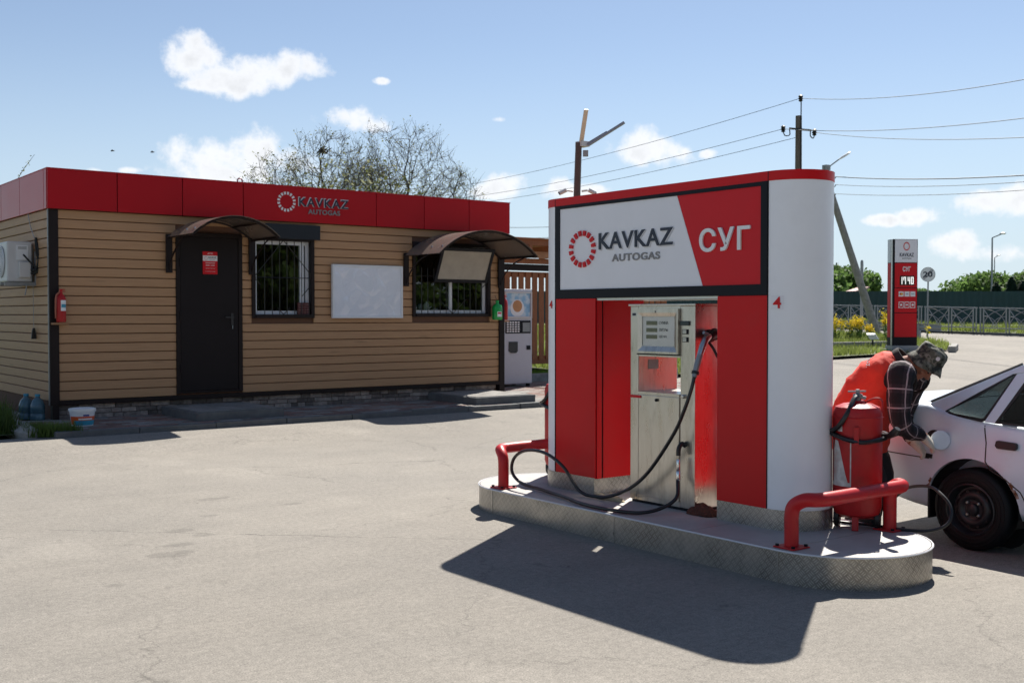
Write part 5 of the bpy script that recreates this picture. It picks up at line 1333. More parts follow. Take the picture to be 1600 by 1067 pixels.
for s in (-1, 1):
    for wy in WY:
        q = MB(); nseg = 18; x_in = CXC + s * (HW - .30); x_out = CXC + s * (HW - .03)
        q.loft([[Vector((x, wy + .318 * math.cos(math.pi * i / nseg * 1.2 - .3), .285 + .318 * math.sin(math.pi * i / nseg * 1.2 - .3))) for i in range(nseg + 1)] for x in (x_in, x_out)], cap=False, closed=False)
        q.add([(x_in, wy + .32 * math.cos(t), .285 + .32 * math.sin(t)) for t in [2 * math.pi * i / 20 for i in range(20)]], [tuple(range(20))])
        q.build('wheel_liner', M['plug'], car, fix=False)
# wheels
def wheel(s, wy):
    x = CXC + s * (HW - .085); ax = Vector((s, 0, 0)); c = Vector((x, wy, WZ))
    q = MB(); prof = [(.160, -.075), (.20, -.080), (.255, -.072), (.270, -.05), (.272, 0), (.270, .05), (.255, .072), (.20, .080), (.172, .076), (.165, .066), (.160, .03)]
    q.lathe(prof, c, 40, ax, cap=False); w = q.build('wheel', M['tyre'], car, smooth=True, angle=50)
    q = MB(); q.lathe([(.172, .060), (.172, .080), (.164, .083), (.158, .074), (.152, .045), (.144, .020), (.132, .020), (.122, .034), (.108, .048), (.092, .054), (.078, .048), (.068, .034), (.058, .030), (.040, .034), (.037, .056), (.033, .060), (0.0, .062)], c, 44, ax, cap=False); q.build('rim', M['rim'], w, org=CO, smooth=True, angle=50)
    for rad_, dep in ((.190, .0805), (.213, .081), (.236, .078)):
        q = MB(); q.lathe([(rad_ + .003, dep - .003), (rad_ + .002, dep + .0005), (rad_ - .002, dep + .0005), (rad_ - .003, dep - .003)], c, 40, ax, cap=False); q.build('sidewall_rib', M['tyre'], w, org=CO, smooth=True)
    q = MB()
    for k in range(4): t = math.pi / 4 + k * math.pi / 2; q.lathe([(.012, .028), (.011, .046), (.006, .050)], c + Vector((0, .056 * math.cos(t), .056 * math.sin(t))), 6, ax)
    q.build('wheel_nuts', M['steel_plain'], w, org=CO)
    for k in range(10):
        t = 2 * math.pi * k / 10; q = MB(); q.lathe([(.012, .030), (.012, .0415)], c + Vector((0, .115 * math.cos(t), .115 * math.sin(t))) + ax * .002, 8, ax); q.build('vent_hole', M['plug'], w, org=CO)
for s in (-1, 1):
    for wy in WY: wheel(s, wy)
# greenhouse: near and far sides, leaning in
def gx(z, s): return CXC + s * (.775 - (z - .84) * .40)
def gpoly(pts, th=.012, s=-1, off=0.0):
    q = MB(); n = len(pts); o_ = [Vector((gx(z, s) + s * off, y, z)) for y, z in pts]; i_ = [p - Vector((s * th, 0, 0)) for p in o_]
    q.add(o_ + i_, [tuple(range(n)), tuple(reversed(range(n, 2 * n)))] + [(i, (i + 1) % n, n + (i + 1) % n, n + i) for i in range(n)]); return q
roofl = [(2.62, 1.245), (2.8, 1.275), (3.1, 1.283), (3.35, 1.275), (3.55, 1.255), (3.70, 1.22)]
tri = [(4.165, .888), (4.155, .902), (3.95, 1.035), (3.74, 1.165), (3.715, 1.168), (3.865, .858), (3.885, .851)]
rdg = [(3.795, .848), (3.62, 1.185), (3.45, 1.222), (3.0, 1.235), (3.0, .825)]
fdg = [(2.92, .822), (2.92, 1.235), (2.72, 1.215), (2.62, 1.18), (2.12, .835)]
def inset(pts, d):
    c = [sum(p[k] for p in pts) / len(pts) for k in (0, 1)]; return [(p[0] + (c[0] - p[0]) * d, p[1] + (c[1] - p[1]) * d) for p in pts]
for s in (-1, 1):
    for pts, nm in ((tri, 'quarter_window'), (rdg, 'rear_door_window'), (fdg, 'front_door_window')):
        gpoly(inset(pts, .03), .004, s, -.004).build(nm, M['carglass'], car)
        q = MB(); pp = [Vector((gx(z, s) + s * .001, y, z)) for y, z in pts]; ctr = sum(pp, Vector()) / len(pp); inn = [p + (ctr - p).normalized() * .024 for p in pp]; n = len(pp)
        o2_ = [p - Vector((s * .012, 0, 0)) for p in pp]; i2_ = [p - Vector((s * .012, 0, 0)) for p in inn]
        q.add(pp + inn + o2_ + i2_, [(i, (i + 1) % n, n + (i + 1) % n, n + i) for i in range(n)] + [(2 * n + i, 3 * n + i, 3 * n + (i + 1) % n, 2 * n + (i + 1) % n) for i in range(n)] + [(i, 2 * n + i, 2 * n + (i + 1) % n, (i + 1) % n) for i in range(n)] + [(n + i, n + (i + 1) % n, 3 * n + (i + 1) % n, 3 * n + i) for i in range(n)])
        q.build('window_seal', M['rubber'], car)
    # pillars and roof rail
    gpoly([(4.30, .925), (4.275, .948), (3.70, 1.222), (3.55, 1.257), (3.45, 1.228), (3.62, 1.19), (3.715, 1.172), (3.74, 1.167), (3.95, 1.037), (4.155, .904), (4.168, .888), (4.19, .885)], .03, s, 0).build('rear_pillar', M['carwhite'], car, bevel=.006)
    gpoly([(3.865, .853), (3.715, 1.168), (3.62, 1.187), (3.795, .848)], .02, s, .003).build('door_frame', M['carwhite'], car, bevel=.004)
    gpoly([(3.55, 1.257), (3.35, 1.275), (3.1, 1.283), (2.8, 1.275), (2.62, 1.245), (2.62, 1.18), (2.72, 1.217), (2.92, 1.237), (3.0, 1.237), (3.45, 1.224)], .03, s, 0).build('roof_rail', M['carwhite'], car, bevel=.005)
    gpoly([(3.0, .825), (3.0, 1.235), (2.92, 1.235), (2.92, .822)], .03, s, .001).build('middle_pillar', M['rubber'], car)
    gpoly([(2.12, .835), (2.62, 1.18), (2.62, 1.245), (2.52, 1.20), (2.0, .835)], .03, s, 0).build('front_pillar', M['carwhite'], car, bevel=.005)
# roof: one curved sheet
q = MB(); rg = []
for (y, z) in [(2.52, 1.20)] + roofl:
    w_ = abs(gx(z, 1) - CXC); rg.append([Vector((CXC + w_ * u, y, z + .035 * (1 - u * u) ** .8)) for u in [k / 8 for k in range(-8, 9)]] )
q.loft(rg, cap=False, closed=False); q.build('roof', M['carwhite'], car, smooth=True, angle=80)
def screen(ya, za, yb_, zb_, ins, nm):
    q = MB(); rg = []
    for k in range(7):
        t = k / 6; y, z = ya + (yb_ - ya) * t, za + (zb_ - za) * t; w_ = abs(gx(z, 1) - CXC) - ins; rg.append([Vector((CXC + w_ * u, y + (.03 * (1 - u * u)) * (1 if ya > yb_ else -1), z + .030 * (1 - u * u) * t)) for u in [j / 8 for j in range(-8, 9)]])
    q.loft(rg, cap=False, closed=False); return q.build(nm, M['carglass'] , car, smooth=True, angle=80)
screen(4.285, .948, 3.70, 1.222, .045, 'rear_window'); screen(2.0, .835, 2.52, 1.20, .04, 'windscreen')
for s in (-1, 1):
    q = MB(); q.tube([Vector((CXC + s * (abs(gx(z, 1) - CXC) - .030), y + .004, z + .008)) for y, z in ((4.285, .948), (4.1, 1.035), (3.9, 1.128), (3.70, 1.222))], .010, 6); q.build('window_seal', M['rubber'], car)
# interior
q = MB(); q.box(CXC - .70, CXC + .70, 3.62, 4.12, .862, .868); q.build('parcel_shelf', M['cardark'], car)
def seat(x, y, w):
    q = MB(); q.loft([[Vector((x + a * w, y + b_ * .05 + (z - .6) * .16, z)) for a, b_ in ((-1, -1), (1, -1), (1, 1), (-1, 1))] for z in (.6, .9, 1.02)]); s_ = q.build('seat_back', M['carseat'], car, bevel=.02)
    q = MB(); q.loft([[Vector((x + a * .11, y + .07 + b_ * .035 + (z - 1) * .1, z)) for a, b_ in ((-1, -1), (1, -1), (1, 1), (-1, 1))] for z in (1.03, 1.10, 1.16)]); q.build('head_rest', M['cardark'], s_, org=CO, bevel=.02)
for x, y, w in ((CXC - .35, 3.0, .25), (CXC + .35, 3.0, .25), (CXC - .36, 3.72, .28), (CXC + .36, 3.72, .28)): seat(x, y, w)
q = MB(); q.lathe([(.17, 0), (.185, .015), (.17, .03), (.155, .015), (.17, 0)], (CXC + .35, 2.35, .86), 20, (0, 1, .4), cap=False); q.build('steering_wheel', M['cardark'], car)
# seams, rear door, handle, trims: narrow strips following the body side
def strip(pts, w, m, nm, par=None, out=.003, seg=6):
    q = MB(); pl = []
    for (a, b_) in zip(pts[:-1], pts[1:]):
        for k in range(seg): t = k / seg; pl.append((a[0] + (b_[0] - a[0]) * t, a[1] + (b_[1] - a[1]) * t))
    pl.append(pts[-1]); rg = []
    for i, p in enumerate(pl):
        a = pl[max(i - 1, 0)]; c_ = pl[min(i + 1, len(pl) - 1)]; d = Vector((c_[0] - a[0], c_[1] - a[1])); d.normalize(); nx_ = Vector((-d.y, d.x)) * w / 2
        l, r__ = (p[0] + nx_.x, p[1] + nx_.y), (p[0] - nx_.x, p[1] - nx_.y)
        rg.append([Vector((side_x(*l) - out, *l)), Vector((side_x(*r__) - out, *r__)), Vector((side_x(*r__) + .006, *r__)), Vector((side_x(*l) + .006, *l))])
    q.loft(rg); return q.build(nm, m, car, smooth=True)
def skin(poly_fn, y0, y1, m, nm, out=.004, ny=14, nz_=14):
    q = MB(); 
    for i in range(ny + 1):
        y = y0 + (y1 - y0) * i / ny; za, zb_ = poly_fn(y)
        for j in range(nz_ + 1): z = za + (zb_ - za) * j / nz_; q.v.append(Vector((side_x(y, z) - out, y, z)))
    for i in range(ny):
        for j in range(nz_): a = i * (nz_ + 1) + j; q.f.append((a, a + 1, a + nz_ + 2, a + nz_ + 1))
    return q.build(nm, m, car, smooth=True, angle=80)
door_edge = [(3.862, .850), (3.835, .72), (3.835, .60), (3.80, .55), (3.70, .50), (3.60, .43), (3.56, .33), (3.56, .27)]
strip(door_edge, .008, M['plug'], 'door_seam', out=.0015)
strip([(2.96, .815), (2.96, .27)], .007, M['plug'], 'door_seam', out=.0015)
strip([(2.0, .80), (2.0, .27)], .007, M['plug'], 'door_seam', out=.0015)
strip([(4.93, .60), (4.60, .595), (4.24, .580)], .007, M['plug'], 'bumper_seam', out=.0015)
strip([(4.262, .600), (4.215, .595)], .028, M['plug'], 'bumper_clip', out=.008)
# rear door handle
q = MB(); hy0, hy1, hz0, hz1 = 3.618, 3.765, .690, .742
o_ = [Vector((side_x(y, z) - .004, y, z)) for y, z in ((hy0, hz0 + .012), (hy0 + .012, hz0), (hy1 - .015, hz0 + .003), (hy1, hz0 + .02), (hy1 - .006, hz1), (hy1 - .02, hz1 + .003), (hy0 + .012, hz1 - .004), (hy0, hz1 - .014))]
q.loft([[p + Vector((d, 0, 0)) for p in o_] for d in (0, -.022)]); q.build('door_handle', M['rubber'], car, bevel=.006)
# rust along the wheel arch
for a0_, a1_, nm in ((.30, .62, 'rust_patch'), (2.62, 2.86, 'rust_patch')):
    q = MB(); n = 10; rg = []
    for k in range(n + 1):
        t = math.pi - (a0_ + (a1_ - a0_) * k / n); ys_2 = 3.94 - .324 * math.cos(math.pi - t) * -1; 
        y = 3.94 + .323 * math.cos(t) ; z = .285 + .323 * math.sin(t); wj = random.uniform(.010, .026)
        y2 = 3.94 + (.323 + wj) * math.cos(t); z2 = .285 + (.323 + wj) * math.sin(t)
        rg.append([Vector((side_x(y, z) - .002, y, z)), Vector((side_x(y2, z2) - .002, y2, z2))])
    q.loft(rg, cap=False, closed=False); q.build(nm, M['rust'], car, fix=False)
# mud flap, tail lamps, rear lid seams, exhaust
q = MB(); q.loft([[Vector((CXC - HW + .03 + a * .10 + .10, 4.255 + c_ * .008, z)) for a, c_ in ((-1, -1), (1, -1), (1, 1), (-1, 1))] for z in (.17, .40)]); q.build('mud_flap', M['rubber'], car, bevel=.006)
for s in (-1, 1):
    q = MB(); q.box(CXC + s * .56 - .11, CXC + s * .56 + .11, 4.955, 4.985, .66, .86); q.build('tail_lamp', mat('tail_lamp_red', (.35, .01, .01), .2), car, bevel=.01)
q = MB(); q.box(CXC - .26, CXC + .26, 4.968, 4.985, .68, .80); q.build('number_plate', M['letter_white'], car)
q = MB(); q.loft([[Vector((CXC + u * (.70 + g), y, z)) for u in [k / 10 for k in range(-10, 11)]] + [Vector((CXC - u * (.70 + g), y + .0, z + .10)) for u in [k / 10 for k in range(-10, 11)]] for g, y, z in ((0, 4.94, .40), (.0, 5.0, .42), (-.02, 5.02, .44))]); q.build('rear_bumper', M['carwhite'], car, smooth=True)
q = MB(); q.bar((CXC - .72, 4.30, .958), (CXC + .72, 4.30, .958), .006, .004); q.build('boot_seam', M['plug'], car)
for s in (-1, 1):
    q = MB(); q.box(CXC + s * .52 - .14, CXC + s * .52 + .14, .60, .66, .52, .64); q.build('headlight', M['letter_white'], car, bevel=.01)
q = MB(); q.box(CXC - .34, CXC + .34, .60, .64, .52, .60); q.build('radiator_grille', M['rubber'], car)
q = MB(); q.loft([[Vector((CXC + u * .72, y, z)) for u in [k / 10 for k in range(-10, 11)]] + [Vector((CXC - u * .72, y, z + .12)) for u in [k / 10 for k in range(-10, 11)]] for y, z in ((.66, .34), (.58, .35), (.56, .36))]); q.build('front_bumper', M['carwhite'], car, smooth=True)
for s in (-1, 1):
    q = MB(); q.loft([[Vector((CXC + s * (.80 + a * .09), 2.12 + c_ * .05, z)) for a, c_ in ((-1, -1), (1, -1), (1, 1), (-1, 1))] for z in (.83, .95)]); q.build('wing_mirror', M['rubber'], car, bevel=.015)
# open fuel flap with its dark filler recess
fyc, fzc = 4.205, .715; xs_ = side_x(fyc, fzc)
q = MB(); q.lathe([(.060, 0), (.060, .003)], (xs_ + .0, fyc, fzc), 24, (-1, 0, 0)); q.build('filler_recess', M['plug'], car)
fn = Vector((-.62, -.78, .05)).normalized()
q = MB(); q.lathe([(.064, 0), (.066, .004), (.060, .010), (.0, .012)], Vector((xs_ - .055, fyc - .075, fzc)), 24, fn, ref=(0, 0, 1)); q.build('fuel_flap', M['carwhite'], car, smooth=True)

# ------------------------------------------------------------------ man filling the car
man = thing('person', 'person in red vest, plaid shirt and camouflage hat leaning over the car', 'person', (6.45, 4.50, 0))
MO = Vector(man['_o'])
mF, mL = Vector((.342, -.940, 0)), Vector((.940, .342, 0))
def pm(s, t, z): return MO + mF * s + mL * t + Vector((0, 0, z))
def dm(s, t, z): return mF * s + mL * t + Vector((0, 0, z))
def ering(c, up, side, rs, rt, n=24, sq=1.0):
    """ellipse ring: 'side' radius rs, thickness radius rt across both"""
    up = Vector(up).normalized(); side = Vector(side); side = (side - up * side.dot(up)).normalized(); th = up.cross(side); o = []
    for k in range(n):
        t = 2 * math.pi * k / n; ct, st = math.cos(t), math.sin(t)
        o.append(Vector(c) + side * rs * math.copysign(abs(ct) ** sq, ct) + th * rt * math.copysign(abs(st) ** sq, st))
    return o
def limb(path, radii, n=16, k=5, flat=1.0, side=None):
    P = spline(path, k); m_ = len(P); q = []; side = side or mL
    for i, p in enumerate(P):
        u = i / (m_ - 1) * (len(radii) - 1); a = min(int(u), len(radii) - 2); rr = radii[a] + (radii[a + 1] - radii[a]) * (u - a)
        d = (P[min(i + 1, m_ - 1)] - P[max(i - 1, 0)]); q.append(ering(p, d, Vector(side) + mF * .01, rr, rr * flat, n))
    return q
shR, elR, wrR = pm(.265, -.195, 1.125), pm(.275, -.205, .845), pm(.355, .0, .755)
shL, elL, wrL = pm(.27, .195, 1.125), pm(.19, .25, .87), pm(.26, .13, .715)
spine = [((-.055, .69), .185, .175), ((-.045, .83), .180, .170), ((.01, .975), .185, .165), ((.10, 1.115), .195, .150), ((.185, 1.195), .170, .112), ((.245, 1.240), .088, .080)]
def torso_rings(grow=0.0):
    rg = []
    for i, (c, a, t) in enumerate(spine):
        e, f_ = spine[min(i + 1, 5)][0], spine[max(i - 1, 0)][0]; rg.append(ering(pm(c[0], 0, c[1]), dm(e[0] - f_[0], 0, e[1] - f_[1]), mL, a + grow, t + grow, 28, .85))
    return rg
fF, fU = dm(.485, 0, -.875).normalized(), dm(.875, 0, .485).normalized()
hc = pm(.372, 0, 1.240)
AX = (mL, fF, fU)
b = MB(); b.loft(torso_rings(-.03))
b.loft(limb([pm(.20, 0, 1.20), pm(.28, 0, 1.225), hc - fU * .045 - fF * .02], [.064, .060, .062]))
b.ball(hc + fU * .022 - fF * .006, .073, .088, .090, 20, 14, AX)                      # skull
b.loft([ering(hc + fF * (.0 + .048 * t) - fU * (.02 + .085 * t), -fU + fF * .1, mL, .068 - .026 * t, .078 - .040 * t, 18) for t in (0, .3, .6, .85, 1.0)])   # jaw
b.ball(hc + fF * .078 - fU * .108, .024, .020, .018, 10, 8, AX)                          # chin
b.loft([ering(hc + fF * (.078 + d) + fU * u_, fU, mL, w, w * .9, 8) for d, u_, w in ((.0, .012, .010), (.012, -.012, .012), (.028, -.036, .017), (.012, -.048, .015))])  # nose
b.ball(hc + fF * .078 - fU * .067, .026, .013, .009, 10, 6, AX); b.ball(hc + fF * .074 - fU * .081, .024, .013, .009, 10, 6, AX)   # lips
for s in (-1, 1):
    b.ball(hc + mL * s * .074 - fF * .012 - fU * .022, .010, .022, .034, 10, 8, AX)      # ears
    b.ball(hc + mL * s * .032 + fF * .070 + fU * .006, .022, .014, .012, 8, 6, AX)       # brow
    b.ball(hc + mL * s * .046 + fF * .052 - fU * .034, .022, .022, .020, 8, 6, AX)       # cheek
b.loft(limb([shR + mL * .06, shR, elR, wrR, wrR + dm(.02, .03, -.02)], [.06, .058, .046, .036, .030]))
b.loft(limb([shL - mL * .06, shL, elL, wrL, wrL + dm(.02, .02, -.02)], [.06, .058, .046, .036, .030]))
for s in (-1, 1):
    hip, kn, an = pm(-.05, s * .10, .72), pm(.07, s * .115, .41), pm(-.03, s * .12, .10)
    b.loft(limb([hip + Vector((0, 0, .06)), hip, kn, an, an + Vector((0, 0, -.05))], [.095, .092, .062, .045, .045]))
skinm = b.build('body', M['skin'], man, smooth=True)
md = skinm.modifiers.new('merge', 'REMESH'); md.mode = 'VOXEL'; md.voxel_size = .0065; md.use_smooth_shade = True
m2_ = skinm.modifiers.new('soft', 'SMOOTH'); m2_.factor = .5; m2_.iterations = 2
bpy.context.view_layer.update(); dg = bpy.context.evaluated_depsgraph_get(); me = bpy.data.meshes.new_from_object(skinm.evaluated_get(dg)); skinm.modifiers.clear(); skinm.data = me
me.materials.clear(); me.materials.append(M['skin'])
for p in me.polygons: p.use_smooth = True
for s in (-1, 1):
    q = MB(); q.ball(hc + mL * s * .031 + fF * .076 - fU * .006, .011, .008, .008, 8, 6, AX); q.build('eye', M['plug'], man, smooth=True)
q = MB(); q.loft([ering(hc + fU * u_ - fF * (.014 + k * .006), fU, mL, .0765 - k * .003, .090 - k * .012, 18) for k, u_ in enumerate((.05, .01, -.025))]); q.build('hair', mat('grey_brown_hair', (.05, .04, .035), .8, var=.3, vs=40), man, smooth=True)
def fold(rg, amp, sc, sd):
    o = []
    for i, r__ in enumerate(rg):
        c = sum(r__, Vector()) / len(r__); o.append([p + (p - c).normalized() * amp * (mathutils.noise.noise(p * sc + Vector((sd, 0, 0))) + .5 * mathutils.noise.noise(p * sc * 2.3 + Vector((sd, 5, 0)))) for p in r__])
    return o
def dens_rings(rg, k=6):
    out_ = []; cols = [spline([r__[j] for r__ in rg], k) for j in range(len(rg[0]))]
    for i in range(len(cols[0])): out_.append([c[i] for c in cols])
    return out_
tv = torso_rings(.020)
hem = [p + dm(-.01, 0, -.05) for p in tv[0]]
q = MB(); q.loft(fold(dens_rings([hem] + tv[:5] + [ering(pm(.232, 0, 1.232), dm(.77, 0, .63), mL, .092, .098, 28)], 8), .019, 13, 3), cap=False); vest = q.build('vest', M['vest'], man, smooth=True, angle=120)
so = vest.modifiers.new('thickness', 'SOLIDIFY'); so.thickness = .012; so.offset = -1
d_ = dm(.77, 0, .63).normalized(); base = pm(.240, 0, 1.228)
q = MB(); q.loft([ering(base + d_ * h_, d_, mL, .092 + w, .105 + w, 24) for h_, w in ((-.012, .006), (.015, .006), (.038, .0), (.038, -.010), (.0, -.012))], cap=False); q.build('collar', M['vest_dark'], man, smooth=True)
# printed word across the back of the vest
bc = pm(.045, 0, 1.283); bu = dm(.80, 0, .60).normalized(); bn_ = dm(-.6, 0, .8).normalized()
tn = dm(-.50, -.60, .62).normalized(); tu = dm(.80, -.12, .50); tu = (tu - tn * tu.dot(tn)).normalized(); tr = tu.cross(tn)
lt = text('back_lettering', 'KAVKAZ', M['letter_white'], man, pm(.035, -.085, 1.235) - tr * .10, tr, tu, .20, .030, .0, .03)
bpy.context.view_layer.update(); dg = bpy.context.evaluated_depsgraph_get(); vm_ = vest.evaluated_get(dg).to_mesh(); bvh = mathutils.bvhtree.BVHTree.FromPolygons([v.co.copy() for v in vm_.vertices], [tuple(pp.vertices) for pp in vm_.polygons])
for v in lt.data.vertices:
    h_ = bvh.ray_cast(v.co + tn * .3, -tn)
    if h_[0] is not None: v.co = h_[0] + tn * .002
for sh, s in ((shR, -1), (shL, 1)):
    c = sh - mL * s * .005 + Vector((0, 0, -.005)); rg = ering(c, mL * s + dm(.15, 0, -.25), mF, .096, .098, 20); q = MB(); q.tube(rg + [rg[0]], .010, 6, cap=False); q.build('armhole_piping', M['vest_dark'], man, smooth=True)
def sleeve(path, radii, nm):
    rg = limb(path, radii, 20, 9, side=mF); rg = fold(rg, .013, 16, 8); q = MB(); q.loft(rg, cap=False); ob = q.build(nm, M['plaid'], man, smooth=True, angle=150)
    uv = ob.data.uv_layers.new(name='UVMap'); n = 20; L = [0]
    for i in range(1, len(rg)): L.append(L[-1] + (sum(rg[i], Vector()) / n - sum(rg[i - 1], Vector()) / n).length)
    for p in ob.data.polygons:
        js = [ob.data.loops[l].vertex_index % n for l in p.loop_indices]; wrap = max(js) - min(js) > 2
        for l, j in zip(p.loop_indices, js): uv.data[l].uv = ((j + (n if wrap and j == 0 else 0)) / n * .46, L[ob.data.loops[l].vertex_index // n])
    so_ = ob.modifiers.new('thickness', 'SOLIDIFY'); so_.thickness = .004
sleeve([shR + mL * .08 + Vector((0, 0, .05)), shR - mL * .01, elR, wrR], [.088, .090, .080, .066, .055, .045], 'sleeve')
sleeve([shL - mL * .08 + Vector((0, 0, .05)), shL + mL * .01, elL, wrL], [.088, .090, .080, .066, .055, .045], 'sleeve')
for s in (-1, 1):
    hip, kn, an = pm(-.05, s * .10, .72), pm(.07, s * .115, .41), pm(-.03, s * .12, .07)
    q = MB(); q.loft(fold(limb([hip + Vector((0, 0, .06)), hip, kn, an + Vector((0, 0, .08)), an], [.125, .118, .09, .078, .075], 20, 7), .02, 9, s), cap=False); q.build('trouser_leg', M['trousers'], man, smooth=True, angle=150)
    q = MB(); q.loft([ering(pm(-.03 + .24 * (k - .35), s * .12, zc), mF, mL, w, h_, 16) for k, zc, w, h_ in ((0, .05, .028, .042), (.12, .052, .040, .050), (.45, .05, .043, .048), (.8, .038, .047, .036), (1.05, .032, .040, .030), (1.18, .028, .018, .020))]); q.build('shoe', M['shoe'], man, smooth=True)
# hat: crown and sloping brim, tipped forward
hU, hF = dm(.581, 0, .814).normalized(), dm(.814, 0, -.581).normalized()
hb = pm(.398, 0, 1.256)
prof = [(.128, -.052), (.131, -.050), (.120, -.028), (.104, -.002), (.0985, .006), (.098, .03), (.095, .062), (.088, .080), (.070, .090), (.0, .095)]
rg = []
for rr, h_ in prof:
    ring_ = []
    for k in range(40):
        t = 2 * math.pi * k / 40; wob = .006 * math.sin(3 * t + 1) * (1 if rr > .11 else .15) + .0025 * math.sin(7 * t); dent = .010 * mathutils.noise.noise(Vector((math.cos(t) * 2, math.sin(t) * 2, h_ * 30))) * (1 if h_ > .05 else .2)
        ring_.append(hb + hU * (h_ + wob + (dent if h_ > .05 else 0)) + mL * (rr + dent) * .92 * math.cos(t) + hF * (rr + dent) * 1.0 * math.sin(t))
    rg.append(ring_)
q = MB(); q.loft(rg, cap=False); hat = q.build('hat', M['camo'], man, smooth=True, angle=120); so = hat.modifiers.new('thickness', 'SOLIDIFY'); so.thickness = .004
q = MB(); rr = .1003; q.loft([[hb + hU * h_ + mL * rr * .925 * math.cos(2 * math.pi * k / 36) + hF * rr * 1.005 * math.sin(2 * math.pi * k / 36) for k in range(36)] for h_ in (.004, .020)], cap=False); q.build('hat_band', M['camo'], man, smooth=True, fix=True)
q = MB(); q.lathe([(.014, 0), (.014, .002)], hb + hF * .055 - mL * .076 + hU * .050, 10, -mL + hF * .6); q.build('hat_badge', M['letter_side'], man)
# gloved hands: palm, four fingers and thumb each, merged into one glove
def hand(w, d, upv, curl, nm):
    d = Vector(d).normalized(); u = Vector(upv); u = (u - d * u.dot(d)).normalized(); sd = d.cross(u); b = MB()
    b.loft([ering(w + d * t, d, sd, a, c_, 14, .8) for t, a, c_ in ((-.035, .037, .032), (0, .036, .029), (.03, .043, .026), (.065, .046, .023), (.092, .044, .019))])
    for i, (o_, ln) in enumerate(((-.033, .070), (-.011, .080), (.011, .076), (.032, .060))):
        p = w + d * .085 + sd * o_; path = [p - d * .02]; ang = .15
        for sgm in (.42, .33, .28):
            p = p + (d * math.cos(ang) - u * math.sin(ang)) * ln * sgm; path.append(p.copy()); ang += curl
        path.insert(1, w + d * .085 + sd * o_); b.tube(path, [.0115, .0115, .0108, .0098, .0075][:len(path)], 9)
    p = w + d * .03 + sd * -.036; b.tube([w + d * .015 + sd * -.022, p, p + (d * .7 - sd * .55 - u * .4) * .038, p + (d * .85 - sd * .25 - u * .75) * .068], [.016, .0145, .0125, .009], 9)
    g = b.build(nm, M['glove'], man, smooth=True); md_ = g.modifiers.new('merge', 'REMESH'); md_.mode = 'VOXEL'; md_.voxel_size = .0035; md_.use_smooth_shade = True
    s_ = g.modifiers.new('soft', 'SMOOTH'); s_.iterations = 2
    bpy.context.view_layer.update(); dg_ = bpy.context.evaluated_depsgraph_get(); me_ = bpy.data.meshes.new_from_object(g.evaluated_get(dg_)); g.modifiers.clear(); g.data = me_; me_.materials.clear(); me_.materials.append(M['glove'])
    for p_ in me_.polygons: p_.use_smooth = True
hand(wrR + dm(.012, .012, -.008), dm(.38, .62, -.55), dm(.75, -.1, .55), .55, 'glove')
hand(wrL + dm(.01, .0, -.01), dm(.55, .25, -.65), dm(.55, -.2, .6), .75, 'glove')

# the car and the man stand where the ground dips behind the island
for r__ in (car, man):
    o_ = Vector(r__['_o']); e_ = Vector((0, 0, EYE)); r__.location = e_ + (o_ - e_) * 1.07; r__.scale = (1.07,) * 3
# ------------------------------------------------------------------ beyond the forecourt
FH = Vector((math.cos(HEAD), math.sin(HEAD), 0)); RT = Vector((math.sin(HEAD), -math.cos(HEAD), 0))
def at(d, lat, dz=0.0):
    p = FH * d + RT * lat; return Vector((p.x, p.y, ground_z(p.x, p.y) + dz))
def inside(poly, x, y):
    c = False; n = len(poly)
    for i in range(n):
        (x1, y1), (x2, y2) = poly[i], poly[(i + 1) % n]
        if (y1 > y) != (y2 > y) and x < (x2 - x1) * (y - y1) / (y2 - y1) + x1: c = not c
    return c
LAWN = [tuple(at(*p).xy) for p in ((26.6, 2.2), (27.4, 4.6), (34, 9.3), (36.3, 12.6), (38.6, 15.3), (42.4, 16.7), (47.0, 16.9), (53, 15.2), (60, 12.5), (60, 0), (35, -2))]
sheet('lawn', 14, 50, 14, 50, .4, .09, M['earth'], lambda x, y: inside(LAWN, x, y))
def blades(name, poly, n, h0, h1, w, m, z0=0.09, seed=1, clump=.5):
    rnd = random.Random(seed); q = MB(); xs = [p[0] for p in poly]; ys = [p[1] for p in poly]; k = 0
    while k < n:
        x, y = rnd.uniform(min(xs), max(xs)), rnd.uniform(min(ys), max(ys))
        if not inside(poly, x, y): continue
        nv = mathutils.noise.noise(Vector((x * clump, y * clump, seed)))
        if rnd.random() > .55 + nv: 
            k += .3; continue
        h = rnd.uniform(h0, h1) * (1 + .8 * nv); a = rnd.uniform(0, 6.28); l = rnd.uniform(.1, .6) * h; b_ = rnd.uniform(0, 6.28); z = ground_z(x, y) + z0 - .02
        dx, dy = math.cos(a) * w / 2, math.sin(a) * w / 2
        q.v += [Vector((x - dx, y - dy, z)), Vector((x + dx, y + dy, z)), Vector((x + math.cos(b_) * l, y + math.sin(b_) * l, z + h))]; i = len(q.v); q.f.append((i - 3, i - 2, i - 1)); k += 1
    o = q.build(name, m, fix=False); o['kind'] = 'stuff'; return o
blades('grass', LAWN, 70000, .06, .25, .035, M['grassm'], seed=4)
# verge behind the road railing
def rail_d(lat): return 64.9 - 1.49 * (lat - 13.5)
def behind_rail(x, y):
    p = Vector((x, y, 0)); d, lat = p.dot(FH), p.dot(RT); return lat > 5 and d > rail_d(lat) + .1 and d < 95
sheet('verge', 20, 100, 0, 80, 1.0, .10, M['earth'], behind_rail)
VER = [tuple(at(rail_d(l) + o, l).xy) for l, o in ((8, .2), (30, .2), (30, 9), (8, 9))]
blades('verge_grass', VER, 26000, .10, .38, .05, M['grassm'], seed=9)

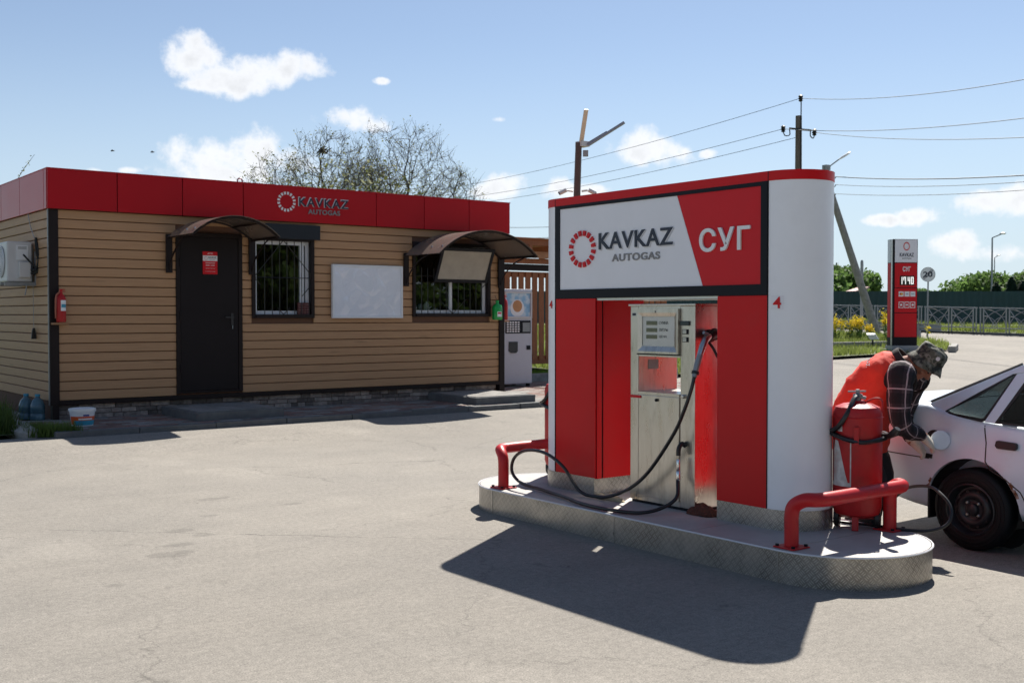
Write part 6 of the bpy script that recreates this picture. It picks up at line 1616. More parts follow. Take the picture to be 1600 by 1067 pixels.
# left weed strip
LEFT = [(-1.0, 14.5), (1.4, 14.35), (3.36, 14.25), (3.46, 15.0), (3.46, 22), (-1, 22)]
sheet('weed_strip', -1.2, 3.5, 14.2, 22, .2, .03, M['earth'], lambda x, y: inside(LEFT, x, y))
blades('weeds', LEFT, 45000, .10, .30, .018, M['weed'], .03, seed=21, clump=1.2)
blades('tall_weeds', [(2.3, 14.35), (3.40, 14.3), (3.46, 17.5), (2.3, 17.5)], 5000, .18, .38, .02, M['weed'], .03, seed=25, clump=1.5)
blades('weeds', [(3.38, 13.95), (3.75, 13.8), (4.0, 13.75), (3.85, 14.2), (3.6, 14.6), (3.4, 14.3)], 1500, .08, .2, .014, M['weed'], .03, seed=22)
blades('planter_plants', [(13.6, 18.57), (19, 18.57), (19, 18.83), (13.6, 18.83)], 7000, .08, .24, .025, leaf_mat('fresh', 'fresh_leaf_green', (.16, .28, .04), .4, 3, .5, rand=False), .12, seed=23)

# price totem
tp = at(37.4, 13.18); tz = tp.z
tot = thing('price_totem', 'tall red and white fuel price totem with 17 40 lit up', 'price sign', tp)
toC = Vector((-tp.x, -tp.y, 0)).normalized(); ang = R(24); nF = (toC * math.cos(ang) + RT * math.sin(ang)).normalized(); uR = Vector((0, 0, 1)).cross(nF).normalized()
fc = tp + nF * .20; hw = .40
def tbox(name, m, u0, u1, z0, z1, d0, d1, par=tot, bev=0):
    q = MB(); q.obox(tp + uR * (u0 + u1) / 2 + nF * (d0 + d1) / 2 + Vector((0, 0, (z0 + z1) / 2 - tp.z)), uR * (u1 - u0) / 2, nF * (d1 - d0) / 2, Vector((0, 0, (z1 - z0) / 2))); return q.build(name, m, par, bevel=bev)
tbox('plinth', M['concrete'], -.55, .55, tz - .2, .40, -.38, .38, bev=.02)
tbox('base', M['greypaint'], -.47, .47, .401, .52, -.27, .25)
tbox('frame', M['black'], -.43, .43, .521, 4.085, -.22, .195)
tbox('side_panel', M['signred'], -.436, -.4305, .80, 3.29, -.20, .02); tbox('side_panel', M['signwhite'], -.436, -.4305, 3.31, 4.07, -.20, .02)
tbox('corner_tube', M['steel_plain'], -.445, -.431, .53, 4.08, .07, .16)
for z0, z1, m_ in ((3.31, 4.07, 'signwhite'), (2.47, 3.285, 'signred'), (1.63, 2.445, 'signred'), (.81, 1.605, 'signred')):
    tbox('face_panel', M[m_], -.375, .405, z0, z1, .196, .206)
fo = tp + nF * .2065
def tt(txt, m, u, z, w, h, b=.02, sp=1.0, nm='lettering'):
    return text(nm, txt, m, tot, fo + uR * u + Vector((0, 0, z - tp.z)), uR, (0, 0, 1), w, h, .004, b, sp)
ring(tot, fo + uR * .03 + Vector((0, 0, 3.845 - tp.z)), uR, (0, 0, 1), .115, .145, M['signred'], 16, .004, .62)
tt('KAVKAZ', M['letter_dark'], -.21, 3.50, .50, .125, .025, 1.08); tt('AUTOGAS', M['letter_grey'], -.13, 3.415, .33, .055, .02, 1.1)
tt('СУГ', M['letter_white'], -.10, 3.005, .28, .165, .03, 1.05)
tbox('digit_board', M['bulkled'], -.20, .31, 2.545, 2.86, .2065, .214)
fo2 = fo; 
def seg(u, z, ch, w=.085, h=.24, t=.024):
    S = {'1': 'bc', '7': 'abcf', '4': 'fgbc', '0': 'abcdef'}[ch]; q = MB()
    B_ = {'a': (0, h - t, w, h), 'd': (0, 0, w, t), 'g': (0, h / 2 - t / 2, w, h / 2 + t / 2), 'f': (0, h / 2, t, h), 'e': (0, 0, t, h / 2), 'b': (w - t, h / 2, w, h), 'c': (w - t, 0, w, h / 2)}
    for k in S:
        a0, b0_, a1, b1_ = B_[k]; q.obox(tp + uR * (u + (a0 + a1) / 2) + nF * (.2165 + .0006 * 'abcdefg'.index(k)) + Vector((0, 0, z + (b0_ + b1_) / 2 - tp.z)), uR * (a1 - a0) / 2, nF * .002, Vector((0, 0, (b1_ - b0_) / 2)))
    q.build('digit', M['digit'], tot)
for u, ch in ((-.20, '1'), (-.075, '7'), (.075, '4'), (.195, '0')): seg(u, 2.58, ch)
for k in range(3):
    u = -.235 + k * .205; tbox('card_sticker', M['letter_white'], u, u + .175, 2.165, 2.335, .2065, .209)
    if k == 0:
        for s, m_ in ((-.022, mat('card_red', (.55, .03, .02), .4)), (.022, mat('card_orange', (.75, .35, .02), .4))):
            q = MB(); q.lathe([(.042, 0), (.042, .0012 + (.0006 if s > 0 else 0))], tp + uR * (u + .0875 + s) + nF * .2092 + Vector((0, 0, 2.25 - tp.z)), 16, nF); q.build('card_mark', m_, tot)
    elif k == 1: text('card_print', 'VISA', mat('card_blue', (.03, .05, .25), .4), tot, fo + uR * (u + .035) + nF * .0027 + Vector((0, 0, 2.235 - tp.z)), uR, (0, 0, 1), .105, .035, .001, .02)
    else: text('card_print', 'МИР', mat('card_teal', (.02, .25, .3), .4), tot, fo + uR * (u + .03) + nF * .0027 + Vector((0, 0, 2.235 - tp.z)), uR, (0, 0, 1), .115, .035, .001, .02)
    z0 = 1.78
    for a in ((u, u + .175, z0, z0 + .022), (u, u + .175, z0 + .19, z0 + .212), (u, u + .022, z0 + .022, z0 + .19), (u + .153, u + .175, z0 + .022, z0 + .19)): tbox('icon_frame', M['letter_white'], *a, .2065, .209)
    if k == 0: tbox('icon', M['letter_white'], u + .055, u + .12, z0 + .07, z0 + .14, .2065, .209)
    elif k == 1: tbox('icon', M['letter_white'], u + .045, u + .13, z0 + .085, z0 + .13, .2065, .209); 
    else:
        q = MB(); q.lathe([(.04, 0), (.04, .0025)], tp + uR * (u + .0875) + nF * .2065 + Vector((0, 0, z0 + .106 - tp.z)), 12, nF); q.build('icon', M['letter_white'], tot)
# kerbs and little spotlight by the totem
a, c = at(39.2, 10.6, .02), at(40.4, 13.7, .02); q = MB(); q.bar(a + Vector((0, 0, .12)), c + Vector((0, 0, .12)), .18, .26); kind(q.build('lawn_kerb', M['concrete'], None, org=a, bevel=.02), 'structure')
a, c = at(38.0, 15.1, .0), at(40.0, 16.0, .0); q = MB(); q.bar(a + Vector((0, 0, .1)), c + Vector((0, 0, .1)), .25, .22); kind(q.build('lawn_kerb', M['concrete'], None, org=a, bevel=.03), 'structure')
sp = at(39.6, 12.9, .1); sl = thing('ground_spotlight', 'small white spotlight on a short post by the price totem', 'spotlight', sp)
q = MB(); q.tube([sp, sp + Vector((0, 0, .30))], .03, 8); q.build('post', M['plug'], sl)
q = MB(); q.obox(sp + Vector((0, 0, .38)), RT * .16, FH * .05 + Vector((0, 0, .03)), Vector((0, 0, .09)) - RT * .06); q.build('lamp_head', M['letter_white'], sl, bevel=.01)

# road railing: sections with double end posts, a middle post and arches
rl = thing('road_railing', 'grey steel road railing with arched panels along the road', 'railing', at(rail_d(20), 20))
lat = 12.0; vec = (at(rail_d(20), 20) - at(rail_d(21.77), 21.77)); 
def rp(s_, h_):     # s metres along the railing from its left end
    lat = 12.0 + s_ * .557; p = FH * rail_d(lat) + RT * lat; return Vector((p.x, p.y, ground_z(p.x, p.y) + .10 + h_))
s0 = 0.0
while s0 < 29:
    q = MB(); W_ = 2.9; Hh = 1.16
    q.bar(rp(s0, Hh), rp(s0 + W_, Hh), .05, .06); q.bar(rp(s0, .22), rp(s0 + W_, .22), .04, .05)
    for u in (.06, .22, W_ / 2 - .08, W_ / 2 + .08, W_ - .22, W_ - .06): q.bar(rp(s0 + u, -.02), rp(s0 + u, Hh), .045, .045)
    for cx0, dr_ in ((.22, 1), (W_ / 2 - .08, -1), (W_ / 2 + .08, 1), (W_ - .22, -1)):
        span = W_ / 2 - .30
        for rr in (1.0, .62):
            pts = [rp(s0 + cx0 + dr_ * span * rr * math.cos(t), .24 + (Hh - .30) * rr * math.sin(t)) for t in [math.pi / 2 * i / 8 for i in range(9)]]
            q.tube(pts, .020, 5)
        q.tube([rp(s0 + cx0 + dr_ * .02, Hh - .1), rp(s0 + cx0 + dr_ * span * .55, .26)], .018, 5)
    q.build('railing_panel', M['greymetal'], rl); s0 += 3.0
q = MB(); q.bar(rp(-1, -.05), rp(30, -.05), .2, .24); kind(q.build('road_kerb', M['concrete_dark'], None, org=rp(0, 0)), 'structure')

# guard rail by the road
gr = thing('crash_barrier', 'grey metal crash barrier behind the price totem', 'barrier', at(50, 16.5))
pts_ = [(58, 13.6), (53, 15.8), (47.6, 17.5), (46.3, 17.95)]
for (d0, l0), (d1, l1) in zip(pts_[:-1], pts_[1:]):
    a, c = at(d0, l0), at(d1, l1); q = MB(); dv = (c - a).normalized(); sd = Vector((-dv.y, dv.x, 0))
    prof = [(-.02, .38), (.03, .43), (-.02, .50), (-.02, .54), (.03, .61), (-.02, .68), (-.035, .68), (.01, .61), (-.035, .54), (-.035, .50), (.01, .43), (-.035, .38)]
    q.loft([[p + sd * o + Vector((0, 0, z)) for o, z in prof] for p in (a, c)]); q.build('beam', M['greypaint'], gr)
for d0, l0 in ((58, 13.6), (55.5, 14.7), (53, 15.8), (50.3, 16.65), (47.6, 17.5)):
    p = at(d0, l0); q = MB(); q.box(p.x - .06, p.x + .06, p.y - .06, p.y + .06, p.z - .1, p.z + .62); q.build('post', M['greypaint'], gr)

# speed sign seen from the end of its restriction
p = at(50, 18.75); ss = thing('road_sign', 'round grey road sign with 20 struck through on a thin post', 'road sign', p)
q = MB(); q.tube([p, p + Vector((.05, 0, 3.0))], .035, 8); q.build('post', M['greymetal'], ss)
nS = (-FH * .80 - RT * .60).normalized(); uS = Vector((0, 0, 1)).cross(nS); cS = p + Vector((.05, 0, 2.80)) + nS * .06
q = MB(); q.lathe([(.33, -.01), (.33, .01)], cS, 28, nS); q.build('disc', M['signgrey'], ss)
q = MB(); q.lathe([(.33, 0), (.33, .003), (.31, .003), (.31, 0)], cS + nS * .0105, 28, nS, cap=False); q.build('rim', M['greypaint'], ss)
text('number', '20', M['letter_dark'], ss, cS - uS * .21 + nS * .011 - Vector((0, 0, .12)), uS, (0, 0, 1), .42, .25, .002, .03)
for k in (-1, 0, 1):
    q = MB(); q.obox(cS + nS * .0145 + uS * .035 * k * .9 - Vector((0, 0, .03 * k)), (uS + Vector((0, 0, 1))).normalized() * .28, (uS - Vector((0, 0, 1))).normalized() * .009, nS * .001); q.build('stripe', M['letter_dark'], ss)

# poles, struts and lamps
pA = at(45, (1246 - 800) / 1730 * 45); ut = thing('power_pole', 'wooden power pole with black insulators and a steel top spike', 'power pole', pA)
q = MB(); q.tube([pA - Vector((0, 0, .1)), pA + Vector((0, 0, 5)), pA + Vector((0, 0, 9.15))], [.16, .145, .125], 12); q.build('pole', M['polewood'], ut, smooth=True)
q = MB(); q.tube([pA + RT * .06 - FH * .13 + Vector((0, 0, 6.8)), pA + RT * .06 - FH * .13 + Vector((0, 0, 9.75))], .025, 6); q.build('spike', M['plug'], ut)
q = MB(); q.bar(pA - RT * .42 - FH * .14 + Vector((0, 0, 8.62)), pA + RT * .48 - FH * .14 + Vector((0, 0, 8.54)), .06, .07); q.build('cross_arm', M['plug'], ut)
zA = pA.z
ins = {'top': pA + RT * .04 - FH * .13 + Vector((0, 0, 9.83)), 'l': pA - RT * .66 - FH * .14 + Vector((0, 0, 8.60)), 'r': pA + RT * .60 - FH * .14 + Vector((0, 0, 8.46))}
for k, c in ins.items():
    q = MB(); q.lathe([(.03, -.14), (.09, -.10), (.06, -.06), (.11, -.02), (.07, .03), (.10, .08), (.05, .13), (0, .14)], c, 12); q.build('insulator', M['plug'], ut, smooth=True)
for a, c in ((ins['l'], pA - RT * .40 - FH * .14 + Vector((0, 0, 8.58))), (ins['r'], pA + RT * .44 - FH * .14 + Vector((0, 0, 8.54)))):
    q = MB(); q.tube(spline([a - Vector((0, 0, .12)), a - Vector((0, 0, .26)) + (c - a) * .3, c - Vector((0, 0, .22)), c], 5), .022, 6); q.build('hook', M['plug'], ut, smooth=True)
pB = at(49, (1289 - 800) / 1730 * 49); lp_ = thing('street_lamp_pole', 'concrete pole with slanting strut and a small street lamp on top', 'lamp pole', pB)
q = MB(); q.tube([pB - Vector((0, 0, .1)), pB + Vector((0, 0, 7.5))], [.17, .13], 10); q.build('pole', M['concrete'], lp_, smooth=True)
sb = at(49.2, (1373 - 800) / 1730 * 49.2, -.1); stp = pB + Vector((0, 0, 6.75)) + RT * .1
q = MB(); q.tube([sb, stp], [.185, .14], 10); q.build('strut', M['concrete'], lp_, smooth=True)
tB = pB + Vector((0, 0, 7.5)); tip = at(49, (1327 - 800) / 1730 * 49); tip.z = 8.72
q = MB(); q.box(tB.x - .12, tB.x + .16, tB.y - .12, tB.y + .12, tB.z - .12, tB.z + .1); q.build('bracket', M['greypaint'], lp_)
q = MB(); q.tube([tB + RT * .1, tB + (tip - tB) * .55], .03, 6); q.build('arm', M['greypaint'], lp_)
q = MB(); a, c = tB + (tip - tB) * .5, tip; q.loft([ering(a + (c - a) * t, c - a, FH, w, w * .4, 10) for t, w in ((0, .05), (.25, .12), (.7, .13), (.95, .09), (1, .03))]); q.build('lamp_head', M['letter_white'], lp_, smooth=True)
for zz in (7.05, 6.7, 6.3):
    q = MB(); c = pB + Vector((0, 0, zz)) + RT * .22; q.tube(spline([c - RT * .1, c + RT * .14 - Vector((0, 0, .05)), c + RT * .22 + Vector((0, 0, .04))], 4), .02, 6); q.build('hook', M['plug'], lp_)
pL = at(26, (898.5 - 800) / 1730 * 26); lm = thing('yard_lamp_pole', 'brown steel pole with two bar lamps and two security cameras', 'lamp pole', pL)
q = MB(); q.tube([pL - Vector((0, 0, .1)), pL + Vector((0, 0, 3)), pL + Vector((.0, .0, 5.55)) + RT * .08], [.10, .09, .075], 12); q.build('pole', M['polebrown'], lm, smooth=True)
tL = pL + Vector((0, 0, 5.55)) + RT * .08
for nm, a, c, w in (('b', tL + RT * .05 - Vector((0, 0, .05)), tL + RT * .14 + Vector((0, 0, .68)) - FH * .5, .10), ('g', tL + RT * .22 - Vector((0, 0, .06)), tL + RT * 1.05 + Vector((0, 0, .44)) - FH * .2, .13)):
    q = MB(); q.bar(a, c, w, .05); q.build('bar_lamp', M['led'] if nm == 'b' else M['lampgrey'], lm, bevel=.01)
q = MB(); q.bar(tL + RT * .26 + Vector((0, 0, .0)), tL + RT * .66 + Vector((0, 0, .24)), .12, .06); q.build('driver_box', M['greypaint'], lm)
q = MB(); q.box(tL.x - .02, tL.x + .22, tL.y - .14, tL.y + .1, tL.z - .09, tL.z + .03); q.build('bracket', M['acwhite'], lm)
q = MB(); q.obox(tL + RT * .16 - Vector((0, 0, .25)), RT * .06, FH * .05, Vector((0, 0, .07))); q.build('sensor', M['greypaint'], lm)
for s in (-1, 1):
    c = pL + Vector((0, 0, 4.42)) + RT * (.05 + s * .10); q = MB(); q.tube([c, c + RT * s * .14 + Vector((0, 0, .02))], .025, 6); ar = q.build('camera_arm', M['acwhite'], lm)
    q = MB(); h_ = c + RT * s * .16; q.tube([h_ + Vector((0, 0, .03)), h_ + RT * s * .16 - Vector((0, 0, .05))], .05, 8); q.build('security_camera', M['acwhite'], lm)
    q = MB(); e_ = h_ + RT * s * .16 - Vector((0, 0, .05)); q.tube([e_, e_ + RT * s * .015 - Vector((0, 0, .01))], .045, 8); q.build('lens', M['plug'], lm)
p = at(55, (1346 - 800) / 1730 * 55); gp = thing('marker_post', 'pale grey round topped post behind the slanting strut', 'post', p)
q = MB(); q.lathe([(.075, -.1), (.075, 3.4), (.07, 3.5), (.04, 3.56), (0, 3.58)], p, 10); q.build('post', M['greypaint'], gp, smooth=True)
for d, px, yt_, lb, hl in ((90, 1549, 372, 'tall thin street lamp far away above the green fence', 1.0), (150, 1553, 403, 'small distant street lamp beside the taller one', .6)):
    p = at(d, (px - 800) / 1730 * d); zt = EYE + (492 - yt_) / 1730 * d; L_ = thing('street_lamp', lb, 'street lamp', p, 'far street lamps')
    q = MB(); q.tube([p, Vector((p.x, p.y, zt))], [.10, .06], 8); q.build('pole', M['greymetal'], L_)
    e_ = Vector((p.x, p.y, zt)) + RT * .85 * hl + Vector((0, 0, .35)); q = MB(); q.tube([Vector((p.x, p.y, zt)), e_], .045, 6); q.build('arm', M['greymetal'], L_)
    q = MB(); q.ball(e_, .16, .3, .08, 8, 6); q.build('lamp_head', M['letter_white'], L_)

# overhead wires
def wire(name, label, a, c, sag, r_=.011, n=24):
    a, c = Vector(a), Vector(c); q = MB(); q.tube([a + (c - a) * t - Vector((0, 0, sag * 4 * t * (1 - t))) for t in [i / n for i in range(n + 1)]], r_, 5); tag(q.build(name, M['wire'], None, org=a), label, 'wire', 'overhead wires')
def far(px, y, d): p = FH * d + RT * ((px - 800) / 1730 * d); return Vector((p.x, p.y, EYE + (492 - y) / 1730 * d))
wire('overhead_wire', 'topmost wire running left from the pole spike', ins['top'], far(640, 303, 85), .5)
wire('overhead_wire', 'topmost wire running right from the pole spike', ins['top'], far(1760, 93, 26), .35)
wire('overhead_wire', 'wire running left from the left insulator of the power pole', ins['l'], far(640, 318, 85), .5)
wire('overhead_wire', 'wire running right from the left insulator of the power pole', ins['l'], far(1760, 163, 26), .3)
wire('overhead_wire', 'wire running right from the right insulator of the power pole', ins['r'], far(1760, 205, 26), .25)
wire('overhead_wire', 'lowest wire running left from the power pole', pA + Vector((0, 0, 8.3)), far(640, 328, 85), .5)
for zz, yy, lb in ((7.05, 262, 'twisted thick wire, top of the three right of the white end'), (6.7, 271, 'middle of the three wires right of the white end'), (6.3, 283, 'lowest of the three wires right of the white end')):
    wire('overhead_wire', lb, pB + RT * .44 + Vector((0, 0, zz + .04)), far(1760, yy, 30), .2, .020 if zz > 7 else .011)
wire('overhead_wire', 'thin wire crossing the gap between kiosk and pump, upper', far(700, 352, 40), far(1000, 338, 60), .3)
wire('overhead_wire', 'thin wire crossing the gap between kiosk and pump, lower', far(700, 368, 40), far(1000, 355, 60), .3)

# green sheet fence, house and trees in the distance
gA, gB = at(74, 18), at(64, 34); gf = thing('sheet_fence', 'long dark green corrugated fence beyond the road', 'fence', gA)
gdir = (gB - gA); gl = gdir.length; gdir.normalize(); gn = Vector((-gdir.y, gdir.x, 0))
s_ = -40.0
while s_ < gl + 12:
    q = MB(); npl = 14; zz0 = ground_z(*(gA + gdir * s_).xy) + .0; zt0 = EYE + 36.5 / 1730 * max(40, (gA + gdir * s_).dot(FH)); pts = []
    for k in range(npl + 1):
        o = .03 * (1 if (k // 1) % 2 else -1); pts.append(gA + gdir * (s_ + 2.51 * k / npl) + gn * o)
    q.loft([[Vector((p.x, p.y, zz0)) for p in pts], [Vector((p.x, p.y, zt0)) for p in pts]], cap=False, closed=False); q.build('fence_sheet', M['greenfence'], gf, fix=False); s_ += 2.5
hp_ = at(88, (1327 - 800) / 1730 * 88); hs = thing('house', 'small far house with a red roof left of the slanting strut', 'house', hp_)
q = MB(); q.obox(hp_ + Vector((0, 0, 1.0)), RT * .85, FH * 1.4, Vector((0, 0, 1.05))); q.build('wall', M['redroof'], hs)
q = MB(); A_ = [hp_ + RT * (-1.1) + FH * s * 1.6 + Vector((0, 0, 2.05)) for s in (-1, 1)]; B_ = [hp_ + RT * 1.05 + FH * s * 1.6 + Vector((0, 0, 2.75)) for s in (-1, 1)]
q.loft([[A_[0], A_[1], A_[1] + Vector((0, 0, .12)), A_[0] + Vector((0, 0, .12))], [B_[0], B_[1], B_[1] + Vector((0, 0, .12)), B_[0] + Vector((0, 0, .12))]]); q.build('roof', mat('pale_red_roof', (.50, .30, .27), .6), hs)

def leaf_crown(q, c, rx, rz, n, size, rnd, lobes=9):
    L_ = []
    for k in range(lobes):
        a, e = rnd.uniform(0, 6.28), rnd.uniform(-.5, 1.0); L_.append((Vector((math.cos(a) * rx * .55 * rnd.uniform(.4, 1), math.sin(a) * rx * .55 * rnd.uniform(.4, 1), e * rz * .5)), rnd.uniform(.42, .66)))
    for k in range(n):
        o, s = rnd.choice(L_); d = Vector((rnd.gauss(0, 1), rnd.gauss(0, 1), rnd.gauss(0, 1))).normalized() * (rnd.uniform(.55, 1.02)) * s
        p = c + o + Vector((d.x * rx, d.y * rx, d.z * rz)); nn = (d + Vector((rnd.gauss(0, .6), rnd.gauss(0, .6), rnd.gauss(0, .6)))).normalized(); u = nn.orthogonal().normalized(); v = nn.cross(u); sz = size * rnd.uniform(.6, 1.4)
        q.v += [p - u * sz, p - v * sz * .6, p + u * sz, p + v * sz * .6]; i = len(q.v); q.f.append((i - 4, i - 3, i - 2, i - 1))
def leafy(label, loc, h_, rx, mname, seed, group, n=2600, conifer=False, size=.24):
    rnd = random.Random(seed); t = thing('conifer' if conifer else 'leafy_tree', label, 'tree', loc, group); q = MB()
    q.tube([Vector(loc) - Vector((0, 0, .2)), Vector(loc) + Vector((0, 0, h_ * .6))], [.22, .09], 7); q.build('trunk', M['bark'], t)
    q = MB()
    if not conifer: leaf_crown(q, Vector(loc) + Vector((0, 0, h_ * .56)), rx, h_ * .46, n, size, rnd)
    else:
        for k in range(n):
            z = rnd.uniform(.05, 1); a = rnd.uniform(0, 6.28); r_ = rx * (1 - z) ** .8 * rnd.uniform(.7, 1.1) + .05; p = Vector(loc) + Vector((math.cos(a) * r_, math.sin(a) * r_, z * h_)); u = Vector((math.cos(a), math.sin(a), -.5)).normalized(); v = Vector((-math.sin(a), math.cos(a), 0)); s_ = size * rnd.uniform(.6, 1.3)
            q.v += [p - u * s_, p - v * s_ * .5, p + u * s_, p + v * s_ * .5]; i = len(q.v); q.f.append((i - 4, i - 3, i - 2, i - 1))
    q.build('crown', M[mname], t, fix=False); return t
def far_tree(px, ytop, d, rx, label, seed, m='leaf_far', con=False, grp='trees beyond the green fence'):
    p = at(d, (px - 800) / 1730 * d); h_ = EYE + (492 - ytop) / 1730 * d - p.z; leafy(label, p, h_, rx, m, seed, grp, 1500 if con else 2600, con)
for i, (px, yt2, d, rx, lb) in enumerate(((1288, 420, 96, 3.0, 'leafy tree half hidden behind the white pump end'), (1309, 409, 100, 3.2, 'tallest leafy tree right beside the white pump end'), (1331, 417, 106, 2.8, 'leafy tree behind the red roofed house'), (1351, 440, 112, 1.8, 'small pale bushy tree right of the slanting strut'),
        (1494, 447, 124, 2.6, 'low leafy tree at the left end of the far right wood'), (1512, 438, 120, 3.0, 'second leafy tree from the left in the far right wood'), (1533, 431, 116, 3.2, 'leafy tree left of the tall far street lamp'), (1556, 427, 114, 3.2, 'leafy tree behind the tall far street lamp'), (1577, 424, 112, 3.4, 'leafy tree right of the far street lamps'), (1598, 418, 110, 3.4, 'tallest leafy tree at the right picture edge'), (1622, 414, 108, 3.6, 'leafy tree cut by the right picture edge'))):
    far_tree(px, yt2, d, rx, lb, 40 + i)
for i, (px, yt2, lb) in enumerate(((1556, 443, 'dark conifer standing leftmost above the green fence'), (1580, 434, 'dark pointed conifer between the two others'), (1597, 440, 'dark conifer at the right picture edge'))):
    far_tree(px, yt2, 86, .95, lb, 70 + i, 'leaf_dark', True, 'dark conifers above the green fence')
far_tree(1436, 451, 130, 2.0, 'low far bush just above the fence right of the totem', 77)
far_tree(1462, 452, 132, 2.4, 'low far bush just above the fence right of the road sign', 78)

# bare spring trees behind the kiosk: limbs grown towards points scattered through each crown
from mathutils.kdtree import KDTree
def bare_tree(label, base, cz, rx, rz, n, seed, buds=.5, r_tip=.0070, name='bare_tree', grp='bare trees behind the kiosk', step=.24, skew=0.0, bs=.045):
    rnd = random.Random(seed); t = thing(name, label, 'tree', base, grp); base = Vector(base); att = []
    while len(att) < n:
        v = Vector((rnd.uniform(-1, 1), rnd.uniform(-1, 1), rnd.uniform(-1, 1)))
        if .25 < v.length < 1 and rnd.random() < v.length ** 1.2:
            lump = 1 + .22 * mathutils.noise.noise(v * 1.7 + Vector((seed, 0, 0))); att.append(base + Vector((v.x * rx * lump, v.y * rx * lump, cz + v.z * rz * lump)) + RT * skew * max(0, v.z + .3))
    nodes = [base - Vector((0, 0, .2))]; par = [-1]; fork = cz - rz * .75
    while nodes[-1].z - base.z < fork: nodes.append(nodes[-1] + Vector((rnd.gauss(0, .03), rnd.gauss(0, .03), step))); par.append(len(nodes) - 2)
    alive = att
    for it in range(90):
        kd = KDTree(len(nodes))
        for i, p_ in enumerate(nodes): kd.insert(p_, i)
        kd.balance(); pull = {}; keep = []
        for a in alive:
            c, i, d = kd.find(a)
            if d < step * 1.5: continue
            keep.append(a)
            if d < 9: pull.setdefault(i, []).append((a - nodes[i]).normalized())
        alive = keep
        if not pull or not alive: break
        for i, vs in pull.items():
            d = sum(vs, Vector()) / len(vs) + Vector((rnd.gauss(0, .16), rnd.gauss(0, .16), rnd.gauss(0, .12) + .10))
            if d.length > .05: nodes.append(nodes[i] + d.normalized() * step * rnd.uniform(.8, 1.1)); par.append(i)
    kids = {}
    for i, q_ in enumerate(par): kids.setdefault(q_, []).append(i)
    rad = [0] * len(nodes)
    for i in range(len(nodes) - 1, -1, -1):
        ks = kids.get(i, []); rad[i] = r_tip if not ks else sum(rad[k] ** 2.0 for k in ks) ** (1 / 2.0)
    big, tw, bd = MB(), MB(), MB()
    def chain(i):
        path, rs = [nodes[par[i]]], [rad[par[i]] if rad[par[i]] < rad[i] * 1.5 else rad[i] * 1.15]
        while True:
            path.append(nodes[i]); rs.append(rad[i]); ks = kids.get(i, [])
            if not ks: break
            ks = sorted(ks, key=lambda k: -rad[k])
            for k in ks[1:]: todo.append(k)
            i = ks[0]
        (big if rs[0] > .035 else tw).tube(path, rs, 7 if rs[0] > .09 else (5 if rs[0] > .035 else 3), cap=False)
    todo = [1]
    while todo: chain(todo.pop())
    for i in range(len(nodes)):
        if rad[i] > .030: continue
        tip = not kids.get(i)
        for k in range(5 if tip else (2 if rnd.random() < .6 else 1)):
            d = (nodes[i] - nodes[par[i]]).normalized(); d = (d + Vector((rnd.gauss(0, .6), rnd.gauss(0, .6), rnd.gauss(.1, .45)))).normalized(); p0 = nodes[i]; L_ = rnd.uniform(.25, .60); mid = p0 + d * L_ * .5 + Vector((rnd.gauss(0, .03), rnd.gauss(0, .03), .02)); e = p0 + d * L_ + Vector((rnd.gauss(0, .06), rnd.gauss(0, .06), .05))
            tw.tube([p0, mid, e], [.006, .005, .003], 3, cap=False)
            for (f_, pt_) in ((.5, mid), (1, e)):
                if rnd.random() < buds * (1.25 - .75 * min(1, max(0, (pt_.z - base.z - cz) / rz + .3))):
                    c = pt_ + Vector((rnd.gauss(0, .04), rnd.gauss(0, .04), rnd.gauss(0, .04))); u = Vector((rnd.gauss(0, 1), rnd.gauss(0, 1), rnd.gauss(0, 1))).normalized(); v = u.orthogonal().normalized(); s_ = bs * rnd.uniform(.5, 1.3)
                    bd.v += [c - u * s_, c - v * s_ * .7, c + u * s_, c + v * s_ * .7]; i_ = len(bd.v); bd.f.append((i_ - 4, i_ - 3, i_ - 2, i_ - 1))
    big.build('trunk', M['bark'], t, smooth=True, fix=False); tw.build('twigs', M['twig'], t, fix=False); kind(bd.build('buds', M['bud'], t, fix=False), 'stuff'); return t
def bt(px, d): return at(d, (px - 800) / 1730 * d)
bare_tree('small greenish spring tree, leftmost above the kiosk roof', bt(432, 44), 5.8, 1.4, 1.55, 700, 5, buds=1.1, bs=.06)
bare_tree('bare spring tree with a nest, left of the two tall ones', bt(517, 43), 5.75, 2.2, 2.45, 1900, 8, buds=1.0)
bare_tree('slim bare tree between the two tall ones', bt(576, 47), 5.6, 1.5, 2.1, 900, 14, buds=1.0)
bare_tree('widest bare tree, right of the others above the kiosk roof', bt(634, 44), 5.85, 2.6, 2.5, 2200, 23, buds=.8)
bare_tree('low budding tree at the right end of the row of bare trees', bt(712, 46), 5.3, 1.35, 1.7, 600, 31, buds=.6)
bare_tree('low budding tree under the bare ones', bt(560, 41), 5.3, 2.4, 1.7, 420, 35, buds=1.0, bs=.075)
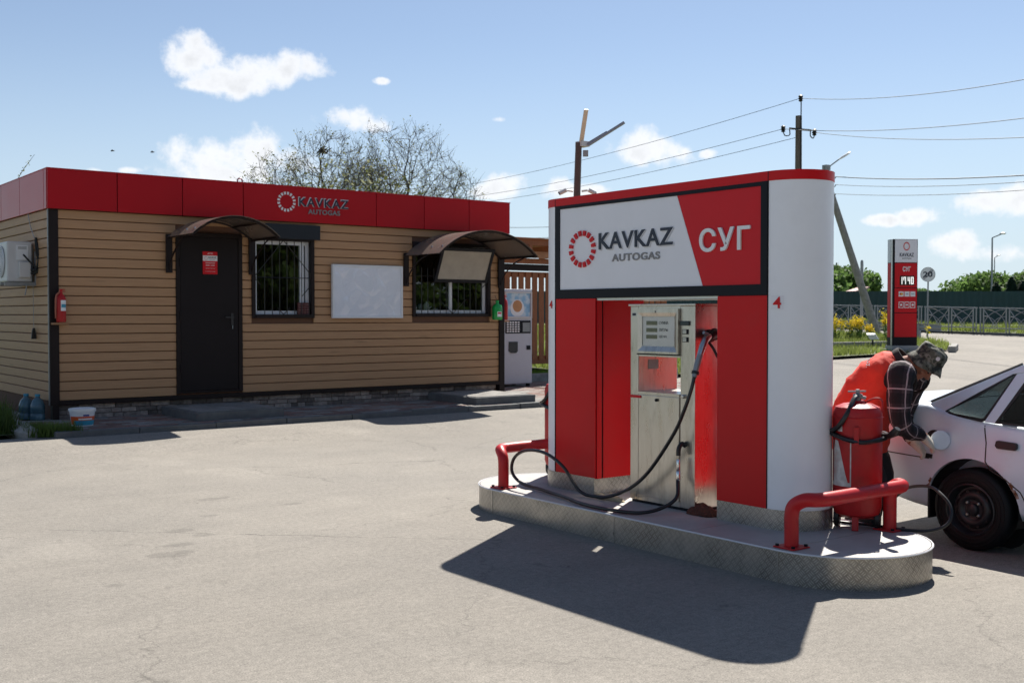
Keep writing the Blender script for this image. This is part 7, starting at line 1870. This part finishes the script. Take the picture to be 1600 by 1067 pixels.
# sapling at the far left
sb_ = bt(-22, 26); t = thing('sapling', 'young budding tree whose twigs rise over the left roof edge', 'tree', sb_); rnd = random.Random(52); tw, bd = MB(), MB()
tw.tube([sb_ - Vector((0, 0, .2)), sb_ + Vector((.05, 0, 2.2)), sb_ + Vector((.1, .05, 4.0))], [.05, .04, .025], 6)
for k in range(9):
    p0 = sb_ + Vector((.08, .03, rnd.uniform(2.6, 4.0))); d = (RT * rnd.uniform(-.6, .75) + FH * rnd.gauss(0, .3) + Vector((0, 0, 1))).normalized(); L_ = rnd.uniform(1.0, 1.9)
    if k == 0: d, L_, p0 = (RT * .62 + Vector((0, 0, .80))).normalized(), 1.75, sb_ + Vector((.1, .05, 3.8))
    pts = [p0 + d * L_ * f_ + Vector((rnd.gauss(0, .02), rnd.gauss(0, .02), .05 * f_ * f_)) for f_ in (0, .25, .5, .75, 1)]; tw.tube(pts, [.016, .013, .010, .008, .005], 4)
    for j in range(34):
        f_ = rnd.uniform(.3, 1); i = min(int(f_ * 4), 3); c = pts[i] + (pts[i + 1] - pts[i]) * (f_ * 4 - i) + Vector((rnd.gauss(0, .03), rnd.gauss(0, .03), rnd.gauss(0, .03))); u = Vector((rnd.gauss(0, 1), rnd.gauss(0, 1), rnd.gauss(0, 1))).normalized(); v = u.orthogonal().normalized(); s_ = rnd.uniform(.015, .035)
        bd.v += [c - u * s_, c - v * s_ * .7, c + u * s_, c + v * s_ * .7]; i_ = len(bd.v); bd.f.append((i_ - 4, i_ - 3, i_ - 2, i_ - 1))
tw.build('branches', M['twig'], t, fix=False); kind(bd.build('buds', M['bud'], t, fix=False), 'stuff')
q = MB(); rnd = random.Random(3); nc = far(507, 238, 43)
for k in range(45): a = Vector((rnd.gauss(0, .11), rnd.gauss(0, .11), rnd.gauss(0, .08))); c = Vector((rnd.gauss(0, .11), rnd.gauss(0, .11), rnd.gauss(0, .08))); q.tube([nc + a, nc + c], .02, 3)
tag(q.build('bird_nest', M['twig'], None, org=nc), 'dark twig nest high in the left bare tree', 'nest')
for (px, yy, lb) in ((178, 237, 'tiny dark bird flying left in the sky above the kiosk'), (240, 239, 'tiny dark bird flying beside the big cloud')):
    c = far(px, yy, 60); q = MB(); q.loft([ering(c + RT * t, RT, (0, 0, 1), w, w, 8) for t, w in ((-.10, .01), (-.05, .035), (.05, .03), (.13, .008))])
    for s in (-1, 1): q.add([c - RT * .03, c + RT * .05, c + RT * .06 + FH * s * .16 + Vector((0, 0, .05)), c + RT * .02 + FH * s * .17 + Vector((0, 0, .06))], [(0, 1, 2, 3)])
    tag(q.build('bird', M['plug'], None, org=c, fix=False), lb, 'bird', 'birds in the sky')

# yellow flowering bushes by the barrier
def flower_bush(label, base, w, h_, n, seed):
    rnd = random.Random(seed); t = thing('flowering_bush', label, 'bush', base, 'yellow flowering bushes'); st, pe, lf = MB(), MB(), MB()
    for k in range(n):
        a, r_ = rnd.uniform(0, 6.28), w * math.sqrt(rnd.random()); p = Vector(base) + Vector((math.cos(a) * r_ * .4, math.sin(a) * r_ * .4, 0)); e = Vector(base) + Vector((math.cos(a) * r_, math.sin(a) * r_, h_ * rnd.uniform(.7, 1.05)))
        st.tube([p, (p + e) / 2 + Vector((rnd.gauss(0, .04), rnd.gauss(0, .04), .05)), e], .008, 3)
        for j in range(22):
            c = e + Vector((rnd.gauss(0, .055), rnd.gauss(0, .055), rnd.gauss(-.03, .09))); u = Vector((rnd.gauss(0, 1), rnd.gauss(0, 1), rnd.gauss(0, 1))).normalized(); v = u.orthogonal().normalized(); s_ = rnd.uniform(.025, .055)
            pe.v += [c - u * s_, c - v * s_, c + u * s_, c + v * s_]; i = len(pe.v); pe.f.append((i - 4, i - 3, i - 2, i - 1))
        for j in range(8):
            c = p + (e - p) * rnd.uniform(.1, .85) + Vector((rnd.gauss(0, .06), rnd.gauss(0, .06), 0)); u = Vector((rnd.gauss(0, 1), rnd.gauss(0, 1), rnd.gauss(0, 1))).normalized(); v = u.orthogonal().normalized(); s_ = rnd.uniform(.04, .08)
            lf.v += [c - u * s_, c - v * s_ * .5, c + u * s_, c + v * s_ * .5]; i = len(lf.v); lf.f.append((i - 4, i - 3, i - 2, i - 1))
    st.build('stems', M['stem'], t, fix=False); kind(lf.build('leaves', M['stem'], t, fix=False), 'stuff'); kind(pe.build('flowers', M['yellow'], t, fix=False), 'stuff')
for px, d, w, h_, n, lb in ((1305, 45, .34, .80, 16, 'yellow flowering bush at the edge of the white pump end'), (1328, 46, .26, .72, 12, 'low yellow flowering bush, second from the white pump end'), (1344, 45.5, .28, .84, 13, 'dense yellow flowering bush left of the slanting strut'), (1358, 45, .20, .55, 7, 'thin yellow flowering bush touching the slanting strut'), (1387, 44, .26, 1.15, 13, 'tall yellow flowering bush between strut and totem'), (1452, 43, .05, .75, 1, 'single yellow flower right of the totem')):
    flower_bush(lb, at(d, (px - 800) / 1730 * d, .08), w, h_, n, int(px))

# trees across the road behind the viewer, seen mirrored in the windows
proto = leafy('leafy roadside tree mirrored in the kiosk windows', (20, -24, 0), 9.0, 3.6, 'leaf_far', 91, 'roadside trees mirrored in the windows', 3600, size=.34)
for k, (x, y, s_) in enumerate(((27, -26, 1.1), (34, -25, .95), (13, -27, 1.15), (5, -25, .9), (41, -27, 1.2), (-4, -27, 1.1), (49, -25, 1.0), (-14, -26, 1.05), (-24, -25, 1.15), (23, -33, 1.3), (30, -34, 1.2), (16, -34, 1.25), (38, -33, 1.3), (9, -33, 1.2), (45, -34, 1.2), (2, -34, 1.3))):
    copy_thing(proto, (x, y, 0), 'leafy roadside tree mirrored in the kiosk windows', rz=k * 1.3, scale=s_)

for k in range(15):
    copy_thing(proto, (-12 + 4.6 * k + (k % 3) * .6, -20.5 - (k % 2) * 1.2, -.6), 'low bushy roadside tree mirrored in the kiosk windows', rz=k * 2.1, scale=(.85, .85, .45 + .05 * (k % 3)))

for o in list(bpy.data.objects):
    if '_o' in o: del o['_o']
